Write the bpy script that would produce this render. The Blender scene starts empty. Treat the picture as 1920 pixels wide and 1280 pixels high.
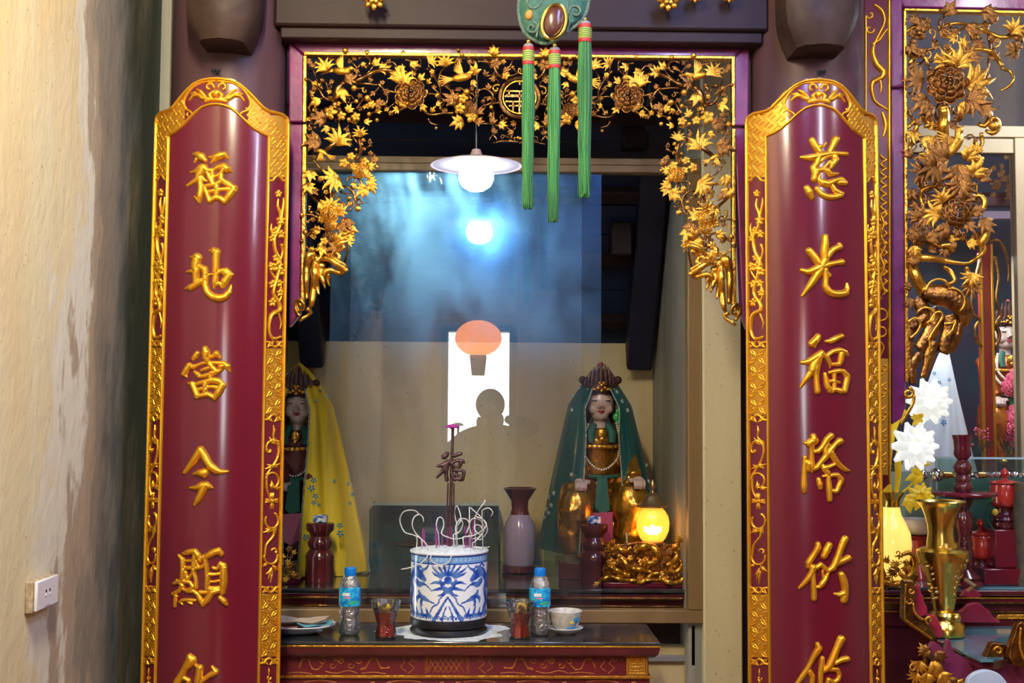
import bpy, math, random
import numpy as np
from mathutils import Vector, Matrix, Euler

random.seed(7)
SC = bpy.context.scene
COL = SC.collection
PI = math.pi
R = math.radians

# ------------------------------------------------------------------ camera
F = 2200.0
CAM = Vector((0, 0, 1.6))
yaw, pitch, roll = math.atan(40 / F), math.atan(135 / F), R(0.35)
fw = Vector((math.sin(yaw) * math.cos(pitch), math.cos(yaw) * math.cos(pitch), math.sin(pitch)))
rt0 = Vector((math.cos(yaw), -math.sin(yaw), 0))
up0 = rt0.cross(fw)
rt = rt0 * math.cos(roll) + up0 * math.sin(roll)
up = up0 * math.cos(roll) - rt0 * math.sin(roll)
cd = bpy.data.cameras.new('camera')
cam = bpy.data.objects.new('camera', cd)
COL.objects.link(cam)
cam.matrix_world = Matrix(((rt.x, up.x, -fw.x, CAM.x), (rt.y, up.y, -fw.y, CAM.y), (rt.z, up.z, -fw.z, CAM.z), (0, 0, 0, 1)))
cd.sensor_width = 36
cd.lens = F / 1920 * 36
cd.clip_start = 0.05
SC.camera = cam


def ray(px, py):
    return fw + rt * ((px - 960) / F) - up * ((py - 640) / F)


def at(px, py, Y):
    r = ray(px, py)
    return CAM + r * ((Y - CAM.y) / r.y)


def ppm(Y):
    return F / Y


# ------------------------------------------------------------------ world, lights, exposure
vs = SC.view_settings
vs.view_transform = 'Standard'
vs.look = 'None'
vs.gamma = 1
vs.use_curve_mapping = False
vs.exposure = 0.0
w = bpy.data.worlds.new('daylight')
SC.world = w
w.use_nodes = True
w.node_tree.nodes['Background'].inputs[0].default_value = (0.86, 0.95, 1.0, 1)
w.node_tree.nodes['Background'].inputs[1].default_value = 17.0
SC.cycles.max_bounces = 10
SC.cycles.transparent_max_bounces = 24
SC.cycles.sample_clamp_indirect = 8
SC.cycles.caustics_reflective = False


def area(name, loc, target, sx, sy, power, col):
    d = bpy.data.lights.new(name, 'AREA')
    d.shape = 'RECTANGLE'
    d.size, d.size_y = sx, sy
    d.energy = power
    d.color = col
    o = bpy.data.objects.new(name, d)
    COL.objects.link(o)
    o.location = loc
    o.rotation_euler = (Vector(target) - Vector(loc)).to_track_quat('-Z', 'Y').to_euler()
    return o


LIGHTS = [
    # unseen tubes of the hall and right bay, plus a fill in the side case
    ('hall_tube_warm', (-0.5, 1.5, 3.5), (-1.0, 3.3, 1.2), 0.10, 1.1, 112, (1.0, 0.87, 0.60)),
    ('hall_tube_cool', (0.9, 2.0, 3.62), (0.7, 3.9, 1.5), 0.10, 1.2, 46, (0.40, 0.48, 1.0)),
    ('hall_lamp_right', (2.0, 0.6, 3.2), (1.2, 4.0, 1.2), 0.12, 0.9, 24, (0.80, 0.78, 1.0)),
    ('side_altar_tube', (2.40, 4.12, 2.95), (1.7, 4.3, 1.2), 0.1, 0.5, 13, (0.78, 0.88, 1.0)),
    ('side_case_fill', (1.86, 4.78, 2.28), (1.8, 4.95, 1.2), 0.5, 0.05, 9, (0.85, 0.93, 1.0)),  # unseen fill light added inside the case to brighten the white veil
    ('side_front_tube', (2.3, 2.2, 3.4), (1.8, 4.0, 1.2), 0.1, 0.9, 17, (0.95, 0.88, 0.95)),
]
for a_ in LIGHTS:
    area(*a_)

# ------------------------------------------------------------------ materials
MATS = {}


def mat(name, col, rough=0.5, metal=0.0, col2=None, nscale=8.0, bump=0.0, bscale=60.0, coat=0.0,
        emit=None, estr=0.0, alpha=1.0, trans=0.0, ior=1.45, stretch=(1, 1, 1), contrast=(0.35, 0.65), sheen=0.0, spec=0.5):
    if name in MATS:
        return MATS[name]
    m = bpy.data.materials.new(name)
    MATS[name] = m
    m.use_nodes = True
    nt = m.node_tree
    b = nt.nodes['Principled BSDF']
    b.inputs['Base Color'].default_value = (*col, 1)
    b.inputs['Roughness'].default_value = rough
    b.inputs['Metallic'].default_value = metal
    b.inputs['IOR'].default_value = ior
    b.inputs['Coat Weight'].default_value = coat
    b.inputs['Coat Roughness'].default_value = 0.12
    b.inputs['Alpha'].default_value = alpha
    b.inputs['Transmission Weight'].default_value = trans
    b.inputs['Sheen Weight'].default_value = sheen
    b.inputs['Specular IOR Level'].default_value = spec
    if emit:
        b.inputs['Emission Color'].default_value = (*emit, 1)
        b.inputs['Emission Strength'].default_value = estr
    if col2 or bump:
        tc = nt.nodes.new('ShaderNodeTexCoord')
        mp = nt.nodes.new('ShaderNodeMapping')
        mp.inputs['Scale'].default_value = stretch
        nt.links.new(tc.outputs['Object'], mp.inputs[0])
    if col2:
        n = nt.nodes.new('ShaderNodeTexNoise')
        n.inputs['Scale'].default_value = nscale
        n.inputs['Detail'].default_value = 5
        nt.links.new(mp.outputs[0], n.inputs[0])
        cr = nt.nodes.new('ShaderNodeValToRGB')
        cr.color_ramp.elements[0].position = contrast[0]
        cr.color_ramp.elements[1].position = contrast[1]
        cr.color_ramp.elements[0].color = (*col, 1)
        cr.color_ramp.elements[1].color = (*col2, 1)
        nt.links.new(n.outputs[0], cr.inputs[0])
        nt.links.new(cr.outputs[0], b.inputs['Base Color'])
    if bump:
        n2 = nt.nodes.new('ShaderNodeTexNoise')
        n2.inputs['Scale'].default_value = bscale
        n2.inputs['Detail'].default_value = 4
        nt.links.new(mp.outputs[0], n2.inputs[0])
        bp = nt.nodes.new('ShaderNodeBump')
        bp.inputs['Strength'].default_value = bump
        bp.inputs['Distance'].default_value = 0.01
        nt.links.new(n2.outputs[0], bp.inputs['Height'])
        nt.links.new(bp.outputs[0], b.inputs['Normal'])
    return m


def attr_mat(name, rough=0.2, coat=0.3, metal=0.0):
    m = mat(name, (1, 1, 1), rough, metal, coat=coat)
    nt = m.node_tree
    a = nt.nodes.new('ShaderNodeVertexColor')
    a.layer_name = 'Col'
    nt.links.new(a.outputs[0], nt.nodes['Principled BSDF'].inputs['Base Color'])
    return m


M = {}
M['gold'] = mat('gilt', (0.80, 0.43, 0.055), 0.27, 0.88, col2=(0.62, 0.29, 0.03), nscale=40, bump=0.25, bscale=90)
M['goldp'] = mat('gilt_plaque', (0.85, 0.45, 0.03), 0.33, 0.75, col2=(0.78, 0.36, 0.02), nscale=25, bump=0.1, bscale=120)
M['goldd'] = mat('aged_gilt', (0.46, 0.22, 0.05), 0.27, 0.97, col2=(0.14, 0.06, 0.025), nscale=30, bump=0.3, bscale=90)
M['bronze'] = mat('dark_bronze', (0.20, 0.13, 0.09), 0.35, 0.8, col2=(0.33, 0.22, 0.14), nscale=50, bump=0.3)
M['brass'] = mat('brass', (0.83, 0.58, 0.12), 0.24, 1.0, col2=(0.70, 0.48, 0.10), nscale=6, bump=0.04, bscale=30)
M['brass_d'] = mat('antique_brass', (0.40, 0.27, 0.13), 0.35, 0.9)
M['lacq'] = mat('maroon_lacquer', (0.110, 0.007, 0.022), 0.22, 0, col2=(0.135, 0.007, 0.019), nscale=3, coat=0.6, bump=0.04, bscale=18, stretch=(1, 1, .3))
M['lacq_red'] = mat('red_lacquer', (0.42, 0.03, 0.02), 0.2, 0, coat=0.5, col2=(0.30, 0.02, 0.02), nscale=6)
M['purple'] = mat('plum_lacquer', (0.20, 0.022, 0.11), 0.25, 0, col2=(0.13, 0.02, 0.085), nscale=14, coat=0.5, bump=0.1, bscale=40)
M['darkred'] = mat('dark_red_wood', (0.075, 0.01, 0.014), 0.22, 0, coat=0.5, col2=(0.12, 0.016, 0.02), nscale=9)
M['column'] = mat('brown_painted_wood', (0.105, 0.052, 0.055), 0.42, 0, col2=(0.065, 0.033, 0.042), nscale=5, bump=0.15, bscale=20, stretch=(1, 1, .15), spec=.22)
M['beam'] = mat('dark_brown_wood', (0.026, 0.012, 0.011), 0.5, 0, col2=(0.016, 0.008, 0.009), nscale=6, bump=0.2, bscale=25, stretch=(.15, 1, 1), spec=.22)
M['corbel'] = mat('weathered_dark_wood', (0.030, 0.016, 0.012), 0.5, 0, col2=(0.055, 0.034, 0.027), nscale=9, bump=0.3, bscale=20, spec=.22)
M['case'] = mat('varnished_tan_wood', (0.25, 0.155, 0.065), 0.4, 0, col2=(0.18, 0.11, 0.048), nscale=5, bump=0.12, bscale=40, stretch=(1, 1, .1))
M['roof'] = mat('glare_blue_board', (0.008, 0.022, 0.055), 0.5, 0, col2=(0.012, 0.016, 0.040), nscale=4, bump=0.2, bscale=20, stretch=(.2, 1, 1))  # navy glare of the lamp put into the board colour
M['rafter'] = mat('blue_black_timber', (0.012, 0.014, 0.03), 0.5, 0, bump=0.1, bscale=30)
M['white'] = mat('white_glaze', (0.82, 0.84, 0.85), 0.12, 0, coat=0.5)
M['plastic'] = mat('white_plastic', (0.72, 0.72, 0.75), 0.3)
M['floor'] = mat('terracotta_tile', (0.22, 0.09, 0.05), 0.4, 0, col2=(0.30, 0.13, 0.08), nscale=3)
M['black'] = mat('black_iron', (0.02, 0.02, 0.025), 0.35, 0.3)
M['blacktop'] = mat('black_lacquer_top', (0.02, 0.022, 0.026), 0.16, 0, coat=0.8, col2=(0.05, 0.05, 0.05), nscale=12)
M['grey'] = mat('grey_metal', (0.35, 0.35, 0.36), 0.4, 0.6)
M['ash'] = mat('incense_ash', (0.72, 0.76, 0.78), 0.9, 0, col2=(0.5, 0.55, 0.58), nscale=60, bump=0.6, bscale=150)
M['silver'] = mat('silver', (0.75, 0.75, 0.78), 0.16, 1.0)


def plaster(name, c1, c2, c3, streak=1.0):
    """mottled plaster: patches, long vertical water streaks and specks"""
    m = mat(name, c1, 0.75)
    nt = m.node_tree
    b = nt.nodes['Principled BSDF']
    tc = nt.nodes.new('ShaderNodeTexCoord')

    def noise(scale, st, detail=5, w=0.0):
        mp = nt.nodes.new('ShaderNodeMapping')
        mp.inputs['Scale'].default_value = st
        mp.inputs['Location'].default_value = (w, w * 2, w)
        nt.links.new(tc.outputs['Object'], mp.inputs[0])
        n = nt.nodes.new('ShaderNodeTexNoise')
        n.inputs['Scale'].default_value = scale
        n.inputs['Detail'].default_value = detail
        nt.links.new(mp.outputs[0], n.inputs[0])
        return n

    def ramp(n, p0, p1):
        r_ = nt.nodes.new('ShaderNodeMapRange')
        r_.interpolation_type = 'SMOOTHSTEP'
        r_.inputs['From Min'].default_value = p0
        r_.inputs['From Max'].default_value = p1
        nt.links.new(n.outputs[0], r_.inputs[0])
        return r_

    def mix(f, a, bb, fac=1.0):
        x = nt.nodes.new('ShaderNodeMix')
        x.data_type = 'RGBA'
        mu = nt.nodes.new('ShaderNodeMath')
        mu.operation = 'MULTIPLY'
        mu.inputs[1].default_value = fac
        nt.links.new(f.outputs[0], mu.inputs[0])
        nt.links.new(mu.outputs[0], x.inputs[0])
        for s, v in ((6, a), (7, bb)):
            if isinstance(v, tuple):
                x.inputs[s].default_value = (*v, 1)
            else:
                nt.links.new(v, x.inputs[s])
        return x.outputs[2]

    k = mix(ramp(noise(2.2, (1, 1, .35)), .42, .62), c1, c2)
    k = mix(ramp(noise(5, (1, 1, .05), w=3), .46, .66), k, c3, .75 * streak)
    k = mix(ramp(noise(9, (1, 1, .09), w=7), .52, .75), k, tuple(v * .75 for v in c2), .5 * streak)
    k = mix(ramp(noise(70, (1, 1, 1), 2), .68, .74), k, (0.12, 0.09, 0.06), .5)
    nt.links.new(k, b.inputs['Base Color'])
    n2 = noise(26, (1, 1, .6), 6)
    bp = nt.nodes.new('ShaderNodeBump')
    bp.inputs['Strength'].default_value = .35
    bp.inputs['Distance'].default_value = .01
    nt.links.new(n2.outputs[0], bp.inputs['Height'])
    nt.links.new(bp.outputs[0], b.inputs['Normal'])
    return m


M['plaster'] = plaster('cream_plaster', (0.62, 0.50, 0.30), (0.56, 0.42, 0.22), (0.60, 0.56, 0.42))
M['plaster_y'] = plaster('ochre_plaster', (0.60, 0.48, 0.25), (0.53, 0.40, 0.19), (0.64, 0.54, 0.33), .5)
M['plaster_g'] = plaster('grey_streaked_plaster', (0.33, 0.32, 0.28), (0.25, 0.25, 0.25), (0.44, 0.40, 0.30), 1.3)
M['pil'] = plaster('pale_cream_plaster', (0.60, 0.52, 0.34), (0.55, 0.47, 0.30), (0.64, 0.57, 0.40), .4)


def stained_shaded_wall():
    """left wall: cream plaster with stains and painted corner shade towards the far end"""
    m = plaster('stained_shaded_plaster', (0.68, 0.58, 0.34), (0.66, 0.50, 0.26), (0.66, 0.64, 0.46))
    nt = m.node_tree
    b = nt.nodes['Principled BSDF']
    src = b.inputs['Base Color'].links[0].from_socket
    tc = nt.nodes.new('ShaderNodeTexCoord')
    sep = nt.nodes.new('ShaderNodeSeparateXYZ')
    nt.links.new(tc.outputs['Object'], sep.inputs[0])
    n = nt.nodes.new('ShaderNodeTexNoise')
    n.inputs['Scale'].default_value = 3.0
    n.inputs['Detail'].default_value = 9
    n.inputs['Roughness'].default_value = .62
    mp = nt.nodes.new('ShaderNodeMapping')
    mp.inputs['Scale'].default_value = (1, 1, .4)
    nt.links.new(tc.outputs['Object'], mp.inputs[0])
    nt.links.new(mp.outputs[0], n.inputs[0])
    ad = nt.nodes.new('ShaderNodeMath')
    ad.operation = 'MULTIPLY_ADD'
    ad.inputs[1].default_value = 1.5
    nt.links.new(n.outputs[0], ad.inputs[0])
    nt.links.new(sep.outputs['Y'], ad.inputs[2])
    for lo, hi, c_, f_ in STAIN_SHADE:
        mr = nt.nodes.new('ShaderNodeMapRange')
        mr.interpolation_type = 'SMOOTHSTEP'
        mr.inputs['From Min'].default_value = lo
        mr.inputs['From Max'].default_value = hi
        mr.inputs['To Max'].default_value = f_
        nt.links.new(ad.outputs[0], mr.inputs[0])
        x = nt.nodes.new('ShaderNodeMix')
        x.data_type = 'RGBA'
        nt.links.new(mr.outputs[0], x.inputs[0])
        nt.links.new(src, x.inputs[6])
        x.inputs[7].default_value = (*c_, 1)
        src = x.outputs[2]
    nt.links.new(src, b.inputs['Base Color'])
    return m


STAIN_SHADE = ((3.90, 3.98, (0.66, 0.63, 0.50), .8), (4.10, 4.17, (0.34, 0.25, 0.15), .85), (4.26, 4.34, (0.22, 0.20, 0.15), .7), (4.38, 4.62, (0.13, 0.13, 0.10), .85), (4.5, 4.8, (0.05, 0.065, 0.055), .9))  # pale and brown stains, then corner shade painted darker towards the far end
M['wall'] = stained_shaded_wall()

# ------------------------------------------------------------------ mesh helpers


class MB:
    def __init__(s):
        s.v, s.f, s.m, s.mi = [], [], [], 0

    def add(s, vs_, fs):
        o = len(s.v)
        s.v += [tuple(p) for p in vs_]
        s.f += [tuple(i + o for i in f) for f in fs]
        s.m += [s.mi] * len(fs)
        return s

    def box(s, lo, hi):
        x0, y0, z0 = lo
        x1, y1, z1 = hi
        return s.add([(x0, y0, z0), (x1, y0, z0), (x1, y1, z0), (x0, y1, z0), (x0, y0, z1), (x1, y0, z1), (x1, y1, z1), (x0, y1, z1)],
                     [(0, 3, 2, 1), (4, 5, 6, 7), (0, 1, 5, 4), (1, 2, 6, 5), (2, 3, 7, 6), (3, 0, 4, 7)])

    def lathe(s, prof, c=(0, 0, 0), seg=32, rf=None, capb=True, capt=True):
        n = len(prof)
        vs_ = []
        for (r, z) in prof:
            for k in range(seg):
                t = 2 * PI * k / seg
                rr = r * (rf(t, z) if rf else 1)
                vs_.append((c[0] + rr * math.cos(t), c[1] + rr * math.sin(t), c[2] + z))
        fs = [(i * seg + k, i * seg + (k + 1) % seg, (i + 1) * seg + (k + 1) % seg, (i + 1) * seg + k) for i in range(n - 1) for k in range(seg)]
        if capb and prof[0][0] > 1e-5:
            fs.append(tuple(range(seg - 1, -1, -1)))
        if capt and prof[-1][0] > 1e-5:
            fs.append(tuple((n - 1) * seg + k for k in range(seg)))
        return s.add(vs_, fs)

    def tube(s, pts, rad, seg=6, flat=1.0, nrm=None, cap=True):
        """swept tube; flat<1 squashes it along nrm"""
        pts = [Vector(p) for p in pts]
        n = len(pts)
        if not hasattr(rad, '__len__'):
            rad = [rad] * n
        prev = None
        vs_ = []
        for i, p in enumerate(pts):
            d = (pts[min(i + 1, n - 1)] - pts[max(i - 1, 0)])
            if d.length < 1e-9:
                d = Vector((0, 0, 1))
            d.normalize()
            a = Vector(nrm) if nrm else (prev if prev else (Vector((0, 1, 0)) if abs(d.y) < .9 else Vector((1, 0, 0))))
            b = d.cross(a)
            if b.length < 1e-6:
                b = d.orthogonal()
            b.normalize()
            a2 = b.cross(d).normalized()
            prev = a2
            for k in range(seg):
                t = 2 * PI * k / seg
                vs_.append(p + b * (math.cos(t) * rad[i]) + a2 * (math.sin(t) * rad[i] * flat))
        fs = [(i * seg + k, i * seg + (k + 1) % seg, (i + 1) * seg + (k + 1) % seg, (i + 1) * seg + k) for i in range(n - 1) for k in range(seg)]
        if cap:
            fs.append(tuple(range(seg - 1, -1, -1)))
            fs.append(tuple((n - 1) * seg + k for k in range(seg)))
        return s.add(vs_, fs)

    def ball(s, c, r, seg=12, rings=8, rot=None):
        if not hasattr(r, '__len__'):
            r = (r, r, r)
        vs_ = []
        for i in range(1, rings):
            ph = PI * i / rings
            for k in range(seg):
                t = 2 * PI * k / seg
                vs_.append(Vector((r[0] * math.sin(ph) * math.cos(t), r[1] * math.sin(ph) * math.sin(t), r[2] * math.cos(ph))))
        vs_ += [Vector((0, 0, r[2])), Vector((0, 0, -r[2]))]
        if rot is not None:
            vs_ = [rot @ v for v in vs_]
        c = Vector(c)
        vs_ = [v + c for v in vs_]
        T, B = len(vs_) - 2, len(vs_) - 1
        fs = [(i * seg + k, (i + 1) * seg + k, (i + 1) * seg + (k + 1) % seg, i * seg + (k + 1) % seg) for i in range(rings - 2) for k in range(seg)]
        fs += [(T, k, (k + 1) % seg) for k in range(seg)]
        fs += [((rings - 2) * seg + k, B, (rings - 2) * seg + (k + 1) % seg) for k in range(seg)]
        return s.add(vs_, fs)

    def prism(s, poly, depth, vec=(0, 1, 0)):
        """poly: list of 3D points (front face), extruded along vec*depth"""
        n = len(poly)
        v2 = [Vector(p) + Vector(vec) * depth for p in poly]
        fs = [tuple(range(n)), tuple(range(2 * n - 1, n - 1, -1))]
        fs += [(i, i + n, (i + 1) % n + n, (i + 1) % n) for i in range(n)]
        return s.add([Vector(p) for p in poly] + v2, fs)

    def pxprism(s, pts, Y, depth):
        return s.prism([at(x, y, Y) for x, y in pts], depth)

    def grid(s, P, nu, nv, closeu=False):
        """P(i,j) list of points nu x nv"""
        fs = []
        for i in range(nu if closeu else nu - 1):
            for j in range(nv - 1):
                a, b_ = i * nv + j, ((i + 1) % nu) * nv + j
                fs.append((a, b_, b_ + 1, a + 1))
        return s.add(P, fs)


ORG = {}


def worg(o):
    return ORG.get(o.name, Vector((0, 0, 0)))


def obj(name, mb, m, parent=None, smooth=True, bev=0.0, org=None, ang=40, mods=()):
    me = bpy.data.meshes.new(name)
    V = mb.v
    if parent is not None:
        base = worg(parent)
    elif org is not None:
        base = Vector(org)
    else:
        xs, ys, zs = zip(*V)
        base = Vector(((min(xs) + max(xs)) / 2, (min(ys) + max(ys)) / 2, min(zs)))
    me.from_pydata([(x - base.x, y - base.y, z - base.z) for x, y, z in V], [], mb.f)
    for mm in (m if isinstance(m, (list, tuple)) else [m]):
        me.materials.append(M[mm] if isinstance(mm, str) else mm)
    if any(mb.m):
        me.polygons.foreach_set('material_index', mb.m)
    if smooth:
        me.polygons.foreach_set('use_smooth', [True] * len(mb.f))
        if ang:
            me.set_sharp_from_angle(angle=R(ang))
    me.update()
    o = bpy.data.objects.new(name, me)
    COL.objects.link(o)
    if parent is not None:
        o.parent = parent
        ORG[o.name] = base
    else:
        o.location = base
        ORG[o.name] = base
    if bev:
        b = o.modifiers.new('bevel', 'BEVEL')
        b.width = bev
        b.segments = 2
        b.limit_method = 'ANGLE'
        b.harden_normals = False
    for md in mods:
        if md[0] == 'remesh':
            r_ = o.modifiers.new('remesh', 'REMESH')
            r_.mode = 'VOXEL'
            r_.voxel_size = md[1]
            r_.use_smooth_shade = True
            sm = o.modifiers.new('smooth', 'SMOOTH')
            sm.factor = .5
            sm.iterations = md[2]
        if md[0] == 'subsurf':
            r_ = o.modifiers.new('subsurf', 'SUBSURF')
            r_.levels = r_.render_levels = md[1]
    return o


def tag(o, label, cat, group=None, kind=None):
    o['label'] = label
    o['category'] = cat
    if group:
        o['group'] = group
    if kind:
        o['kind'] = kind
    return o


def struct(name, mb, m, **k):
    o = obj(name, mb, m, **k)
    o['kind'] = 'structure'
    return o


def thing(name, label, cat, loc, group=None):
    o = bpy.data.objects.new(name, None)
    COL.objects.link(o)
    o.location = loc
    o.empty_display_size = .05
    ORG[o.name] = Vector(loc)
    return tag(o, label, cat, group)


def inst(mesh, name, parent, loc, rot=None, sc=1.0):
    o = bpy.data.objects.new(name, mesh)
    COL.objects.link(o)
    o.parent = parent
    b = worg(parent)
    o.location = Vector(loc) - b
    ORG[o.name] = Vector(loc)
    if rot is not None:
        o.rotation_euler = rot
    o.scale = sc if hasattr(sc, '__len__') else (sc, sc, sc)
    return o


def mesh_of(mb, m, name, ang=40):
    me = bpy.data.meshes.new(name)
    me.from_pydata(mb.v, [], mb.f)
    for mm in (m if isinstance(m, (list, tuple)) else [m]):
        me.materials.append(M[mm] if isinstance(mm, str) else mm)
    if any(mb.m):
        me.polygons.foreach_set('material_index', mb.m)
    me.polygons.foreach_set('use_smooth', [True] * len(mb.f))
    me.set_sharp_from_angle(angle=R(ang))
    return me


def copy_tree(o, parent=None, shift=(0, 0, 0)):
    kids = list(o.children)
    c = o.copy()
    COL.objects.link(c)
    if parent is not None:
        c.parent = parent
    else:
        c.location = Vector(o.location) + Vector(shift)
    for ch in kids:
        copy_tree(ch, c)
    return c


# ------------------------------------------------------------------ stroke fields (carving)
def densify(st, step=6.0):
    """smooth a stroke [(x,y,r)...] with Catmull-Rom"""
    if len(st) < 3:
        return st
    P = [st[0]] + list(st) + [st[-1]]
    out = []
    for i in range(1, len(P) - 2):
        p0, p1, p2, p3 = P[i - 1], P[i], P[i + 1], P[i + 2]
        d = math.hypot(p2[0] - p1[0], p2[1] - p1[1])
        n = max(1, int(d / step))
        for k in range(n):
            t = k / n
            out.append(tuple(.5 * (2 * p1[j] + (p2[j] - p0[j]) * t + (2 * p0[j] - 5 * p1[j] + 4 * p2[j] - p3[j]) * t * t + (-p0[j] + 3 * p1[j] - 3 * p2[j] + p3[j]) * t ** 3) for j in range(3)))
    out.append(tuple(st[-1]))
    return [(a, b, max(c, .05)) for a, b, c in out]


def field(strokes, x0, y0, nx, ny, step, power=1.0):
    """q>0 inside the strokes (1 on the centre line), and the local radius"""
    q = np.full((nx, ny), -1.0)
    rr = np.ones((nx, ny))
    xs = x0 + step * np.arange(nx)
    ys = y0 + step * np.arange(ny)
    for st in strokes:
        segs = list(zip(st[:-1], st[1:])) if len(st) > 1 else [(st[0], st[0])]
        for (ax, ay, ar), (bx, by, br) in segs:
            mr = max(ar, br) * 1.45 + step
            i0 = max(0, int((min(ax, bx) - mr - x0) / step)); i1 = min(nx, int((max(ax, bx) + mr - x0) / step) + 2)
            j0 = max(0, int((min(ay, by) - mr - y0) / step)); j1 = min(ny, int((max(ay, by) + mr - y0) / step) + 2)
            if i0 >= i1 or j0 >= j1:
                continue
            X = xs[i0:i1, None]
            Yy = ys[None, j0:j1]
            dx, dy = bx - ax, by - ay
            L2 = dx * dx + dy * dy + 1e-9
            t = np.clip(((X - ax) * dx + (Yy - ay) * dy) / L2, 0, 1)
            r = ar + (br - ar) * t
            d2 = (X - ax - t * dx) ** 2 + (Yy - ay - t * dy) ** 2
            v = 1 - d2 / (r * r)
            sub = q[i0:i1, j0:j1]
            # height must also grow with the radius, compare absolute heights
            better = v > sub
            rr[i0:i1, j0:j1] = np.where(better, r, rr[i0:i1, j0:j1])
            q[i0:i1, j0:j1] = np.where(better, v, sub)
    return q, rr


def relief(strokes, fmap, H, step=1.0, dense=True, kr=None, clip=None, under=None, mb=None):
    """carved relief: fmap(x,y)->(point, normal); H height of the full stroke in metres"""
    if dense:
        strokes = [densify(s) for s in strokes]
    xs = [p[0] for s in strokes for p in s]
    ys = [p[1] for s in strokes for p in s]
    mr = max(p[2] for s in strokes for p in s) * 1.3 + 2 * step
    x0, y0 = min(xs) - mr, min(ys) - mr
    nx = int((max(xs) + mr - x0) / step) + 2
    ny = int((max(ys) + mr - y0) / step) + 2
    q, rr = field(strokes, x0, y0, nx, ny, step)
    if clip is not None:
        X, Y_ = np.meshgrid(x0 + step * np.arange(nx), y0 + step * np.arange(ny), indexing='ij')
        q = np.where(clip(X, Y_), q, -1)
    keep = q > -0.35
    cell = keep[:-1, :-1] | keep[1:, :-1] | keep[:-1, 1:] | keep[1:, 1:]
    inside = q > 0
    cell &= (inside[:-1, :-1] | inside[1:, :-1] | inside[:-1, 1:] | inside[1:, 1:])
    used = np.zeros_like(keep)
    used[:-1, :-1] |= cell; used[1:, :-1] |= cell; used[:-1, 1:] |= cell; used[1:, 1:] |= cell
    idx = -np.ones(keep.shape, int)
    I, J = np.nonzero(used)
    idx[I, J] = np.arange(len(I))
    mb = mb or MB()
    hs = np.where(q > 0, np.power(np.clip(q, 0, 1), .62), np.clip(q, -.6, 0) * 1.1)
    if kr:
        hs = hs * np.clip(rr / kr, .35, 1.3)
    V = []
    for i, j in zip(I, J):
        p, n = fmap(x0 + step * i, y0 + step * j)
        V.append(p + n * (H * hs[i, j]))
    ci, cj = np.nonzero(cell)
    Fc = [(int(idx[i, j]), int(idx[i, j + 1]), int(idx[i + 1, j + 1]), int(idx[i + 1, j])) for i, j in zip(ci, cj)]
    mb.add(V, Fc)
    return mb


def spiral(cx, cy, r0, r1, a0, a1, w0, w1, n=14):
    return [(cx + (r0 + (r1 - r0) * t) * math.cos(a0 + (a1 - a0) * t), cy + (r0 + (r1 - r0) * t) * math.sin(a0 + (a1 - a0) * t), w0 + (w1 - w0) * t) for t in [k / (n - 1) for k in range(n)]]
# ================================================================== the setting
XW = at(288, 640, 4.1).x                      # plane of the left wall
FRY = 3.85                                    # plane of the carved frames
CFY = 4.45                                    # front of the glazed niche
BKY = 5.45                                    # back wall of the niche
struct('floor', MB().box((XW - .1, -4.6, -.05), (4.2, 6.6, 0)), 'floor', smooth=False)
struct('ceiling', MB().box((XW - .1, -4.6, 4.0), (4.2, 6.6, 4.1)), 'beam', smooth=False)
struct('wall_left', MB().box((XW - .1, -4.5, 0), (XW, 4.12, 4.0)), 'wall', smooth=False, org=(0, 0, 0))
struct('wall_right', MB().box((4.1, -4.5, 0), (4.2, 6.5, 4.0)), 'plaster', smooth=False)
struct('wall_far', MB().box((XW - .1, 6.4, 0), (4.2, 6.5, 4.0)), 'plaster_y', smooth=False)
# rear wall (behind the camera) with the open doorway that shows as a reflection in the glass
GY = 4.49


def mir(px, py, Y):
    """the point on plane Y (behind the camera) whose mirror image in the glass falls on the pixel"""
    p = at(px, py, 2 * GY - Y)
    return Vector((p.x, Y, p.z))


d0, d1 = mir(841, 622, -4.0), mir(954, 832, -4.0)
DX0, DX1, DZ1, DZ0 = d0.x, d1.x, d0.z, d1.z
mb = MB()
mb.box((XW - .1, -4.15, 0), (DX0, -4.0, 4.0)).box((DX1, -4.15, 0), (4.2, -4.0, 4.0)).box((DX0, -4.15, DZ1), (DX1, -4.0, 4.0)).box((DX0, -4.15, 0), (DX1, -4.0, DZ0))
struct('wall_rear', mb, 'plaster_y', smooth=False)
mb = MB()
for a_, b_ in ((DX0 - .07, DX0), (DX1, DX1 + .07)):
    mb.box((a_, -4.02, DZ0), (b_, -3.96, DZ1 + .07))
mb.box((DX0, -4.02, DZ1), (DX1, -3.96, DZ1 + .07))
dr = struct('window_1', mb, 'darkred', smooth=False, bev=.005)
pl = bpy.data.lights.new('door_portal', 'AREA')
pl.shape = 'RECTANGLE'
pl.size, pl.size_y = DX1 - DX0, DZ1 - DZ0
pl.cycles.is_portal = True
po = bpy.data.objects.new('door_portal', pl)
COL.objects.link(po)
po.location = ((DX0 + DX1) / 2, -4.1, (DZ1 + DZ0) / 2)
po.rotation_euler = (R(90), 0, 0)

# corner strip of plaster beyond the left wall
struct('trim_1', MB().box((at(296, 100, 4.15).x, 4.10, 0), (at(327, 100, 4.15).x, 4.3, 4.0)), 'plaster_g', bev=.004)
struct('wall_corner', MB().box((XW - .1, 4.3, 0), (at(480, 100, 4.3).x, 4.36, 4.0)), 'plaster_g', smooth=False)

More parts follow.
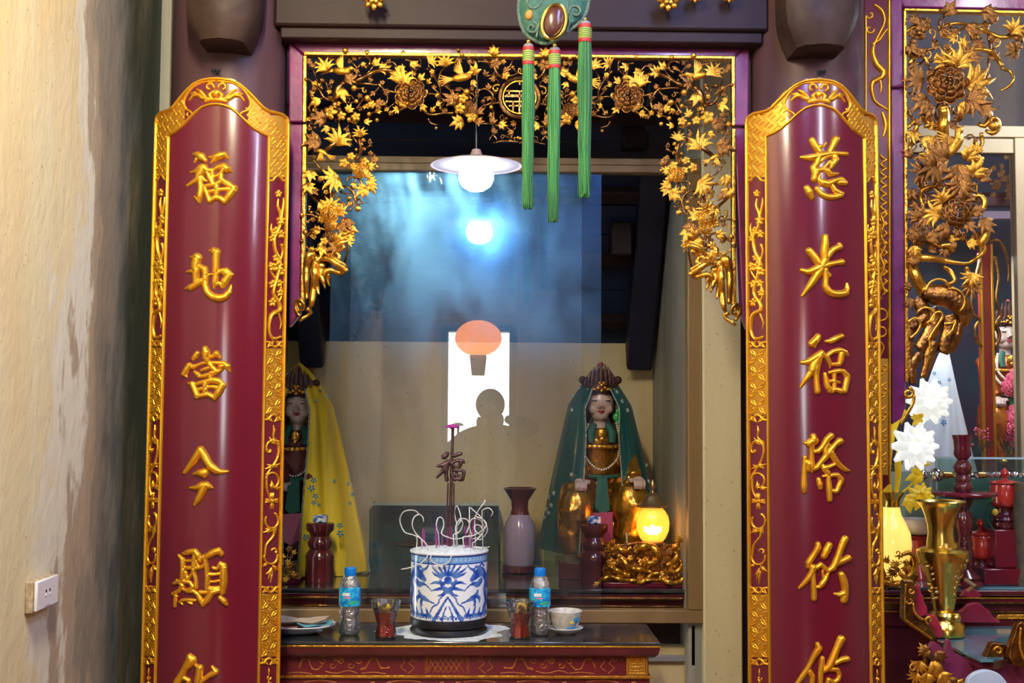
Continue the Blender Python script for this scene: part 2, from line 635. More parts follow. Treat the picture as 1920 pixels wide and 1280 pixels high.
# niche: back wall, side walls, pale pilaster on the right, wall under the case
NX0, NX1 = at(450, 800, CFY).x, at(1292, 800, CFY).x
zslope0, zslope1 = at(960, 642, BKY).z, at(960, 642, BKY).z + 1.25
struct('wall_back', MB().box((NX0 - .3, BKY, 0), (NX1 + .1, BKY + .08, 3.9)), 'plaster_y', smooth=False)
struct('wall_niche_right', MB().box((NX1, CFY + .03, 0), (NX1 + .05, BKY, 3.9)), 'plaster_g', smooth=False)
struct('wall_niche_left', MB().box((NX0 - .06, CFY + .03, 0), (NX0, BKY, 3.9)), 'plaster_g', smooth=False)
p0, p1 = at(1317, 800, CFY), at(1388, 800, CFY)
struct('wall_pilaster', MB().box((p0.x, CFY - .02, 0), (p1.x, CFY + .2, 3.95)), 'pil', bev=.006)
struct('trim_2', MB().box((p1.x, CFY + .06, 0), (at(1410, 800, CFY).x, CFY + .12, 3.95)), 'column', bev=.003)
struct('trim_3', MB().box((at(1405, 800, CFY).x, CFY + .02, 0), (at(1640, 800, CFY).x, CFY + .08, 3.95)), 'plaster_g', bev=.003)
# wall below the case, with a grey cable channel
zc = at(960, 1168, CFY).z
struct('wall_plinth', MB().box((NX0 - .2, CFY + .12, 0), (p0.x, CFY + .2, at(1250, 1214, CFY + .12).z)), 'plaster_y', smooth=False)
struct('wall_plinth_recess', MB().box((NX0 - .2, CFY + .22, 0), (p0.x, CFY + .26, zc + .05)), 'corbel', smooth=False)
struct('trim_4', MB().box((at(1140, 1232, CFY + .1).x, CFY + .1, at(1250, 1240, CFY + .1).z), (at(1291, 1232, CFY + .1).x, CFY + .13, at(1250, 1229, CFY + .1).z)), 'grey', bev=.002)

# sloping board roof of the niche: each board and purlin of its own
roof = bpy.data.objects.new('ceiling_niche', None)
COL.objects.link(roof)
roof['kind'] = 'structure'
roof.location = (0, BKY, zslope0)
ORG[roof.name] = Vector(roof.location)
S0 = Vector((0, BKY, zslope0))
sl = Vector((0, -1.25, 1.42)).normalized()
nn = Vector((0, 1.42, 1.25)).normalized()
Lb = 1.95
nb = 13
for k in range(nb):
    a_ = S0 + sl * (Lb * k / nb)
    b_ = S0 + sl * (Lb * (k + 1) / nb - .008)
    off = nn * (.004 * (k % 3))
    poly = [Vector((NX0 - .05, a_.y, a_.z)) + off, Vector((NX1 + .02, a_.y, a_.z)) + off, Vector((NX1 + .02, b_.y, b_.z)) + off, Vector((NX0 - .05, b_.y, b_.z)) + off]
    obj('board', MB().prism(poly, .03, nn), 'roof', roof, smooth=False)
for k, (d_, w_) in enumerate(((.12, .05), (.46, .055), (.78, .06), (1.15, .06), (1.5, .06))):
    a_ = S0 + sl * d_ - nn * .05
    b_ = a_ + sl * w_
    poly = [Vector((NX0, a_.y, a_.z)), Vector((NX1, a_.y, a_.z)), Vector((NX1, b_.y, b_.z)), Vector((NX0, b_.y, b_.z))]
    obj('purlin', MB().prism(poly, .05, nn), 'beam', roof, smooth=False, bev=.004)
# the big blue-black rafter on the right and its fellow on the left
for (xa, xb, nm) in ((1176, 1226, 1), (560, 606, 0)):
    X0, X1 = at(xa, 690, 5.3).x, at(xb, 690, 5.3).x
    zz = at(1200, 695, 5.3).z
    q0 = Vector((0, 5.34, zz))
    q1 = q0 + Vector((0, -.86, 1.28)) * 1.15
    h = Vector((0, .0, .22))
    poly = [Vector((X0, q0.y, q0.z)), Vector((X0, q1.y, q1.z)), Vector((X0, q1.y + .25, q1.z + .3)), Vector((X0, q0.y + .1, q0.z + .3))]
    r_ = obj('rafter', MB().prism(poly, X1 - X0, (1, 0, 0)), 'rafter', bev=.012)
    tag(r_, 'blue-black timber rafter slanting down to the right side wall of the niche' if nm else 'blue-black timber rafter slanting down behind the yellow-veiled statue', 'rafter')
    r_['kind'] = 'structure'
# brown end block of a tie beam seen above the case rail
b = obj('beam_end', MB().box(at(1168, 276, 4.7), Vector((at(1217, 238, 4.7).x, 4.85, at(1217, 238, 4.7).z))), 'beam', bev=.008)
tag(b, 'small square brown beam end in the dark above the glass case', 'beam')
b = obj('beam_end', MB().box(at(1146, 478, 4.98), Vector((at(1186, 415, 4.98).x, 5.2, at(1186, 415, 4.98).z))), 'beam', bev=.008)
tag(b, 'brown purlin end block beside the dark rafter inside the niche', 'beam')

# ================================================================== columns, corbels and cross beam
CX = {}


def column(px, name, label, corb, clabel, bx0, bx1, by):
    c = at(px, 100, 3.87)
    CX[name] = c.x
    t = thing('wooden_column', label, 'column', (c.x, 3.87, 0))
    obj('shaft', MB().lathe([(.186, 0), (.19, 1.2), (.184, 4.0)], (c.x, 3.87, 0), 64), 'column', t, ang=60)
    obj('stone_base', MB().lathe([(.27, 0), (.29, .05), (.28, .1), (.2, .14)], (c.x, 3.87, 0), 40), 'plaster_g', t)
    # corbel: rounded beam end resting on the column head
    zb, zt = at(px, by, 3.55).z, 3.3
    x0, x1 = at(bx0, by, 3.55).x, at(bx1, by, 3.55).x
    mb = MB()
    n = 16
    P = []
    for i in range(n + 1):
        s_ = i / n
        z = zb + (zt - zb) * s_
        e = .035 * (1 - min(1, s_ * 5)) ** 2 + .02 * (1 - s_)
        for (u, v) in ((0, 0), (.12, -.028), (.5, -.045), (.88, -.028), (1, 0), (1, .132), (0, .132)):
            P.append((x0 + e + (x1 - x0 - 2 * e) * u, 3.55 + v + e * .5, z))
    mb.grid(P, n + 1, 7)
    mb.add([P[k] for k in range(7)], [tuple(range(7))])
    mb.add([P[k] for k in range(0, 7 * (n + 1), 7)] + [P[k + 6] for k in range(0, 7 * (n + 1), 7)], [(i, i + 1, n + 2 + i, n + 1 + i) for i in range(n)])
    o = obj('corbel', mb, 'corbel', None, ang=50)
    tag(o, clabel, 'corbel')
    return t


column(432, 'L', 'round brown column behind the left couplet board beside the cream wall', 0,
       'dark wooden beam end over the left couplet board', 335, 487, 74)
column(1512, 'R', 'round purple-brown column behind the right couplet board', 0,
       'dark wooden beam end over the right couplet board', 1466, 1622, 84)

bm = thing('cross_beam', 'dark wooden cross beam over the carved gilt frame between the columns', 'beam', (at(973, 40, 3.8).x, 3.8, at(973, 75, 3.78).z))
x0, x1 = at(515, 40, 3.78).x, at(1440, 40, 3.78).x
z0, z1 = at(973, 57, 3.78).z, at(973, -40, 3.78).z
obj('beam_body', MB().box((x0, 3.76, z0), (x1, 4.0, z1 + .15)), 'beam', bm, bev=.01)
obj('fillet', MB().box((x0 + .02, 3.77, at(973, 77, 3.77).z), (x1 - .02, 3.97, z0)), 'beam', bm, bev=.006)


def rosette(px, py, r_px, Y, label):
    k = 1 / ppm(Y)
    c = at(px, py, Y)
    t = thing('carved_rosette', label, 'carving', c, 'gilt rosettes under the upper beam')
    obj('boss', MB().ball(c, (r_px * k * .75, r_px * k * .7, r_px * k * .75), 16, 10), 'goldd', t)
    for i in range(8):
        a_ = 2 * PI * i / 8
        mb = MB()
        d = Vector((math.cos(a_), 0, math.sin(a_)))
        mb.ball(c + d * (r_px * k * .68) + Vector((0, -.012, 0)), (r_px * k * .36, r_px * k * .2, r_px * k * .26), 10, 6, Matrix.Rotation(-a_, 3, 'Y'))
        obj('petal', mb, 'gold', t)
    for i in range(5):
        a_ = 2 * PI * i / 5 + .3
        d = Vector((math.cos(a_), 0, math.sin(a_)))
        obj('petal', MB().ball(c + d * (r_px * k * .32) + Vector((0, -r_px * k * .6, 0)), (r_px * k * .26, r_px * k * .12, r_px * k * .2), 10, 6, Matrix.Rotation(-a_, 3, 'Y')), 'gold', t)
    return t


rosette(702, 0, 22, 3.70, 'gilt carved rosette hanging at the top edge left of the green charm')
rosette(1252, 2, 22, 3.70, 'gilt carved rosette hanging at the top edge right of the green charm')
rosette(1302, -6, 14, 3.72, 'small gilt knob touching the top edge, near the right rosette')
rosette(1366, -6, 14, 3.72, 'small gilt knob touching the top edge above the frame corner')
# ================================================================== couplet boards
CH = {
 'fu1': (340, 275, 10.667, [
  [(240,150,20),(330,160,55),(400,200,75),(480,270,40)],[(265,310,15),(300,250,30)],
  [(560,200,15),(650,220,55),(780,180,70),(860,160,55),(940,230,20)],[(590,330,12),(650,270,40),(700,230,50)],
  [(180,510,15),(280,500,35),(400,430,70),(450,420,70),(520,480,50)],[(430,430,80),(370,560,75),(340,640,60),(220,720,35),(120,780,22)],
  [(370,560,70),(380,700,50),(390,850,50),(370,1000,55),(365,1110,30)],[(260,1000,18),(320,1040,40),(365,1110,25)],
  [(400,600,40),(450,660,32),(510,685,15)],[(500,470,40),(560,600,40),(620,720,45)],
  [(540,480,50),(640,470,35),(740,410,45),(850,400,70),(920,450,70),(1000,490,25)],[(620,480,40),(620,600,35),(620,760,45)],
  [(850,450,60),(800,530,45),(790,640,50),(860,700,45),(960,750,50)],[(620,610,35),(700,590,30),(790,540,40)],
  [(430,800,30),(560,770,35),(700,745,40),(800,690,40)],[(470,830,35),(520,960,45),(570,1080,55)],
  [(570,1080,50),(680,1020,50),(780,1030,50),(860,1090,55)],[(860,720,40),(960,770,50),(1060,830,60),(1100,860,25)],
  [(1040,860,70),(960,980,70),(870,1100,50)],[(700,760,45),(710,880,50),(690,1020,40)],[(520,900,30),(610,890,35),(720,860,35),(860,850,35),(950,850,40)]]),
 'di': (335, 455, 10.667, [
  [(245,285,18),(330,290,50),(400,310,65)],[(370,300,85),(350,420,80),(350,560,75),(350,680,60),(340,800,50)],
  [(165,580,18),(260,570,40),(350,560,50)],[(145,920,22),(240,900,60),(360,830,60),(500,740,50)],
  [(400,480,50),(520,530,60),(540,640,55),(530,740,60)],
  [(530,740,55),(530,860,60),(570,980,60),(680,1080,65),(800,1110,70),(930,1080,65),(1010,990,50),(1050,850,15)],
  [(620,150,18),(700,160,60),(760,200,70)],[(755,190,75),(745,350,68),(745,500,65),(740,650,55),(730,800,55),(715,890,25)],
  [(560,660,25),(640,630,20),(720,620,25)],[(780,600,40),(870,560,45),(960,570,60),(1060,640,40)],
  [(940,600,75),(1010,640,70),(930,770,75),(880,870,50)],[(840,800,25),(870,860,40)],[(740,830,45),(800,800,25),(860,870,30)]]),
 'dang': (325, 640, 10.667, [
  [(635,150,55),(655,220,75),(655,320,65),(690,400,50)],[(480,240,45),(440,300,50),(400,340,38)],[(700,320,28),(800,290,35),(860,250,60),(930,320,35)],
  [(320,470,45),(270,560,55),(220,650,50),(260,700,25)],
  [(330,450,30),(380,510,45),(470,480,28),(600,430,30),(750,430,35),(900,430,35),(1020,440,45),(1080,500,60),(1130,590,25)],
  [(720,440,50),(780,520,50),(870,600,50),(760,640,50)],[(560,575,25),(640,550,35),(720,520,35)],
  [(430,610,30),(490,660,50),(520,700,35),(650,680,35),(750,650,45),(740,740,45)],[(960,500,60),(960,560,40),(900,600,40)],
  [(310,840,25),(380,850,50),(430,960,50),(480,1090,55)],[(460,850,30),(600,810,40),(760,780,50),(900,790,60),(1010,880,45)],
  [(980,870,65),(920,980,75),(830,1130,50)],[(480,1100,40),(600,1070,45),(700,1060,45),(820,1130,45)],[(640,830,50),(640,950,50),(640,1060,40)],
  [(500,960,30),(620,930,35),(760,900,30),(880,920,40)]]),
 'jin': (325, 830, 10.667, [
  [(545,150,75),(440,320,70),(340,450,55),(230,590,35)],[(550,150,70),(620,260,75),(700,400,70),(800,510,70),(930,580,50),(1090,570,22)],
  [(410,620,22),(520,600,60),(620,600,85)],[(340,900,22),(450,900,45),(580,860,75),(660,850,70),(780,895,22)],
  [(620,880,80),(570,1000,70),(500,1130,60),(430,1230,30)]]),
 'xian': (315, 1020, 10.667, [
  [(310,180,25),(400,160,50),(540,140,50),(600,220,55),(640,330,45),(720,240,40)],[(620,280,40),(740,260,50),(860,190,60),(1010,130,60),(1070,190,50)],
  [(220,220,25),(290,300,45),(300,420,45),(300,560,50),(290,680,45)],[(540,200,40),(520,330,45),(520,450,45),(510,560,40),(560,700,35),(560,850,45)],
  [(340,330,25),(440,330,25),(520,320,25)],[(330,470,30),(440,470,35),(540,480,35),(660,460,35),(750,400,45)],
  [(740,290,45),(760,400,45),(780,550,45),(790,700,50),(780,880,45)],[(560,330,30),(600,430,30)],[(360,560,25),(390,700,30),(470,600,22)],
  [(130,780,30),(220,740,35),(330,740,40),(440,760,30)],[(180,720,25),(290,830,40),(220,930,35),(110,990,35)],
  [(440,760,30),(500,850,40),(400,930,40),(310,900,30)],[(400,930,35),(520,940,35),(600,1000,45),(650,1100,50),(700,1210,45)],[(110,1000,25),(170,1040,30)],
  [(150,1080,30),(140,1240,25)],[(230,1150,20),(290,1120,30),(430,1110,30),(550,1120,25)],[(240,1150,22),(290,1200,20)],[(410,1160,25),(480,1190,25)],
  [(700,1200,50),(790,1110,60),(880,960,60),(1000,920,50)],[(640,960,40),(800,960,40),(850,900,50),(1000,900,40)],
  [(900,470,30),(980,490,25),(1050,400,50),(1120,440,50)],[(1110,440,65),(1110,600,70),(1110,760,75),(1090,950,60)],
  [(800,600,40),(950,600,28),(1060,580,30)],[(830,750,22),(930,745,22),(1050,720,25)],[(830,860,22),(930,870,28),(1060,860,30)],
  [(1050,1070,50),(1120,1140,55),(1170,1200,35)]]),
 'hua': (310, 1180, 12.8, [
  [(590,650,75),(620,740,120),(500,900,80),(400,1080,75),(280,1280,80),(180,1450,60)],[(440,1150,50),(560,1220,50),(540,1400,50)],
  [(740,860,40),(830,920,80),(820,1050,80),(800,1200,85),(790,1400,80)],[(1130,900,40),(1210,1010,75),(1050,1100,55),(900,1220,50),(760,1300,60)]]),
 'ci': (1490, 250, 9.143, [
  [(300,120,50),(350,220,55),(420,320,50)],[(700,110,60),(660,200,50),(600,310,40)],[(430,230,40),(490,220,20),(540,160,12)],
  [(110,410,22),(250,420,50),(400,390,50),(600,350,45),(750,350,35),(880,355,35)],
  [(410,400,50),(380,520,50),(320,590,50),(360,680,60),(340,780,55)],[(440,480,30),(540,400,28),(650,380,35)],[(680,400,50),(700,460,50),(650,530,45),(630,580,30)],
  [(600,480,22),(520,570,22),(420,640,35)],[(380,640,50),(480,620,35),(560,640,45),(610,700,40),(740,690,18)],
  [(430,720,25),(400,790,35),(480,850,60),(560,870,55),(640,830,45),(720,800,35),(800,790,40),(850,850,45),(760,840,35)],
  [(640,900,35),(690,980,40),(790,1040,45)],[(380,950,40),(450,1040,45),(560,1090,45),(680,1090,45),(790,1060,40)],[(210,940,50),(250,1010,60),(295,1100,40)]]),
 'guang': (1490, 430, 9.143, [
  [(520,130,50),(520,250,60),(510,400,65),(520,520,60),(450,640,70)],[(250,370,55),(330,470,60),(420,590,60)],
  [(760,260,35),(760,300,50),(670,340,45),(590,420,50),(520,520,50)],[(120,700,30),(220,730,45),(350,690,60),(470,640,60),(600,600,45),(720,570,35),(800,560,50)],
  [(450,680,70),(370,800,60),(270,950,50),(130,1140,22)],[(520,700,50),(530,850,45),(530,980,50),(600,1080,55),(730,1110,55),(860,1090,55),(900,1020,35),(895,930,15)],
  [(540,740,40),(590,790,35)]]),
 'fu2': (1490, 615, 9.143, [
  [(400,150,50),(370,200,60),(290,270,50)],[(345,320,18),(360,250,40)],[(530,225,18),(620,220,40),(720,170,45),(800,140,40)],
  [(120,590,28),(250,570,50),(380,490,60),(460,430,50)],[(420,480,60),(350,620,90),(280,760,50),(190,880,40),(100,1010,18)],
  [(370,650,70),(370,800,45),(375,950,45),(390,1080,50)],[(460,440,45),(540,490,40),(600,600,30),(605,670,15)],
  [(560,470,35),(660,400,35),(780,380,40),(860,420,40),(900,460,25)],[(800,440,45),(790,540,45),(770,610,35),(640,620,25)],
  [(520,790,30),(540,900,40),(570,1020,45),(640,1080,40)],[(600,760,25),(700,740,35),(830,740,35),(900,820,40),(880,950,40),(850,1080,40)],
  [(680,770,30),(680,900,30),(680,1040,30)],[(560,910,25),(680,910,30),(770,930,18)],[(600,1070,40),(700,1050,35),(790,1080,45)]]),
 'jiang': (1490, 805, 9.143, [
  [(320,120,50),(330,190,70),(250,240,60),(180,230,30)],[(290,220,55),(290,350,40),(290,500,40),(300,640,45),(290,720,25)],
  [(175,480,35),(170,620,40),(165,800,45),(165,1000,50),(165,1060,40)],[(200,560,45),(240,600,50),(240,680,45)],
  [(300,680,40),(380,650,40),(450,560,35),(540,450,50),(620,350,45),(700,250,40),(770,200,55)],[(320,380,30),(400,370,40),(480,290,40),(560,160,45),(620,110,50)],
  [(540,420,50),(520,330,40),(560,240,30),(600,290,30)],[(620,390,50),(680,500,45),(760,600,40),(870,690,35),(930,705,18)],
  [(470,600,25),(500,660,45),(580,640,30),(680,600,30)],[(500,680,40),(570,740,40),(580,850,35),(590,1000,45),(600,1200,40)],
  [(490,800,22),(600,790,30),(740,780,35),(800,850,40),(760,960,35),(710,1060,35),(620,1050,30)],[(410,860,35),(430,940,45),(440,1000,35)]]),
 'yan': (1490, 1000, 9.143, [
  [(400,180,40),(400,240,50),(330,360,45),(240,500,50),(230,560,40)],[(320,580,50),(280,700,50),(180,830,40),(80,930,22)],
  [(320,700,35),(320,850,40),(330,1000,45),(330,1110,45)],
  [(320,590,50),(380,580,35),(450,530,35),(510,580,30),(570,640,35),(650,590,45),(720,450,50),(780,280,45),(840,130,50),(860,90,50)],
  [(720,500,50),(820,470,45),(910,420,50)],[(590,200,50),(540,300,55),(500,380,50)],[(570,680,25),(530,780,35),(470,860,45),(430,910,35),(370,920,22)],
  [(480,640,20),(490,760,22)],[(800,700,45),(840,820,55),(860,950,50),(850,1080,55),(840,1140,50)],[(680,1030,15),(760,1050,35),(830,1030,50)]]),
 'you': (1490, 1180, 12.8, [
  [(550,350,50),(580,450,75),(480,600,65),(380,800,55),(300,950,60),(180,1130,60),(60,1300,50)],[(350,1000,60),(420,1120,60),(400,1400,60)],
  [(660,690,55),(640,900,60),(620,1100,55),(610,1400,55)],[(1110,230,85),(1010,450,70),(930,650,75),(820,880,75),(700,980,50)],
  [(980,800,45),(1130,720,60),(1250,700,65)],[(850,950,50),(1020,960,50),(1080,1080,45),(1040,1200,50),(940,1260,45),(810,1200,45)],[(810,1200,50),(760,1400,50)]]),
}


def chstrokes(k):
    ox, oy, s, st = CH[k]
    return [[(ox + x / s, oy + y / s, r / s * 1.16 + .15) for x, y, r in q] for q in st]


PR, PA = 0.275, R(50)
AE = 149.0                       # half width of a board in arc pixels
YC = 3.88
YB = 1320                        # lowest pixel row built


def lin(tab, s):
    for (a, b), (c, d) in zip(tab[:-1], tab[1:]):
        if s <= c:
            return b + (d - b) * (s - a) / (c - a)
    return tab[-1][1]


TOP = [(0, 143), (.1, 144), (.2, 147), (.3, 154), (.4, 166), (.5, 181), (.6, 196), (.68, 203), (.78, 206), (.88, 209), (.95, 216), (1, 230)]
INN = [(0, 195), (.08, 196), (.18, 201), (.28, 212), (.38, 226), (.48, 239), (.58, 248), (.68, 254)]


def board(cpx, chars, clab, label, dy):
    xc = at(cpx, 640, YC - PR).x
    t = thing('couplet_board', label, 'sign', (xc, YC - PR + .1, at(cpx, YB, YC - PR).z), 'carved couplet boards on the columns')

    def P(a, y, lift=0.0):
        th = a / AE * PA
        Yp = YC - PR * math.cos(th)
        X = xc + PR * math.sin(th)
        z = at(cpx, y + dy, Yp).z
        n = Vector((math.sin(th), -math.cos(th), 0))
        return Vector((X, Yp, z)) + n * lift, n

    def pix(x, y):
        d = ray(x, y)
        ox, oy = CAM.x - xc, CAM.y - YC
        A = d.x ** 2 + d.y ** 2
        B = 2 * (ox * d.x + oy * d.y)
        C_ = ox * ox + oy * oy - PR * PR
        k = (-B - math.sqrt(max(0, B * B - 4 * A * C_))) / (2 * A)
        p = CAM + d * k
        n = Vector((p.x - xc, p.y - YC, 0)).normalized()
        return p + n * .0008, n

    # board body: maroon field, border ground (gilt under fret and lattice)
    na = 66
    rows = [0.0]
    mb = MB()
    avals = [AE * (-1 + 2 * i / na) for i in range(na + 1)]
    Y0 = [lin(TOP, abs(a) / AE) for a in avals]
    ys = [0, .004, .01, .02, .03, .045, .06, .08, .1] + [.1 + .9 * k / 60 for k in range(1, 61)]
    G = []
    for i, a in enumerate(avals):
        for s_ in ys:
            y = Y0[i] + (YB - Y0[i]) * s_
            G.append((a, y))
    nv = len(ys)
    mb.add([P(a, y)[0] for a, y in G], [])
    for i in range(na):
        for j in range(nv - 1):
            k = i * nv + j
            am = abs((G[k][0] + G[k + nv][0]) / 2)
            mb.f.append((k, k + 1, k + nv + 1, k + nv))
            mb.m.append(0)
    # back and rim
    o = len(mb.v)
    mb.v += [tuple(P(a, y, -.028)[0]) for a, y in G]
    for i in range(na):
        k = i * nv
        mb.f.append((k, k + nv, o + k + nv, o + k)); mb.m.append(0)
        k = i * nv + nv - 1
        mb.f.append((k, o + k, o + k + nv, k + nv)); mb.m.append(0)
        for j in range(nv - 1):
            k = i * nv + j
            mb.f.append((o + k, o + k + nv, o + k + nv + 1, o + k + 1)); mb.m.append(0)
    for j in range(nv - 1):
        mb.f.append((j, o + j, o + j + 1, j + 1)); mb.m.append(0)
        k = na * nv + j
        mb.f.append((k, k + 1, o + k + 1, o + k)); mb.m.append(0)
    obj('panel', mb, 'lacq', t, ang=35)

    H = .009
    # characters
    for c, lab in zip(chars, clab):
        r_ = relief(chstrokes(c), pix, .0105, .85, kr=6)
        q = obj('character', r_, 'goldp', t, ang=75)
        q['label'] = lab
        q['text'] = {'fu1': '福', 'di': '地', 'dang': '當', 'jin': '今', 'xian': '顯', 'hua': '化', 'ci': '慈', 'guang': '光', 'fu2': '福', 'jiang': '降', 'yan': '衍', 'you': '悠'}[c]
    # inner edge mould, outer edge mould
    def edge(tab, off, sgn, smax):
        return [(sgn * s_ * AE, lin(tab, s_) + off) for s_ in [smax * k / 22 for k in range(23)]]
    st = []
    inner = [(-AE * .69, YB - 5)] + [(-AE * .69, 256)] + [(a, y) for a, y in reversed(edge(INN, 0, -1, .67))] + edge(INN, 0, 1, .67)[1:] + [(AE * .69, 256), (AE * .69, YB - 5)]
    st.append([(a, y, 2.7) for a, y in inner])
    outer = [(-AE * .972, YB - 5), (-AE * .972, 232)] + [(a, y + 4.5) for a, y in reversed(edge(TOP, 0, -1, .95))] + [(a, y + 4.5) for a, y in edge(TOP, 0, 1, .95)[1:]] + [(AE * .972, 232), (AE * .972, YB - 5)]
    st.append([(a, y, 3.4) for a, y in outer])
    obj('gilt_edge', relief(st, P, .009, 1.25, dense=False, kr=3), 'goldp', t, ang=70)

    def inner_y(A):
        return np.interp(np.abs(A) / AE, [p[0] for p in INN], [p[1] for p in INN])

    def top_y(A):
        return np.interp(np.abs(A) / AE, [p[0] for p in TOP], [p[1] for p in TOP])

    # crest cartouche: lotus scroll with its own wavy frame
    S = []
    for sg in (-1, 1):
        S.append([(sg * 3, 171, 3), (sg * 12, 178, 4), (sg * 8, 186, 4)])
        S.append(spiral(sg * 13, 164, 9, 3, PI if sg > 0 else 0, (PI + 4.6 * 1) if sg > 0 else -4.6, 2.8, 2.6, 12))
        S.append([(sg * 9, 186, 3.2), (sg * 26, 184, 4.5), (sg * 36, 178, 4), (sg * 46, 180, 3), (sg * 54, 188, 1.8)])
        S.append([(sg * 20, 182, 3), (sg * 30, 172, 4), (sg * 38, 168, 2)])
        S.append([(sg * 30, 184, 3), (sg * 42, 174, 3), (sg * 50, 176, 2)])
        S.append([(sg * 2, 152, 2), (sg * 30, 155, 2.2), (sg * 50, 166, 2.4), (sg * 62, 182, 2.6), (sg * 66, 196, 2.6), (sg * 60, 206, 2.4), (sg * 50, 210, 2.2), (sg * 40, 222, 2.2)])
    S.append([(0, 174, 6), (0, 176, 6)])
    S.append([(-20, 190, 3.2), (-8, 187, 4), (8, 187, 4), (20, 190, 3.2)])
    o_ = obj('crest_carving', relief(S, P, .007, 1.0, kr=3, clip=lambda A, Y: (Y > top_y(A) + 5) & (Y < inner_y(A) - 2)), 'goldp', t, ang=70)
    # fret ground on shoulders and down to 332: raised bars over a thin gilt sheet
    FR = []
    p_ = 8.4
    for i in range(-26, 27):
        for j in range(-8, 34):
            u, v = i * p_, j * p_
            x_, y_ = (u - v) * .7071, (u + v) * .7071 + 215
            if not (100 < y_ < 345 and abs(x_) < 150):
                continue
            m_ = (i * 3 + j) % 5
            if (i + 2 * j) % 5 == 0:
                FR.append([(x_, y_, 1.7), (x_ + p_ * 1.9 * .7071, y_ + p_ * 1.9 * .7071, 1.7)])
                FR.append([(x_, y_, 1.7), (x_ + p_ * 1.0 * .7071, y_ - p_ * 1.0 * .7071, 1.7)])
            if (i + 2 * j) % 5 == 1:
                FR.append([(x_, y_, 1.7), (x_ - p_ * 1.9 * .7071, y_ + p_ * 1.9 * .7071, 1.7)])
                FR.append([(x_, y_, 1.7), (x_ + p_ * 1.0 * .7071, y_ + p_ * 1.0 * .7071, 1.7)])
            if m_ == 2:
                FR.append([(x_ - 2, y_, 1.5), (x_ + p_ * .7, y_ - p_ * .7, 1.5)])
    def fclip(A, Y):
        s_ = np.abs(A)
        strip = (s_ > AE * .70) & (Y < 330) & (Y > top_y(A) + 6)
        sh = (s_ > 56 + (Y < 200) * 12) & (Y > top_y(A) + 7) & (Y < inner_y(A) - 3) & (s_ <= AE * .70)
        return (strip | sh) & (s_ < AE * .955)
    for sg in (-1, 1):
        mb = relief(FR, P, .0042, 1.15, dense=False, kr=None, clip=lambda A, Y: fclip(A, Y) & (A * sg > 0))
        obj('fret_carving', mb, 'goldp', t, ang=70)['kind'] = 'stuff'
    # thin gilt ground sheets for fret, lattices
    def sheet(y0, y1):
        for sg in (-1, 1):
            n1, n2 = 6, max(2, int((y1 - y0) / 14))
            Pn = []
            for i in range(n1 + 1):
                a = sg * AE * (.70 + .265 * i / n1)
                for j in range(n2 + 1):
                    yy = y0 + (y1 - y0) * j / n2
                    yy = max(yy, lin(TOP, abs(a) / AE) + 4)
                    Pn.append(P(a, yy, .0012)[0])
            obj('gilt_ground', MB().grid(Pn, n1 + 1, n2 + 1), 'goldg', t, ang=70)
    sheet(215, 331)
    sheet(652, 776)
    sheet(1112, 1230)
    for sg in (-1, 1):
        Pn = []
        for i in range(13):
            a = sg * AE * (.42 + .28 * i / 12)
            y0, y1 = lin(TOP, abs(a) / AE) + 5, lin(INN, min(.68, abs(a) / AE)) - 1
            for j in range(5):
                Pn.append(P(a, y0 + (y1 - y0) * j / 4, .0012)[0])
        obj('gilt_ground', MB().grid(Pn, 13, 5), 'goldg', t, ang=70)
    # cusped dividers
    def cusp(y, up_):
        out = []
        for sg in (-1, 1):
            c0 = sg * AE * .836
            w_ = AE * .125
            d = -1 if up_ else 1
            out.append([(c0 - w_, y, 2.4), (c0 - w_ * .6, y + 1 * d, 2.6), (c0 - w_ * .35, y + 7 * d, 2.6), (c0, y + 10 * d, 2.6), (c0 + w_ * .35, y + 7 * d, 2.6), (c0 + w_ * .6, y + 1 * d, 2.6), (c0 + w_, y, 2.4)])
        return out
    DV = cusp(338, True) + cusp(640, False) + cusp(786, True) + cusp(1100, False) + cusp(1243, True)
    for q_ in DV:
        obj('divider', relief([q_], P, .006, 1.1, kr=3), 'goldp', t, ang=70)
    # lattice of interlaced coins with seeds
    for y0, y1 in ((652, 776), (1112, 1232)):
        n = round((y1 - y0) / 31)
        pt = (y1 - y0) / n
        for sg in (-1, 1):
            L = []
            c0 = sg * AE * .836
            w_ = AE * .125
            for k in range(-1, 2 * n + 1):
                yy = y0 + pt / 2 * k
                cx = c0 + (0 if k % 2 else -w_)
                for cxx in ((cx,) if k % 2 else (c0 - w_, c0 + w_)):
                    for dx, dyy in ((w_, pt / 2), (-w_, pt / 2)):
                        x1, y1_ = cxx + dx, yy + dyy
                        if abs(x1 - c0) > w_ + 1:
                            continue
                        for ofs in (-2.3, 2.3):
                            nx_, ny_ = -(y1_ - yy), (x1 - cxx)
                            l_ = math.hypot(nx_, ny_)
                            nx_, ny_ = nx_ / l_, ny_ / l_
                            m1 = ((cxx + x1) / 2 + nx_ * ofs * 1.2, (yy + y1_) / 2 + ny_ * ofs * 1.2)
                            L.append([(cxx + (x1 - cxx) * .1, yy + (y1_ - yy) * .1, .8), (m1[0], m1[1], 2.1), (cxx + (x1 - cxx) * .9, yy + (y1_ - yy) * .9, .8)])
                for ddx, ddy in ((0, 0),):
                    for cxx in ([c0] if not k % 2 else [c0 - w_ * .55, c0 + w_ * .55]):
                        for e in ((-3, 0), (3, 0), (0, -3), (0, 3)):
                            if y0 < yy < y1:
                                L.append([(cxx + e[0], yy + e[1], 1.5), (cxx + e[0], yy + e[1] + .1, 1.5)])
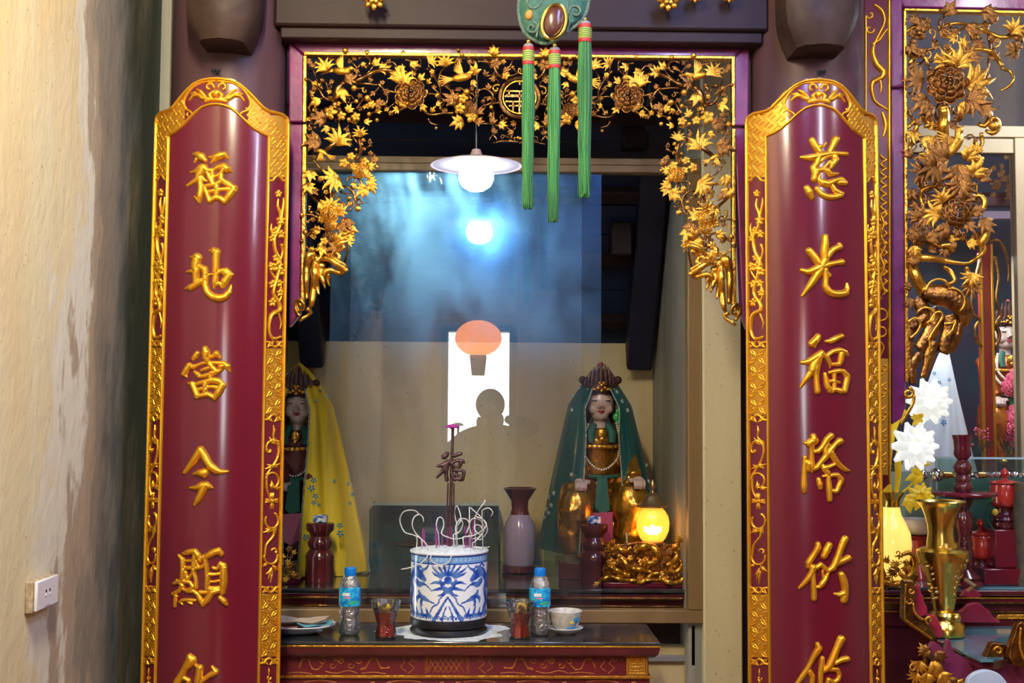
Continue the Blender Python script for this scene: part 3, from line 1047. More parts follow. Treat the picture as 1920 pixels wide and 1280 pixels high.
            obj('lattice_carving', relief(L, P, .0042, 1.0, dense=False, clip=lambda A, Y: (np.abs(A) > AE * .705) & (np.abs(A) < AE * .955)), 'goldp', t, ang=70)['kind'] = 'stuff'
    # plum blossom branches
    for sg in (-1, 1):
        S = []
        c0 = sg * AE * .836
        w_ = 15

        def X(u):
            return c0 + u * w_
        tr = [(X(.1), 372, 1.5), (X(0), 385, 2.5), (X(.5), 402, 3.4), (X(.3), 425, 3.4), (X(-.4), 446, 3.6), (X(-.2), 470, 3.6), (X(.5), 490, 3.5), (X(.1), 520, 3.6), (X(-.4), 548, 3.6), (X(.4), 566, 4), (X(.6), 580, 4.6), (X(-.6), 590, 4.5), (X(-.9), 618, 3), (X(-.3), 634, 3.2), (X(.8), 630, 2.4)]
        S.append(tr)
        S.append([(X(.6), 402, 3), (X(.9), 380, 2), (X(.9), 370, 1)])
        S.append([(X(-.4), 446, 3), (X(-.9), 430, 2), (X(-.8), 418, 1)])
        S.append([(X(.5), 490, 2.6), (X(.9), 470, 2), (X(.7), 458, 3)])
        S.append([(X(-.2), 520, 2.6), (X(-.8), 508, 2), (X(-.9), 492, 2.6)])
        S.append([(X(.4), 566, 2.6), (X(.95), 550, 2), (X(.7), 538, 2.5)])
        S.append([(X(.5), 588, 2), (X(.9), 604, 1.6), (X(.7), 616, .8)])
        def bl(u, y, r_):
            x_ = X(u)
            for k in range(5):
                a_ = 2 * PI * k / 5 - PI / 2
                S.append([(x_ + r_ * .55 * math.cos(a_), y + r_ * .55 * math.sin(a_), r_ * .42), (x_ + r_ * .72 * math.cos(a_), y + r_ * .72 * math.sin(a_), r_ * .42)])
            S.append([(x_, y, r_ * .3), (x_, y + .1, r_ * .3)])
        for u, y, r_ in ((.1, 362, 7), (.5, 412, 9), (-.2, 432, 8), (-.7, 446, 7), (.6, 438, 8), (-.1, 482, 7), (.2, 498, 10), (-.6, 500, 8), (.7, 508, 8), (.5, 530, 7), (-.5, 532, 8), (.6, 548, 7), (-.5, 566, 8)):
            bl(u, y, r_)
        obj('blossom_carving', relief(S, P, .0075, 1.0, kr=3.2, clip=lambda A, Y: (np.abs(A) > AE * .7) & (np.abs(A) < AE * .962)), 'goldp', t, ang=70)['kind'] = 'stuff'
        # scroll vine 786-1100
        S = []
        def leafy(u, y, ang, l_):
            x_ = X(u)
            for d_, k in ((0, 1), (.45, .72), (-.45, .6)):
                S.append([(x_, y, 1.6), (x_ + l_ * k * .55 * math.cos(ang + d_ * .6), y + l_ * k * .55 * math.sin(ang + d_ * .6), 2.6), (x_ + l_ * k * math.cos(ang + d_), y + l_ * k * math.sin(ang + d_), .7)])
        S.append([(X(0), 797, .8), (X(.1), 806, 2.4), (X(0), 818, 1.6), (X(.6), 826, 2)])
        S.append(spiral(X(-.1), 838, 13, 13, -PI * .1, -PI * 1.05, 2.2, 2.2, 12) + spiral(X(-.55), 843, 6, 2, PI * 1, PI * .1, 2.2, 3.2, 8))
        S.append([(X(.75), 826, 2.2), (X(.85), 845, 2.6), (X(.5), 862, 2.4), (X(-.2), 876, 2.2), (X(-.8), 888, 2)])
        leafy(.2, 872, PI * .9, 20); leafy(-.1, 874, -.3, 20); leafy(.3, 832, -PI * .75, 18)
        S.append(spiral(X(0), 900, 15, 13, -PI * .9, PI * .55, 2.2, 2.2, 16))
        S.append([(X(-.85), 888, 2.2), (X(-.8), 915, 2.2), (X(-.3), 932, 1.8)])
        leafy(-.1, 915, -PI * .5, 14); leafy(.4, 915, -.2, 14)
        for k in range(4):
            a_ = k * PI / 2
            for e in (-.28, 0, .28):
                S.append([(X(0), 938, 1.6), (X(0) + 9 * math.cos(a_ + e), 938 + 9 * math.sin(a_ + e), 2.1), (X(0) + 15 * math.cos(a_ + e * .8), 938 + 15 * math.sin(a_ + e * .8), .8)])
        S.append([(X(0), 938, 4), (X(0), 938.2, 4)])
        S.append(spiral(X(0), 975, 15, 14, -PI * .35, PI * 1.15, 2.3, 2.2, 16))
        leafy(.6, 985, PI * .6, 22); leafy(0, 992, PI * .9, 18)
        S.append([(X(.8), 982, 2), (X(.3), 1003, 2.2), (X(-.7), 1020, 2.2), (X(-.9), 1040, 2.2)])
        S.append(spiral(X(0), 1042, 15, 14, PI, -PI * .05, 2.2, 2.2, 12))
        S.append(spiral(X(.5), 1033, 7, 3, PI * 1.1, PI * 2.2, 1.6, 2.6, 8))
        leafy(.3, 1060, PI * .2, 16); leafy(.1, 1064, PI * .6, 22); leafy(-.6, 1056, PI * .8, 10)
        S.append([(X(.3), 1070, 1.4), (X(.1), 1080, 2.4), (X(0), 1092, .8)])
        # lower panel
        S.append([(X(0), 1252, .8), (X(0), 1258, 2), (X(0), 1266, 1)])
        S.append(spiral(X(0), 1270, 5, 2, 0, 4, 1.5, 2, 6))
        leafy(0, 1292, -PI * .5, 20); leafy(-.2, 1300, -PI * .8, 18); leafy(.2, 1300, -PI * .2, 18)
        obj('scroll_carving', relief(S, P, .0065, 1.0, kr=2.6, clip=lambda A, Y: (np.abs(A) > AE * .7) & (np.abs(A) < AE * .962)), 'goldp', t, ang=70)['kind'] = 'stuff'
    # hanging hook
    hk = at(cpx + (0 if cpx > 900 else 10), 134 + dy, YC - PR + .05)
    mb = MB()
    mb.tube([hk + Vector((-.012, 0, -.006)), hk + Vector((0, -.006, .004)), hk + Vector((.012, 0, -.006))], .003, 6)
    mb.tube([hk + Vector((0, .03, .002)), hk, hk + Vector((0, -.01, -.01)), hk + Vector((0, -.004, -.022))], .0032, 6)
    for dx in (-.011, 0.0, .011):
        mb.ball(hk + Vector((dx, -.003, .003)), .0045, 8, 6)
    obj('hook', mb, 'black', t)
    return t


M['goldg'] = mat('gilt_ground', (0.52, 0.25, 0.025), 0.45, 0.6)
board(395, ['fu1', 'di', 'dang', 'jin', 'xian', 'hua'],
      ['topmost character on the left board', 'second character from the top on the left board', 'third character from the top on the left board', 'fourth, open roof-shaped character on the left board', 'fifth, densest character on the left board', 'lowest character, cut by the picture edge, left board'],
      'maroon couplet board with six gilt characters on the left column beside the cream wall', 0)
board(1540, ['ci', 'guang', 'fu2', 'jiang', 'yan', 'you'],
      ['topmost character on the right board', 'second character from the top on the right board', 'third character from the top on the right board', 'fourth character from the top on the right board', 'fifth character from the top on the right board', 'lowest character, cut by the picture edge, right board'],
      'maroon couplet board with six gilt characters on the right column, bluish shine along it', 2)
# ================================================================== carved openwork: shared meshes
def fan(n, spread, l0, l1, w, fl=.45, curl=.18):
    """leaf of n ribbed lobes fanning from the origin along +X, in the XZ plane, facing -Y"""
    mb = MB()
    for k in range(n):
        t = 0 if n == 1 else (k / (n - 1) * 2 - 1)
        a_ = t * spread
        L_ = l1 - (l1 - l0) * abs(t)
        pts, rd = [], []
        for i in range(6):
            s_ = i / 5
            b_ = a_ * (1 + .5 * s_) + .15 * s_ * s_ * (1 if t >= 0 else -1)
            pts.append((L_ * s_ * math.cos(b_), -.10 * math.sin(PI * s_) - curl * s_ * s_ * .6, L_ * s_ * math.sin(b_)))
            rd.append(w * (.55 + 1.0 * math.sin(PI * min(1, s_ * .85 + .08))) * (1 - s_ ** 3 * .93))
        mb.tube(pts, rd, 7, fl, nrm=(0, 1, 0))
    return mb


def flower_mb(n=5, pet=.42, cup=.15, core=.22, ring=True):
    mb = MB()
    for k in range(n):
        a_ = 2 * PI * k / n
        d = Vector((math.cos(a_), 0, math.sin(a_)))
        rm = Matrix.Rotation(-a_, 3, 'Y') @ Matrix.Rotation(.35, 3, 'Z')
        mb.ball(d * .58 + Vector((0, -cup, 0)), (pet, .13, pet * .86), 10, 6, rm)
    mb.ball((0, -.22, 0), (core, core * .8, core), 10, 6)
    if ring:
        mb.tube([Vector((.36 * math.cos(t), -.2, .36 * math.sin(t))) for t in [2 * PI * i / 14 for i in range(15)]], .06, 5)
    return mb


def peony_mb():
    mb = MB()
    for lay, (n, rr, dep, pr) in enumerate(((9, .80, .0, .34), (7, .58, -.16, .28), (5, .36, -.3, .22), (3, .16, -.4, .15))):
        for k in range(n):
            a_ = 2 * PI * (k + .5 * (lay % 2)) / n
            d = Vector((math.cos(a_), 0, math.sin(a_)))
            rm = Matrix.Rotation(-a_, 3, 'Y') @ Matrix.Rotation(.55 + .2 * lay, 3, 'Z')
            mb.ball(d * rr + Vector((0, dep, 0)), (pr, .09, pr * .9), 10, 6, rm)
            mb.tube([d * rr + Vector((pr * .9 * math.cos(a_ + t), dep - .1, pr * .9 * math.sin(a_ + t))) for t in (-1.2, -.6, 0, .6, 1.2)], .045, 5)
    return mb


def bird_mb():
    """songbird in flight, beak to +X, length about 2"""
    mb = MB()
    mb.ball((0, 0, 0), (.62, .2, .26), 14, 9)
    mb.ball((.62, -.04, .2), (.2, .15, .18), 10, 8)
    mb.tube([(.75, -.05, .2), (.98, -.06, .16)], [.07, .01], 6)
    mb.tube([(.3, -.02, .04), (.5, -.03, .14), (.62, -.03, .2)], [.2, .15, .14], 8)
    for k in range(5):          # tail
        a_ = PI + .5 - k * .24
        mb.tube([(-.45, 0, -.02), (-.9, -.02, .0 + .25 * math.sin(a_) * -1), (-.5 + .95 * math.cos(a_), -.03, -.95 * math.sin(a_) * .8)], [.07, .08, .02], 6, .5)
    for k in range(6):          # raised wing
        a_ = PI * .5 + .12 + k * .17
        l_ = .95 - .06 * k
        mb.tube([(.1, -.12, .1), (.1 + .55 * l_ * math.cos(a_), -.16, .1 + .55 * l_ * math.sin(a_)), (.1 + l_ * math.cos(a_), -.14, .1 + l_ * math.sin(a_))], [.07, .085, .02], 6, .5)
    mb.ball((.69, -.17, .24), .03, 6, 5)
    return mb


def curl_mb():
    mb = MB()
    pts = spiral(0, 0, .9, .12, 0, 5.2, .16, .09, 16)
    mb.tube([(x - .9, -.05 - .02 * i, y) for i, (x, y, r_) in enumerate(pts)], [p[2] for p in pts], 7)
    mb.ball((pts[-1][0] - .9, -.35, pts[-1][1]), .17, 8, 6)
    return mb


GM = {}
for suf, mt in (('', 'gold'), ('_dark', 'goldd')):
    GM['leaf' + suf] = mesh_of(fan(5, .62, .62, 1.0, .13), mt, 'leaf_mesh')
    GM['leaf3' + suf] = mesh_of(fan(3, .36, .75, 1.0, .15), mt, 'leaf_mesh')
    GM['tuft' + suf] = mesh_of(fan(7, .85, .7, 1.0, .09), mt, 'leaf_mesh')
    GM['flower' + suf] = mesh_of(flower_mb(), mt, 'flower_mesh')
    GM['peony' + suf] = mesh_of(peony_mb(), mt, 'peony_mesh')
    GM['bird' + suf] = mesh_of(bird_mb(), mt, 'bird_mesh')
    GM['curl' + suf] = mesh_of(curl_mb(), mt, 'curl_mesh')
    GM['bud' + suf] = mesh_of(MB().ball((0, 0, 0), 1, 12, 8), mt, 'bud_mesh')


def ev(ang, tilt=0.0, tw=0.0):
    """euler turning local +X to the picture angle (degrees, anticlockwise)"""
    return (Matrix.Rotation(-R(ang), 3, 'Y') @ Matrix.Rotation(tilt, 3, 'Z') @ Matrix.Rotation(tw, 3, 'X')).to_euler()


# ================================================================== carved frame of the main bay
fr = thing('openwork_valance', 'plum lacquered frame with gilt openwork of birds and blossoms over the niche', 'valance', at(973, 640, FRY))
T = .05
XM = at(973.5, 230, FRY).x


def P3(x, y, d=0.0):
    return at(x, y, FRY + d)


mb = MB()
for seg in ([(541, 76), (569, 103), (568, 229), (541, 229)], [(541, 232), (568, 232), (562, 588), (541, 614)]):
    obj('side_post', MB().pxprism(seg, FRY - .02, T), 'purple', fr, smooth=False, bev=.006)
for seg in ([(1406, 80), (1377, 107), (1376, 236), (1404, 237)], [(1376, 239), (1404, 240), (1402, 618), (1392, 590)]):
    obj('side_post', MB().pxprism(seg[::-1], FRY - .02, T), 'purple', fr, smooth=False, bev=.006)
obj('top_rail', MB().pxprism([(541, 75), (1406, 79), (1378, 107), (569, 102)], FRY - .02, T), 'purple', fr, smooth=False, bev=.006)
obj('gilt_bead', MB().pxprism([(569, 96), (1379, 104), (1379, 111), (569, 103)], FRY - .028, .03), 'gold', fr, smooth=False, bev=.003)
for seg in ([(568, 103), (575, 103), (574, 229), (567, 229)], [(567, 232), (575, 232), (570, 566), (563, 566)],
            [(1372, 108), (1379, 108), (1379, 236), (1373, 236)], [(1373, 240), (1380, 240), (1381, 570), (1373, 570)]):
    obj('gilt_bead', MB().pxprism(seg, FRY - .028, .03), 'gold', fr, smooth=False, bev=.003)
# dark backing slats that carry the openwork (thin lattice seen between the leaves)


class Lace:
    """places carved pieces given in picture pixels; left half mirrored to the right half"""

    def __init__(s, parent, Y, mir=None, rnd=None):
        s.p, s.Y, s.mir = parent, Y, mir
        s.occ = []

    def _pt(s, x, y, d):
        p = at(x, y, s.Y + d)
        return p

    def both(s, fn, x, y, d):
        p = s._pt(x, y, d)
        fn(p, 1)
        if s.mir is not None:
            q = Vector((2 * s.mir - p.x, p.y, p.z - .0028))
            fn(q, -1)

    def piece(s, kind, name, x, y, ang, size_px, d=-.02, tilt=0.0, dark=False, both=True, sy=1.0):
        k = size_px / ppm(s.Y)
        me = GM[kind + ('_dark' if dark else '')]
        s.occ.append((x, y, size_px * .5))

        def f(p, sg):
            a_ = ang if sg > 0 else 180 - ang
            o = inst(me, name, s.p, p, ev(a_, tilt * sg), (k, k, k * sy if sg > 0 else -k * sy))
            if sg < 0:
                o.scale = (k, k, -k * sy)
        if both:
            s.both(f, x, y, d)
        else:
            f(s._pt(x, y, d), 1)

    def branch(s, pts, d=-.005, both=True, m='goldd', name='branch'):
        st = densify(pts, 5)
        k = 1 / ppm(s.Y)

        def mk(sg):
            P_ = []
            for i, (x, y, r_) in enumerate(st):
                p = s._pt(x, y, d + .008 * math.sin(i * .7))
                if sg < 0:
                    p = Vector((2 * s.mir - p.x, p.y, p.z - .0028))
                P_.append(p)
            obj(name, MB().tube(P_, [r_ * k for _, _, r_ in st], 7), m, s.p, ang=0)
        mk(1)
        if both and s.mir is not None:
            mk(-1)


LC = Lace(fr, FRY - .012, mir=XM)
# main branches (left half)
for b_ in (
    [(576, 147, 2.2), (590, 158, 2), (600, 170, 2), (606, 182, 2.4), (618, 188, 2.6), (632, 188, 3)],
    [(586, 125, 1.8), (592, 145, 1.6), (602, 168, 2)],
    [(596, 186, 1.6), (612, 184, 2.4), (626, 190, 2.6)],
    [(628, 205, 4.5), (628, 185, 6), (636, 163, 6.5), (652, 152, 5.5), (672, 150, 4), (690, 140, 3.5), (712, 132, 4.5), (735, 134, 4), (750, 150, 3)],
    [(652, 152, 3), (670, 156, 2.5), (690, 157, 2), (708, 159, 2), (712, 154, 1.6)],
    [(710, 158, 2), (720, 168, 2.4), (727, 184, 2.2), (722, 199, 1.6)],
    [(722, 168, 1.8), (740, 173, 1.8), (756, 177, 2)],
    [(684, 128, 2), (692, 122, 2.5), (700, 118, 2.2), (712, 108, 1.2)],
    [(672, 110, 2), (684, 106, 2.4), (694, 112, 2.4), (692, 122, 2)],
    [(668, 204, 2), (674, 196, 2.2), (680, 186, 2.6), (690, 182, 2.4), (700, 196, 2)],
    [(732, 212, 2), (744, 208, 2.4), (756, 203, 2.4), (764, 196, 2.6)],
    [(788, 196, 2.6), (800, 212, 2.4), (814, 215, 2), (830, 212, 2), (850, 212, 2.2)],
    [(803, 222, 1.2), (808, 231, 1.8), (820, 234, 1.5)],
    [(800, 128, 2), (812, 140, 2.2), (822, 156, 2), (826, 172, 1.6), (820, 186, 1.6)],
    [(760, 112, 2.2), (775, 116, 1.8), (790, 126, 1.2)],
    [(862, 164, 1.6), (876, 174, 1.8), (884, 186, 2)],
    [(892, 182, 1.8), (896, 172, 1.6), (908, 166, 1.8), (920, 172, 1.8), (926, 184, 2), (920, 194, 2.2), (906, 198, 2), (898, 206, 1.6)],
    [(906, 198, 2), (924, 194, 2), (937, 192, 2)],
    [(896, 115, 1.4), (912, 116, 1.8), (924, 120, 2), (932, 138, 2.6), (944, 146, 3), (950, 140, 2)],
    [(900, 232, 1), (920, 232, 1.4), (936, 236, 2.4), (948, 242, 2.6)],
    # side pendant
    [(636, 236, 3), (634, 250, 4), (630, 266, 4.5), (612, 280, 4), (604, 288, 3.5)],
    [(640, 264, 1.8), (650, 256, 2.2), (660, 254, 2), (670, 268, 1.8)],
    [(672, 236, 3), (674, 262, 3), (676, 285, 3.5), (668, 300, 3.5)],
    [(588, 300, 1.6), (600, 315, 2), (610, 324, 2.4), (620, 322, 2)],
    [(574, 356, 2.6), (582, 366, 2.4), (592, 374, 3), (604, 388, 4)],
    [(572, 402, 1.8), (586, 403, 2), (596, 408, 2.4)],
    [(624, 372, 1.6), (628, 360, 2), (636, 352, 2), (650, 350, 2), (660, 358, 2), (664, 374, 2), (660, 390, 1.8), (652, 396, 1.4)],
    [(650, 342, 1.5), (652, 334, 2), (662, 332, 2), (674, 336, 2), (678, 346, 2), (668, 352, 2)],
    [(662, 356, 2), (666, 372, 2.4), (670, 388, 2)],
    [(568, 450, 1.8), (578, 440, 2.2), (588, 432, 2.2), (600, 428, 2.4), (612, 432, 2.6)],
    [(650, 430, 2.2), (655, 445, 2), (653, 462, 1.8), (650, 478, 2), (646, 492, 2.2)],
):
    LC.branch(b_)
# blossom tufts, leaves, birds (kind, name, x, y, angle, size)
for it in (
    ('bird', 'bird', 640, 133, -8, 26), ('tuft', 'leaf', 612, 132, 115, 26), ('tuft', 'leaf', 586, 126, 90, 10), ('bud', 'bud', 604, 151, 0, 5.5),
    ('leaf', 'leaf', 648, 150, 20, 24), ('leaf3', 'leaf', 640, 166, -80, 26), ('bud', 'bud', 664, 165, 0, 7), ('leaf3', 'leaf', 600, 188, 200, 22),
    ('flower', 'flower', 619, 211, 0, 13), ('flower', 'flower', 640, 217, 20, 9), ('flower', 'flower', 667, 219, 30, 9), ('leaf', 'leaf', 610, 224, 176, 28),
    ('leaf', 'leaf', 652, 210, 60, 16), ('bud', 'bud', 654, 224, 0, 5), ('leaf3', 'leaf', 683, 228, 0, 14), ('bud', 'bud', 707, 225, 0, 4.5),
    ('bud', 'bud', 689, 184, 0, 7), ('flower', 'flower', 697, 196, 0, 8), ('leaf', 'leaf', 704, 192, -20, 18), ('bud', 'bud', 668, 190, 0, 5), ('bud', 'bud', 692, 214, 0, 5),
    ('leaf3', 'leaf', 700, 122, 40, 18), ('leaf', 'leaf', 712, 130, 15, 22), ('leaf3', 'leaf', 734, 136, -40, 22), ('leaf3', 'leaf', 745, 126, -30, 18),
    ('tuft', 'leaf', 752, 158, 78, 34), ('peony', 'peony', 770, 176, 0, 24), ('flower', 'flower', 757, 193, 0, 10), ('bud', 'bud', 748, 173, 0, 6),
    ('leaf', 'leaf', 748, 205, 200, 14), ('leaf3', 'leaf', 790, 196, -60, 16), ('leaf3', 'leaf', 785, 150, 40, 16),
    ('tuft', 'leaf', 804, 117, 35, 20), ('tuft', 'leaf', 836, 124, 100, 24), ('bird', 'bird', 866, 145, 10, 27), ('leaf3', 'leaf', 888, 140, 70, 22),
    ('leaf3', 'leaf', 886, 150, -70, 14), ('flower', 'flower', 868, 184, 0, 10), ('flower', 'flower', 862, 203, 10, 11), ('flower', 'flower', 885, 219, 20, 12),
    ('leaf', 'leaf', 855, 193, 140, 28), ('peony', 'peony', 880, 204, 0, 12), ('leaf', 'leaf', 868, 228, 195, 26), ('leaf3', 'leaf', 892, 226, -20, 18), ('leaf3', 'leaf', 896, 212, 30, 14),
    ('bud', 'bud', 906, 190, 0, 5), ('bud', 'bud', 921, 201, 0, 4.5), ('bud', 'bud', 875, 172, 0, 7), ('leaf3', 'leaf', 916, 168, 88, 12),
    ('leaf', 'leaf', 926, 103, 88, 20), ('flower', 'flower', 929, 119, 0, 12), ('leaf', 'leaf', 944, 133, 10, 14), ('flower', 'flower', 948, 142, 0, 8), ('curl', 'leaf', 936, 160, 60, 10),
    ('leaf3', 'leaf', 922, 232, 70, 16), ('leaf', 'leaf', 936, 232, -20, 16), ('bud', 'bud', 818, 240, 0, 3.5), ('leaf3', 'leaf', 818, 196, 20, 12), ('bud', 'bud', 826, 202, 0, 3),
    ('bud', 'bud', 574, 149, 0, 4.5), ('bud', 'bud', 647, 95, 0, 6), ('bud', 'bud', 688, 99, 0, 5.5), ('bud', 'bud', 756, 100, 0, 6), ('bud', 'bud', 859, 93, 0, 4), ('bud', 'bud', 866, 103, 0, 5), ('bud', 'bud', 880, 105, 0, 5),
    ('leaf3', 'leaf', 860, 108, -90, 14), ('leaf3', 'leaf', 770, 118, -20, 18),
    # side pendant
    ('leaf', 'leaf', 600, 264, 190, 34), ('leaf3', 'leaf', 618, 240, 200, 16), ('tuft', 'leaf', 632, 272, 75, 34), ('leaf', 'leaf', 648, 270, 30, 14),
    ('tuft', 'leaf', 676, 256, 100, 20), ('bud', 'bud', 681, 262, 0, 4.5), ('bud', 'bud', 677, 270, 0, 4.5), ('bud', 'bud', 682, 279, 0, 5), ('bud', 'bud', 668, 280, 0, 3.5),
    ('bird', 'bird', 604, 285, 150, 17), ('leaf', 'leaf', 584, 320, -100, 24), ('tuft', 'leaf', 634, 332, 215, 36), ('bud', 'bud', 622, 300, 0, 4), ('leaf3', 'leaf', 618, 318, -70, 12),
    ('flower', 'flower', 645, 306, 0, 10), ('flower', 'flower', 658, 293, 0, 8), ('flower', 'flower', 662, 312, 0, 8), ('flower', 'flower', 683, 303, 0, 9), ('peony', 'peony', 676, 320, 0, 12),
    ('leaf', 'leaf', 690, 314, 20, 16), ('leaf3', 'leaf', 700, 305, 75, 16), ('bud', 'bud', 705, 297, 0, 3.5), ('bud', 'bud', 706, 312, 0, 3.5), ('flower', 'flower', 690, 328, 0, 8), ('leaf', 'leaf', 690, 336, -40, 20),
    ('leaf', 'leaf', 688, 352, 215, 26), ('leaf3', 'leaf', 694, 345, -70, 20), ('bud', 'bud', 655, 371, 0, 4.5), ('bud', 'bud', 671, 391, 0, 7),
    ('leaf', 'leaf', 576, 344, -70, 24), ('leaf3', 'leaf', 586, 352, -60, 18), ('bud', 'bud', 569, 353, 0, 5), ('bud', 'bud', 566, 403, 0, 5), ('bud', 'bud', 584, 398, 0, 3.5),
    ('leaf', 'leaf', 600, 380, -50, 24), ('tuft', 'leaf', 618, 392, 80, 28), ('peony', 'peony', 618, 400, 0, 15), ('leaf', 'leaf', 634, 400, 30, 22), ('flower', 'flower', 602, 411, 0, 8),
    ('peony', 'peony', 620, 420, 0, 11), ('leaf3', 'leaf', 644, 410, -60, 28), ('leaf3', 'leaf', 652, 420, -75, 30), ('leaf', 'leaf', 636, 420, -50, 22),
    ('peony', 'peony', 618, 446, 0, 11), ('leaf', 'leaf', 600, 434, 160, 18), ('bud', 'bud', 592, 427, 0, 4), ('bud', 'bud', 566, 452, 0, 5), ('bud', 'bud', 572, 435, 0, 5.5),
    ('leaf3', 'leaf', 640, 440, 60, 22), ('leaf', 'leaf', 648, 440, -70, 26), ('bud', 'bud', 661, 438, 0, 3.5), ('bud', 'bud', 660, 456, 0, 4),
    ('leaf', 'leaf', 626, 452, 10, 26), ('leaf3', 'leaf', 634, 462, -160, 24), ('leaf3', 'leaf', 608, 462, -110, 22), ('flower', 'flower', 608, 452, 0, 8),
):
    kind, nm, x, y, a_, s_ = it
    LC.piece(kind, nm, x, y, a_, s_ * (1.14 if kind != 'bud' else .9), d=random.uniform(-.022, -.008), tilt=random.uniform(-.35, .35), dark=(random.random() < .22))
# random fill of the remaining gaps with small carved leaves and buds on twigs
rg = random.Random(5)


def in_lace(x, y):
    if 578 < x < 972:
        low = 228 if x < 700 else (212 if x < 735 else (204 if x < 800 else (218 if x < 850 else (234 if x < 915 else 262))))
        if 108 < y < low:
            return not (math.hypot(x - 973, y - 183) < 44)
    if 578 < x < 700 and 228 <= y < 470:
        rgt = lin([(228, 688), (290, 700), (340, 700), (360, 690), (400, 668), (470, 655)], y)
        return x < rgt
    return False


tries = 0
filled = 0
while tries < 5000 and filled < 120:
    tries += 1
    x, y = rg.uniform(578, 972), rg.uniform(108, 470)
    if not in_lace(x, y) or any(math.hypot(x - a, y - b) < c + 7 for a, b, c in LC.occ):
        continue
    filled += 1
    kind = rg.choice(['leaf3', 'leaf', 'curl', 'flower', 'bud', 'leaf3'])
    s_ = {'leaf3': 13, 'leaf': 14, 'curl': 7, 'flower': 6, 'bud': 3.2}[kind]
    LC.piece(kind, {'leaf3': 'leaf', 'leaf': 'leaf', 'curl': 'curl', 'flower': 'flower', 'bud': 'bud'}[kind], x, y, rg.uniform(0, 360), s_, d=rg.uniform(-.004, .014), tilt=rg.uniform(-.5, .5), dark=rg.random() < .6)
    near = sorted(LC.occ[:-1], key=lambda o: math.hypot(o[0] - x, o[1] - y))[:1]
    for o_ in near:
        LC.branch([(x, y, 1.3), ((x + o_[0]) / 2 + rg.uniform(-4, 4), (y + o_[1]) / 2 + rg.uniform(-4, 4), 1.5), (o_[0], o_[1], 1.6)], d=.004, name='twig')
# central lower tips hidden behind the tassels
LC.branch([(925, 268, 1), (945, 264, 1.6), (973, 266, 2)], name='twig')
LC.branch([(918, 262, 1), (924, 252, 1.8), (932, 262, 1.2)], name='twig')
# round longevity medallion
cM = P3(974, 183, -.03)
k_ = 1 / ppm(FRY)
med = obj('medallion', MB().tube([cM + Vector((37 * k_ * math.cos(t), 0, 37 * k_ * math.sin(t))) for t in [2 * PI * i / 48 for i in range(49)]], 3.4 * k_, 8), 'goldd', fr)
obj('medallion_rim', MB().tube([cM + Vector((31 * k_ * math.cos(t), -.004, 31 * k_ * math.sin(t))) for t in [2 * PI * i / 48 for i in range(49)]], 1.6 * k_, 6), 'gold', med)
for (u, v, w_, h_) in ((0, 22, 1.6, 17), (0, -4, 1.6, 54), (-15, 12, 26, 1.4), (15, 12, 26, 1.4), (-14, 4, 22, 1.4), (14, 4, 22, 1.4), (0, 2, 54, 1.5), (-14, -8, 24, 1.4), (14, -8, 24, 1.4),
                       (-12, -17, 1.4, 18), (12, -17, 1.4, 18), (0, -16, 40, 1.4), (-20, 8, 1.4, 10), (20, 8, 1.4, 10)):
    c_ = cM + Vector((u * k_, 0, v * k_))
    obj('longevity_bar', MB().box((c_.x - w_ * k_ / 2 - .001, c_.y - .004, c_.z - h_ * k_ / 2 - .001), (c_.x + w_ * k_ / 2 + .001, c_.y + .006, c_.z + h_ * k_ / 2 + .001)), 'goldd', med, smooth=False)
# cloud brackets at the foot of each post: ribbed mane of flowing locks
for b_ in (
    [(606, 600, .6), (600, 560, 0)],
):
    pass
for b_ in (
    [(575, 560, 3), (574, 520, 5), (577, 485, 6.5), (586, 476, 6), (590, 500, 5), (588, 540, 5.5), (584, 570, 4), (580, 578, 2)],
    [(594, 480, 5), (590, 510, 6.5), (594, 535, 4.5), (598, 552, 1.6)],
    [(603, 494, 6), (602, 515, 5.5), (608, 532, 1.8)],
    [(592, 492, 4.5), (600, 484, 5.5), (618, 486, 5), (634, 497, 5.5), (644, 506, 5.5), (636, 512, 4), (618, 506, 4.5), (608, 512, 5), (604, 524, 4), (610, 540, 1.2)],
    [(600, 486, 3.5), (616, 480, 4), (632, 488, 3.6), (648, 500, 3.4)],
    [(616, 512, 4), (614, 524, 3.4), (618, 536, 1)],
    [(622, 482, 4), (624, 474, 4.6), (632, 474, 4), (636, 484, 3.4), (630, 490, 2.6)],
    [(602, 470, 5), (600, 460, 5), (606, 454, 3.5)],
    [(606, 472, 4), (622, 466, 4.5), (638, 456, 4.5), (652, 452, 3.5)],
    [(612, 478, 3.4), (630, 472, 3.8), (648, 462, 3.2)],
    [(575, 578, 4), (583, 585, 3.4), (576, 592, 2.6), (568, 596, 3), (562, 602, 2)],
    [(566, 574, 2.8), (560, 568, 2.8), (556, 574, 2.8), (560, 582, 2.8), (568, 580, 2.4), (570, 570, 2.4), (562, 562, 2.8), (554, 568, 2.6), (556, 584, 2.6), (562, 592, 2.4)],
):
    LC.branch([(x, y, r_ * 1.25) for x, y, r_ in b_], d=-.022, m='gold', name='flowing_lock')
LC.piece('bud', 'bud', 648, 506, 0, 5, d=-.03)

# ================================================================== hanging brocade charm with tassels
CY = 3.25
ch = thing('hanging_charm', 'green brocade hanging charm with an amber disc and three green tassels', 'ornament', at(1035, 80, CY))
kc = 1 / ppm(CY)


def cp(x, y, d=0.0):
    return at(x, y, CY + d)


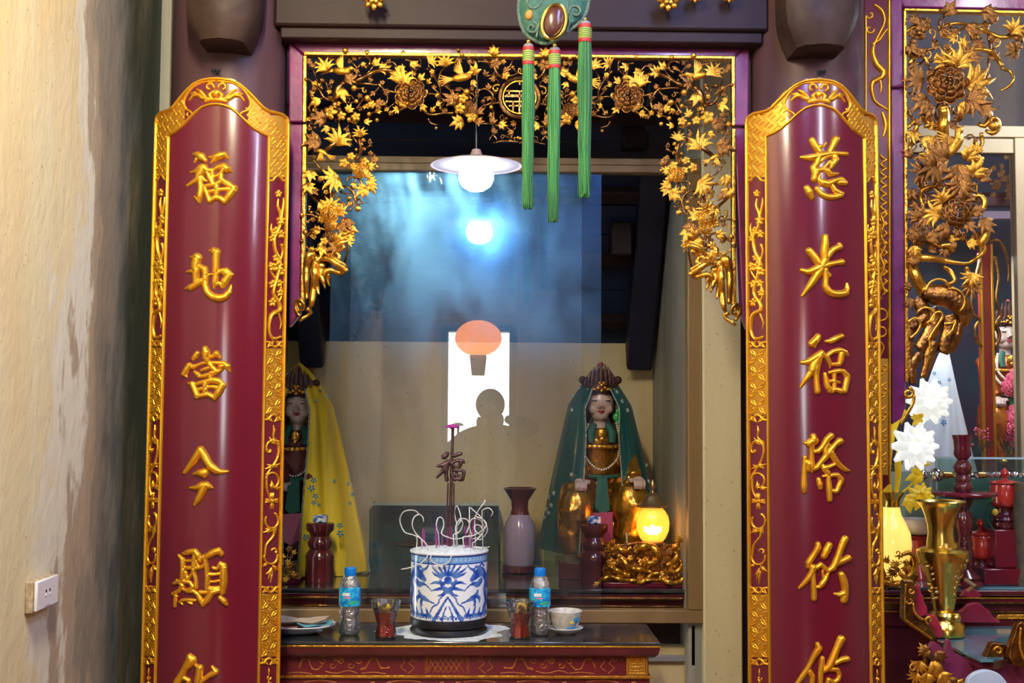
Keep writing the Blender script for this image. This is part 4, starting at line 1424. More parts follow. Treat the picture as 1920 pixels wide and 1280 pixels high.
out = [(972, 20), (975, -6), (990, -14), (1040, -16), (1100, -14), (1102, 12), (1096, 30), (1082, 46), (1060, 62), (1042, 76), (1022, 82), (1004, 76), (986, 64), (976, 44)]
mb = MB()
body = []
nR = 6
import itertools
oc = densify([(x, y, 1) for x, y in out + [out[0]]], 5)[:-1]
cx_, cy_ = 1036, 22
for sgn in (-1, 1):
    pts = [cp(cx_, cy_, sgn * .022)]
    fs = []
    n_ = len(oc)
    for j in range(1, nR + 1):
        s_ = j / nR
        for (x, y, _) in oc:
            pts.append(cp(cx_ + (x - cx_) * s_, cy_ + (y - cy_) * s_, sgn * .022 * math.sqrt(max(0, 1 - s_ ** 4))))
    for k in range(n_):
        a_, b_ = 1 + k, 1 + (k + 1) % n_
        fs.append((0, a_, b_) if sgn > 0 else (0, b_, a_))
        for j in range(nR - 1):
            a_, b_ = 1 + j * n_ + k, 1 + j * n_ + (k + 1) % n_
            q_ = (a_, a_ + n_, b_ + n_, b_)
            fs.append(q_ if sgn > 0 else q_[::-1])
    mb.add(pts, fs)
M['brocade'] = mat('green_brocade', (0.008, 0.075, 0.045), 0.6, 0, col2=(0.03, 0.11, 0.075), nscale=60, bump=.3, bscale=200)
M['sequin'] = mat('silver_sequin_cord', (0.26, 0.34, 0.29), 0.4, .5, col2=(0.10, 0.2, 0.15), nscale=200, bump=.8, bscale=300)
obj('cushion', mb, 'brocade', ch)
for pts in ([(x, y, 1) for x, y, _ in oc[:]] + [(oc[0][0], oc[0][1], 1)],):
    obj('cord_edging', MB().tube([cp(x, y, -.004) for x, y, _ in pts], 3.2 * kc, 6), 'sequin', ch)
for sp in (spiral(997, 52, 12, 2, -PI * .4, PI * 2.2, 1, 1, 22), spiral(1079, 22, 13, 3, PI * .9, PI * 3.4, 1, 1, 22),
           [(988, -10, 1), (990, 8, 1), (1000, 16, 1), (1012, 10, 1), (1016, 0, 1), (1028, -6, 1)], [(1012, 34, 1), (1010, 50, 1), (1006, 70, 1)], [(1062, 60, 1), (1068, 40, 1), (1062, 20, 1), (1066, 0, 1)]):
    obj('sequin_scroll', MB().tube([cp(x, y, -.022) for x, y, _ in densify(sp, 4)], 2.0 * kc, 6), 'sequin', ch)
def ell(cx, cy, a, b, rotd, n=40):
    r_ = R(rotd)
    return [(cx + a * math.cos(t) * math.cos(r_) - b * math.sin(t) * math.sin(r_), cy + a * math.cos(t) * math.sin(r_) + b * math.sin(t) * math.cos(r_)) for t in [2 * PI * i / n for i in range(n)]]
e_ = ell(1039, 41, 22, 33, 14)
obj('disc_rim', MB().tube([cp(x, y, -.034) for x, y in e_ + [e_[0]]], 3.2 * kc, 8), 'brass', ch)
M['amber'] = mat('dark_amber_glass', (0.05, 0.008, 0.012), 0.3, 0, coat=.3, col2=(0.10, 0.035, 0.02), nscale=25)
obj('disc', MB().ball(cp(1039, 41, -.024), (21 * kc, .02, 32 * kc), 24, 14, Matrix.Rotation(R(-14) * -1, 3, 'Y')), 'amber', ch)
obj('small_disc', MB().ball(cp(992, 28, -.02), (7.5 * kc, .008, 10 * kc), 16, 8, Matrix.Rotation(R(10), 3, 'Y')), mat('orange_cloth', (.45, .2, .03), .6), ch)
M['tgreen'] = mat('green_silk', (0.035, 0.24, 0.05), 0.5, 0, col2=(0.012, 0.11, 0.025), nscale=60, stretch=(1, 1, .05), contrast=(.35, .65), sheen=.1)
M['tred'] = mat('red_thread', (0.38, 0.015, 0.02), 0.5)
M['tyel'] = mat('yellow_green_thread', (0.36, 0.42, 0.10), 0.5)
for (tx, y0, bx, by, wd) in ((991, 79, 989, 393, 11), (1040, 86, 1037, 418, 11.5), (1097, 37, 1096, 372, 12.5)):
    top = cp(tx, y0)
    ts = obj('tassel', MB().lathe([(wd * kc * .95, -10 * kc), (wd * kc * 1.0, -12 * kc), (wd * kc * .96, -44 * kc)], top, 20), 'tgreen', ch)
    obj('bead', MB().ball(top + Vector((0, 0, 1 * kc)), 4.5 * kc, 12, 8), 'brass', ts)
    obj('cap', MB().lathe([(wd * kc * .3, -2 * kc), (wd * kc * .8, -5 * kc), (wd * kc * .98, -10 * kc)][::-1], top, 20), 'grey', ts)
    for (a_, b_) in ((10, 18), (38, 45)):
        obj('thread_band', MB().lathe([(wd * kc * .98, -b_ * kc), (wd * kc * 1.06, -(a_ + b_) / 2 * kc), (wd * kc * .98, -a_ * kc)], top, 20), 'tred', ts)
    for q in range(5):
        z_ = 20 + q * 4.2
        obj('thread_ring', MB().lathe([(wd * kc * .98, -(z_ + 1.6) * kc), (wd * kc * 1.1, -z_ * kc), (wd * kc * .98, -(z_ - 1.6) * kc)], top, 20), 'tyel', ts)
    bot = cp(bx, by)
    mb = MB()
    rg = random.Random(int(tx))
    L_ = (top.z - 45 * kc) - bot.z
    for q in range(150):
        a_ = rg.uniform(0, 2 * PI)
        rr = wd * kc * math.sqrt(rg.uniform(.35, 1))
        p0_ = top + Vector((rr * math.cos(a_) * .9, rr * math.sin(a_) * .9, -44 * kc))
        ll = L_ * (1 - .14 * rg.random() ** 2)
        sw = Vector((bot.x - top.x, 0, 0))
        j_ = Vector((rg.uniform(-1, 1), rg.uniform(-1, 1), 0)) * .0025
        f_ = 1.12 if q % 3 else 1.2
        pts = [p0_, p0_ + sw * .3 + Vector((rr * math.cos(a_) * .12, rr * math.sin(a_) * .12, -ll * .3)) + j_, p0_ + sw * .7 + Vector((0, 0, -ll * .7)) - j_, p0_ + sw + Vector((-rr * math.cos(a_) * .12, 0, -ll)) + j_ * 2]
        mb.tube(pts, [.0017, .0017, .0016, .0010], 4, cap=False)
    fo = obj('fringe', mb, 'tgreen', ts, ang=0)
    fo['kind'] = 'stuff'
obj('hanging_cord', MB().tube([cp(1036, -12), cp(1036, -400)], .003, 6), 'tred', ch)
# ================================================================== glazed display case in the niche
cs = thing('glass_case', 'tan wooden glazed case in the niche with two sliding glass panes', 'display case', at(920, 1168, CFY))


def pxbox(x0, y0, x1, y1, Y, d):
    a, b = at(x0, y1, Y), at(x1, y0, Y)
    return (min(a.x, b.x), Y, a.z), (max(a.x, b.x), Y + d, b.z)


cb = pxbox(1290, 1168, 1317, 293, CFY, .06)
xl0, xr0 = at(520, 700, CFY).x, at(1290, 700, CFY).x
zt0, zt1 = at(970, 321, CFY).z, at(970, 294, CFY).z
zb0, zb1 = at(970, 1168, CFY).z, at(970, 1143, CFY).z
xr1 = at(1317, 700, CFY).x
obj('post', MB().box((xr0, CFY, zb1), (xr1, CFY + .06, zt0)), 'case', cs, bev=.004)
obj('post', MB().box((xl0 - .05, CFY, zb1), (xl0, CFY + .06, zt0)), 'case', cs, bev=.004)
obj('bottom_rail', MB().box((xl0 - .05, CFY, zb0), (xr1, CFY + .06, zb1)), 'case', cs, bev=.004)
mb = MB().box((xl0 - .05, CFY, zt0), (xr1, CFY + .06, (zt0 + zt1) / 2)).box((xl0 - .05, CFY + .006, (zt0 + zt1) / 2 + .001), (xr1, CFY + .06, zt1))
obj('top_rail', mb, 'case', cs, bev=.003)


def glass_mat(name, tint=(1, 1, 1), refl=1.6, haze=.035, dust=.02, glow_fade=None, bump=0.0, hc=(.95, .97, 1)):
    m = bpy.data.materials.new(name)
    m.use_nodes = True
    nt = m.node_tree
    nt.nodes.clear()
    N = nt.nodes.new
    out = N('ShaderNodeOutputMaterial')
    tr = N('ShaderNodeBsdfTransparent')
    tr.inputs[0].default_value = (*tint, 1)
    gl = N('ShaderNodeBsdfGlossy')
    gl.inputs['Roughness'].default_value = 0.0
    hz = N('ShaderNodeBsdfGlossy')
    hz.inputs['Roughness'].default_value = .27
    hz.inputs['Color'].default_value = (*hc, 1)
    df = N('ShaderNodeBsdfDiffuse')
    df.inputs['Color'].default_value = (.72, .8, .88, 1)
    fr_ = N('ShaderNodeFresnel')
    fr_.inputs['IOR'].default_value = 1.5
    mu = N('ShaderNodeMath')
    mu.operation = 'MULTIPLY'
    mu.inputs[1].default_value = refl
    nt.links.new(fr_.outputs[0], mu.inputs[0])
    m1, m2, m3 = N('ShaderNodeMixShader'), N('ShaderNodeMixShader'), N('ShaderNodeMixShader')
    # smears: wiped dust on the pane
    tc = N('ShaderNodeTexCoord')
    mp = N('ShaderNodeMapping')
    mp.inputs['Scale'].default_value = (2.2, 1, 1.1)
    nz = N('ShaderNodeTexNoise')
    nz.inputs['Scale'].default_value = 2.4
    nz.inputs['Detail'].default_value = 8
    nz.inputs['Distortion'].default_value = .8
    nt.links.new(tc.outputs['Object'], mp.inputs[0])
    nt.links.new(mp.outputs[0], nz.inputs[0])
    for k, (v, ms) in enumerate(((haze, m2), (dust, m3))):
        r_ = N('ShaderNodeMapRange')
        r_.inputs['From Min'].default_value = .3
        r_.inputs['From Max'].default_value = .75
        r_.inputs['To Min'].default_value = v * .35
        r_.inputs['To Max'].default_value = v * 1.9
        nt.links.new(nz.outputs[0], r_.inputs[0])
        if ms is m2 and glow_fade:
            # haze lobe stands in for lamp glow: strong above, faded below
            g_ = N('ShaderNodeMapRange')
            g_.interpolation_type = 'SMOOTHSTEP'
            sx = N('ShaderNodeSeparateXYZ')
            nt.links.new(tc.outputs['Object'], sx.inputs[0])
            nt.links.new(sx.outputs['Z'], g_.inputs[0])
            g_.inputs['From Min'].default_value = glow_fade[0]
            g_.inputs['From Max'].default_value = glow_fade[1]
            g_.inputs['To Min'].default_value = .10
            mm_ = N('ShaderNodeMath')
            mm_.operation = 'MULTIPLY'
            nt.links.new(r_.outputs[0], mm_.inputs[0])
            nt.links.new(g_.outputs[0], mm_.inputs[1])
            nt.links.new(mm_.outputs[0], ms.inputs[0])
        else:
            nt.links.new(r_.outputs[0], ms.inputs[0])
    nt.links.new(mu.outputs[0], m1.inputs[0])
    nt.links.new(tr.outputs[0], m1.inputs[1])
    nt.links.new(gl.outputs[0], m1.inputs[2])
    nt.links.new(m1.outputs[0], m2.inputs[1])
    nt.links.new(hz.outputs[0], m2.inputs[2])
    nt.links.new(m2.outputs[0], m3.inputs[1])
    nt.links.new(df.outputs[0], m3.inputs[2])
    nt.links.new(m3.outputs[0], out.inputs[0])
    if bump:
        vn = N('ShaderNodeTexNoise')
        vn.inputs['Scale'].default_value = 90
        bp = N('ShaderNodeBump')
        bp.inputs['Strength'].default_value = bump
        bp.inputs['Distance'].default_value = .01
        nt.links.new(tc.outputs['Object'], vn.inputs[0])
        nt.links.new(vn.outputs[0], bp.inputs['Height'])
        nt.links.new(bp.outputs[0], gl.inputs['Normal'])
        nt.links.new(bp.outputs[0], hz.inputs['Normal'])
    MATS[name] = m
    return m


gz = worg(cs).z
M['glass'] = glass_mat('dusty_blue_glow_glass', hc=(.17, .50, 1), refl=1.5, haze=.15, dust=.006, glow_fade=(at(900, 720, CFY).z - gz, at(900, 520, CFY).z - gz))  # haze tinted blue to paint the lamp's glow on the upper pane
M['glass2'] = glass_mat('clear_glass', refl=1.0, haze=.004, dust=.002)
M['glassg'] = glass_mat('green_tinted_glass', (.62, .80, .72), 1.2, .02, .03)
M['glass_edge'] = mat('glass_edge', (.45, .62, .66), .15, spec=1)


def pane(x0, x1, Y, nm='glass_pane', lab=None, mm=('glass', 'glass_edge')):
    a, b = at(x0, 1150, Y), at(x1, 300, Y)
    xa, xb = at(x0, 700, Y).x, at(x1, 700, Y).x
    za, zb = zb1 - .004, zt0 + .004
    mb = MB()
    mb.add([(xa, Y, za), (xb, Y, za), (xb, Y, zb), (xa, Y, zb)], [(0, 1, 2, 3)])
    mb.mi = 1
    mb.add([(xa, Y, za), (xb, Y, za), (xb, Y, zb), (xa, Y, zb), (xa, Y + .004, za), (xb, Y + .004, za), (xb, Y + .004, zb), (xa, Y + .004, zb)],
           [(0, 4, 7, 3), (1, 2, 6, 5)])
    o = obj(nm, mb, mm, cs, smooth=False)
    if lab:
        o['label'] = lab
    return o


pane(617, 1090, CFY + .042)
pane(655, 1127, CFY + .022)
# bracket under the case on the right
bk = thing('shelf_bracket', 'grey metal bracket under the right end of the glass case', 'bracket', at(1300, 1250, CFY + .03))
obj('upright', MB().box(*pxbox(1296, 1248, 1304, 1172, CFY + .03, .03)), 'grey', bk, bev=.002)
obj('strut', MB().pxprism([(1304, 1172), (1311, 1172), (1302, 1252), (1296, 1248)], CFY + .035, .02), 'grey', bk, smooth=False)

# ------------------------------------------------------------------ stepped altar shelf behind the glass
SFY = 4.56
zs = at(960, 1104, SFY).z
XL, XR = at(524, 1104, SFY).x, at(1287, 1104, SFY).x
sh = thing('altar_shelf', 'dark lacquered stepped shelf with gilt edge lines inside the glass case', 'shelf', (0, SFY, zb1 - .02))
obj('top_board', MB().box((XL, SFY, zs - .02), (XR, BKY - .02, zs)), 'blacktop', sh, bev=.003)


def zz(y, Y):
    return at(960, y, Y).z


for (ya, yb, dY, mm, nm) in ((1109, 1113, .0, 'goldd', 'gilt_line'), (1113, 1119, .004, 'darkred', 'moulding'), (1119, 1123, .002, 'goldd', 'gilt_line'), (1123, 1136, .03, 'darkred', 'moulding'), (1136, 1139, .02, 'goldd', 'gilt_line'), (1139, 1170, .03, 'darkred', 'moulding')):
    obj(nm, MB().box((XL, SFY + dY, zz(yb, SFY)), (XR, SFY + dY + .06, zz(ya, SFY) - .0006)), mm, sh, smooth=False, bev=.0015)


# ------------------------------------------------------------------ seated goddess statue
def poly_tube(mb, pts, rad, seg=10):
    mb.tube(pts, rad, seg)


M['skin'] = mat('painted_ivory_skin', (0.56, 0.40, 0.33), 0.3, 0, coat=.3)
M['hairb'] = mat('black_lacquer_hair', (0.012, 0.010, 0.012), 0.3)
M['robe_green'] = mat('dark_green_cloth', (0.01, 0.10, 0.06), 0.6)
M['robe_red'] = mat('dark_red_robe', (0.11, 0.012, 0.02), 0.45, col2=(0.16, 0.03, 0.02), nscale=14)
M['pink'] = mat('rose_lacquer', (0.40, 0.05, 0.12), 0.35)
M['lip'] = mat('red_lip_paint', (0.35, 0.03, 0.04), 0.3)
M['pearl'] = mat('pearl', (0.75, 0.66, 0.55), 0.18, coat=.6)
M['gold_robe'] = mat('gilt_robe', (0.75, 0.40, 0.05), 0.24, 0.9, col2=(0.45, 0.20, 0.03), nscale=9, bump=.2, bscale=40)
M['crown'] = mat('blackened_gilt_crown', (0.035, 0.018, 0.02), 0.35, 0.5, col2=(0.12, 0.05, 0.03), nscale=40, bump=.3)


def statue(px, fy, Y, sc, robe, label, name='seated_statue', mouth='lip', group=None, slim=1.0):
    """fy: pixel row of the chin-brow centre of the face; sc: metres per face half-width unit"""
    f0 = at(px, fy, Y)
    t = thing(name, label, 'statue', (f0.x, Y, zs))
    X, Z = f0.x, f0.z
    u = sc

    def V(x, y, z):
        return Vector((X + x * u, Y + y * u, Z + z * u))
    # units: face half width = 1
    mb = MB()
    mb.ball(V(0, 0, .1), (1.0 * u, 1.05 * u, 1.32 * u), 24, 16)
    mb.ball(V(0, -.18, -.75), (.66 * u, .72 * u, .58 * u), 18, 12)
    mb.ball(V(0, -.28, -1.06), (.34 * u, .4 * u, .26 * u), 14, 10)
    for s_ in (-1, 1):
        mb.ball(V(s_ * .48, -.48, -.36), (.44 * u, .42 * u, .42 * u), 14, 10)
        mb.tube([V(s_ * 1.0, .1, .25), V(s_ * 1.08, .08, -.2), V(s_ * 1.02, .06, -.72)], [.14 * u, .2 * u, .16 * u], 8)
        mb.ball(V(s_ * .42, -.88, .28), (.3 * u, .14 * u, .13 * u), 12, 8)
    mb.tube([V(0, -.9, .42), V(0, -1.06, .05), V(0, -1.2, -.2)], [.09 * u, .11 * u, .17 * u], 10)
    for s_ in (-1, 1):
        mb.ball(V(s_ * .13, -1.08, -.24), (.12 * u, .12 * u, .09 * u), 8, 6)
    mb.tube([V(0, 0, -.9), V(0, .05, -1.5), V(0, .1, -2.1)], [.5 * u, .48 * u, .62 * u], 14)
    # hands as part of the skin figure: right hand held low, left hand on the knee, each with five fingers
    head = obj('head', mb, 'skin', t, mods=(('remesh', .045 * u * 1.0, 3),), ang=0)
    for s_ in (-1, 1):
        e_ = [V(s_ * (.42 + .24 * c_), -1.0 + .06 * abs(c_), .27 - .05 * (1 - c_ * c_)) for c_ in (-1, -.5, 0, .5, 1)]
        obj('eyelid', MB().tube(e_, [.02 * u, .04 * u, .045 * u, .04 * u, .02 * u], 6), 'hairb', head)
        e_ = [V(s_ * (.45 + .33 * c_), -.97 + .1 * abs(c_), .56 + .12 * (1 - c_ * c_)) for c_ in (-1, -.5, 0, .5, 1)]
        obj('eyebrow', MB().tube(e_, [.015 * u, .035 * u, .04 * u, .03 * u, .012 * u], 6), 'hairb', head)
    mbm = MB()
    mbm.tube([V(-.27, -.93, -.54), V(-.1, -1.02, -.5), V(0, -1.03, -.53), V(.1, -1.02, -.5), V(.27, -.93, -.54)], [.02 * u, .06 * u, .055 * u, .06 * u, .02 * u], 7)
    mbm.tube([V(-.18, -.96, -.6), V(0, -1.03, -.64), V(.18, -.96, -.6)], [.02 * u, .065 * u, .02 * u], 7)
    obj('lips', mbm, mouth, head)
    obj('hair', MB().ball(V(0, .22, .5), (1.1 * u, 1.08 * u, 1.25 * u), 20, 14).ball(V(-.9, .1, -.3), (.3 * u, .4 * u, 1.1 * u), 10, 8).ball(V(.9, .1, -.3), (.3 * u, .4 * u, 1.1 * u), 10, 8), 'hairb', t)
    # crown: band with gilt front, flame-shaped plates and a red jewel
    cr = obj('crown', MB().lathe([(1.06, .78), (1.2, .95), (1.28, 1.35), (1.12, 1.7), (.8, 1.95)], (0, 0, 0), 28), 'crown', None)
    bpy.data.objects.remove(cr)
    mb = MB().lathe([(1.08 * u, .72 * u), (1.2 * u, .85 * u), (1.3 * u, 1.3 * u), (1.1 * u, 1.75 * u), (.6 * u, 2.05 * u)], (X, Y + .1 * u, Z), 28)
    cr = obj('crown', mb, 'crown', t)
    for k in range(11):
        a_ = PI * (1 + (k + .5) / 11)
        d = Vector((math.cos(a_), math.sin(a_), 0))
        h_ = .35 + .85 * math.sin(PI * (k + .5) / 11) ** 1.5
        b_ = V(d.x * 1.25, d.y * 1.25 + .1, 1.35)
        obj('crown_plate', MB().tube([b_, b_ + Vector((-d.x * .1 * u, 0, h_ * .7 * u)), b_ + Vector((-d.x * .35 * u, .1 * u, h_ * 1.35 * u))], [.15 * u, .19 * u, .04 * u], 7, .6), 'crown', cr)
        obj('crown_bead', MB().ball(V(d.x * 1.28, d.y * 1.28 + .1, 1.05), .09 * u, 8, 6), 'gold', cr)
    for k, (x_, z_) in enumerate(((0, 1.35), (-.25, 1.15), (.25, 1.15), (-.5, 1.05), (.5, 1.05), (0, .95), (-.14, 1.5), (.14, 1.5))):
        obj('crown_ornament', MB().ball(V(x_, -1.24 + abs(x_) * .2, z_), (.15 * u, .08 * u, .12 * u), 8, 6), 'gold', cr)
    obj('crown_jewel', MB().ball(V(0, -.75, 2.85), .2 * u, 10, 8), 'lacq_red', cr)
    for s_ in (-1, 1):
        obj('crown_ball', MB().ball(V(s_ * 1.3, -.2, 1.75), .3 * u, 8, 6), 'crown', cr)
    # torso and robe, one sculpted body
    mb = MB()
    sx = 1.0
    mb.tube([V(0, .2, -1.7), V(0, .25, -2.6), V(0, .25, -4), V(0, .3, -5.4), V(0, .3, -6.6)], [1.2 * u, 1.9 * u, 1.75 * u, 1.7 * u, 2.2 * u], 18, .75, nrm=(0, 1, 0))
    for s_ in (-1, 1):
        mb.ball(V(s_ * 1.75, .2, -2.4), (.75 * u, .8 * u, .65 * u), 14, 10)
    K = slim
    mb.tube([V(1.8 * K, .1, -2.5), V(2.0 * K, -.8, -4.1), V(2.3 * K, -1.9, -5.3)], [.72 * K * u, .68 * K * u, .62 * K * u], 12)
    mb.tube([V(-1.7 * K, .1, -2.5), V(-1.85 * K, -.5, -4.2), V(-1.5 * K, -1.6, -5.4)], [.72 * u, .66 * u, .6 * u], 12)
    # legs: seated, knees wide, robe falling
    mb.tube([V(.9, 0, -6.4), V(2.2 * K, -1.6 * K, -6.2), V(2.3 * K, -2.0 * K, -7.2), V(1.6 * K, -1.8 * K, -9.6)], [1.25 * K * u, 1.2 * K * u, 1.15 * K * u, .9 * K * u], 14)
    mb.tube([V(-.9, 0, -6.4), V(-2.0 * K, -1.6 * K, -6.6), V(-2.2 * K, -2.0 * K, -7.6), V(-1.9 * K, -1.8 * K, -10.2)], [1.2 * K * u, 1.15 * K * u, 1.05 * K * u, .8 * K * u], 14)
    mb.tube([V(0, -.2, -6.6), V(0, -.8, -8.5), V(0, -.9, -10.4)], [1.7 * u, 1.5 * u, 1.5 * u], 14, .6 * K, nrm=(0, 1, 0))
    for k in range(9 if K == 1 else 0):
        a_ = -1 + k * .25
        mb.tube([V(a_ * 1.6, -1.3 + abs(a_) * .2, -7), V(a_ * 2.0, -1.9 + abs(a_) * .3, -8.6), V(a_ * 2.1, -1.9, -10.4)], [.16 * u, .24 * u, .3 * u], 8)
    mb.ball(V(2.0 * K, -1.7 * K, -7.2), (1.45 * K * u, 1.3 * K * u, 1.9 * u), 18, 12)
    mb.ball(V(-1.9 * K, -1.7 * K, -7.6), (1.35 * K * u, 1.25 * K * u, 1.9 * u), 18, 12)
    mb.tube([V(-2.3 * K, -1.5 * K, -8), V(-2.2 * K, -1.9 * K, -9.4), V(-2.0 * K, -1.9 * K, -10.6)], [1.0 * K * u, .95 * K * u, .9 * K * u], 14)
    mb.tube([V(2.3 * K, -1.5 * K, -8), V(2.0 * K, -1.9 * K, -9.4), V(1.7 * K, -1.9 * K, -10.6)], [1.1 * K * u, .95 * K * u, .8 * K * u], 14)
    for s_, k in ():
        mb.tube([V(K * s_ * (1.2 + .5 * k), -1.75 * K, -5.7 + .1 * k), V(K * s_ * (2.0 + .45 * k), K * (-2.7 + .4 * k), -7.2), V(K * s_ * (1.3 + .5 * k), K * (-2.4 + .2 * k), -9.2)], [.14 * u, .2 * u, .2 * u], 8)
    body = obj('body', mb, robe, t, mods=(('remesh', .1 * u, 4),), ang=0)
    # gilt chest plate, collar and belt
    obj('chest_band', MB().tube([V(-1.55, -.95, -3.0), V(-.8, -1.3, -3.1), V(0, -1.4, -3.12), V(.8, -1.3, -3.1), V(1.55, -.95, -3.0), V(2.2, -.5, -2.9)], .16 * u, 8, .7), 'gold', t)
    for k in range(9):
        x_ = -1.4 + .35 * k
        obj('band_stud', MB().ball(V(x_, -1.48 + .2 * abs(x_) * .6, -3.1), .12 * u, 8, 6), 'gold', t)
    obj('pectoral', MB().ball(V(0, -1.25, -2.2), (.35 * u, .15 * u, .45 * u), 12, 8).ball(V(0, -1.35, -2.55), (.2 * u, .12 * u, .2 * u), 8, 6), 'gold', t)
    for s_ in (-1, 1):
        mb = MB().tube([V(s_ * .45, -.7, -1.45), V(s_ * .8, -1.1, -2.1), V(s_ * .75, -1.3, -2.8)], [.2 * u, .3 * u, .24 * u], 8, .4, nrm=(0, 1, 0))
        obj('collar', mb, 'robe_green', t)
    obj('belt', MB().tube([V(-1.35, -1.1, -5.2), V(0, -1.45, -5.3), V(1.35, -1.1, -5.2)], .15 * u, 8), 'robe_green', t)
    obj('sash', MB().prism([V(-.35, -1.55, -5.3), V(.4, -1.55, -5.3), V(.55, -2.0, -7.6), V(-.1, -2.05, -7.9), V(-.55, -2.0, -7.4)], .1 * u), 'robe_green', t, smooth=False, bev=.03 * u)
    obj('apron_panel', MB().prism([V(-.75, -2.1, -7.8), V(.75, -2.1, -7.7), V(.7, -2.3, -9.6), V(0, -2.4, -10.0), V(-.75, -2.3, -9.7)], .12 * u), 'pink', t, smooth=False, bev=.03 * u)
    # hands
    for s_, c_, dr in ((1, (2.55 * K, -2.2 * K, -5.45), -1), (-1, (-1.6 * K, -2.0 * K, -5.6), -1)):
        mb = MB()
        p_ = V(*c_)
        mb.ball(p_, (.42 * u, .34 * u, .3 * u), 12, 8)
        for k in range(4):
            x_ = (-.33 + .22 * k)
            l_ = (.62, .75, .72, .55)[k]
            q0 = p_ + Vector((x_ * u, -.2 * u, .0))
            mb.tube([q0, q0 + Vector((.02 * u, -l_ * .5 * u, -.08 * u)), q0 + Vector((.02 * u, -l_ * .75 * u, -.35 * u)), q0 + Vector((.01 * u, -l_ * .6 * u, -.6 * u))], [.13 * u, .12 * u, .11 * u, .08 * u], 8)
        q0 = p_ + Vector((-s_ * .38 * u, -.05 * u, .05 * u))
        mb.tube([q0, q0 + Vector((-s_ * .25 * u, -.25 * u, .02 * u)), q0 + Vector((-s_ * .2 * u, -.55 * u, -.12 * u))], [.14 * u, .13 * u, .09 * u], 8)
        obj('hand', mb, 'skin', t, mods=(('remesh', .05 * u, 2),), ang=0)
    # feet tips and pedestal
    for s_ in (-1, 1):
        obj('shoe', MB().ball(V(s_ * 1.5, -2.5, -10.75), (.45 * u, .8 * u, .35 * u), 12, 8), 'gold', t)
    zf = (zs - Z) / u
    mb = MB()
    mb.box(V(-3.1, -2.2, zf), V(3.1, 2.3, min(-10.9, zf + 1.2)))
    obj('pedestal', mb, 'darkred', t, bev=.004)
    return t, V


def beads(V, u, pts, r_, label, mt='pearl', n=44, name='bead_necklace', loc=None):
    t = thing(name, label, 'necklace', loc)
    c = densify([(p[0], p[2], p[1]) for p in pts], .2)
    d = [0]
    full = [Vector((a, 0, b)) for a, b, _ in c]
    ys = np.interp(np.linspace(0, 1, len(c)), np.linspace(0, 1, len(pts)), [p[1] for p in pts])
    L = [0]
    for i in range(1, len(full)):
        L.append(L[-1] + (full[i] - full[i - 1]).length)
    me = None
    for k in range(n):
        s_ = L[-1] * k / (n - 1)
        x_ = float(np.interp(s_, L, [p.x for p in full])); z_ = float(np.interp(s_, L, [p.z for p in full])); y_ = float(np.interp(s_, L, ys))
        if me is None:
            o = obj('bead', MB().ball(V(x_, y_, z_), r_, 8, 6), mt, t)
            me = o
            b0 = V(x_, y_, z_)
        else:
            o = me.copy()
            COL.objects.link(o)
            o.parent = t
            o.location = V(x_, y_, z_) - b0
    return t


UG = 25.5 / ppm(4.95) * 1.0
stG, VG = statue(1125, 757, 4.95, UG, 'gold_robe', 'gilt seated goddess statue with a dark crown under the green veil')
beads(VG, UG, [(-.95, -1.0, -1.5), (-1.35, -1.15, -2.9), (-1.0, -1.5, -4.1), (0, -1.62, -4.75), (1.0, -1.5, -4.1), (1.35, -1.15, -2.9), (1.1, -.9, -1.4)], .09 * UG, 'string of pearls round the neck of the green-veiled statue', loc=VG(0, -1.5, -4.7))
UY = 25.0 / ppm(4.98)
stY, VY = statue(560, 762, 4.98, UY, 'robe_red', 'dark red seated goddess statue under the yellow veil, half behind the left board', slim=.55)
beads(VY, UY, [(-.95, -1.0, -1.5), (-1.35, -1.15, -2.9), (-1.0, -1.5, -4.4), (0, -1.62, -5.1), (1.0, -1.5, -4.4), (1.35, -1.15, -2.9), (1.1, -.9, -1.4)], .09 * UY, 'string of pearls on the yellow-veiled statue', loc=VY(0, -1.5, -5.1))
# green tassel earring of the right statue
e_ = thing('jade_pendant', 'bright green pendant hanging by the ear of the green-veiled statue', 'pendant', VG(1.3, -.5, -1.5))
M['jade'] = mat('jade', (0.04, 0.42, 0.10), 0.25, coat=.4)
for (x_, z_, r_) in ((1.25, -.55, .2), (1.15, -.95, .28), (1.45, -1.0, .26), (1.3, -1.4, .24)):
    obj('jade_bead', MB().ball(VG(x_, -.75, z_), (r_ * UG, .15 * UG, r_ * 1.2 * UG), 8, 6), 'jade', e_)


# ------------------------------------------------------------------ veils
def cloth_mat(name, c1, c2, alpha, rough=.4, spang=None):
    m = mat(name, c1, rough, 0, col2=c2, nscale=7, bump=.25, bscale=35, stretch=(1, 1, .25), sheen=.4)
    nt = m.node_tree
    b = nt.nodes['Principled BSDF']
    b.inputs['Alpha'].default_value = alpha
    return m


M['veil_g'] = cloth_mat('sheer_teal_organza', (0.0, 0.055, 0.055), (0.005, 0.12, 0.11), .9, .3)
MATS['sheer_teal_organza'].node_tree.nodes['Principled BSDF'].inputs['Sheen Weight'].default_value = .08
M['veil_y'] = cloth_mat('sheer_yellow_organza', (0.95, 0.64, 0.01), (0.98, 0.72, 0.02), .97, .35)
M['veil_w'] = cloth_mat('sheer_white_organza', (0.78, 0.88, 0.97), (0.86, 0.94, 1.0), .97, .4)
M['lace'] = mat('glittery_lace', (0.6, 0.66, 0.62), 0.25, 0.4, col2=(0.15, 0.30, 0.30), nscale=120, bump=.8, bscale=160)
M['embB'] = mat('blue_embroidery', (0.02, 0.22, 0.48), .5)


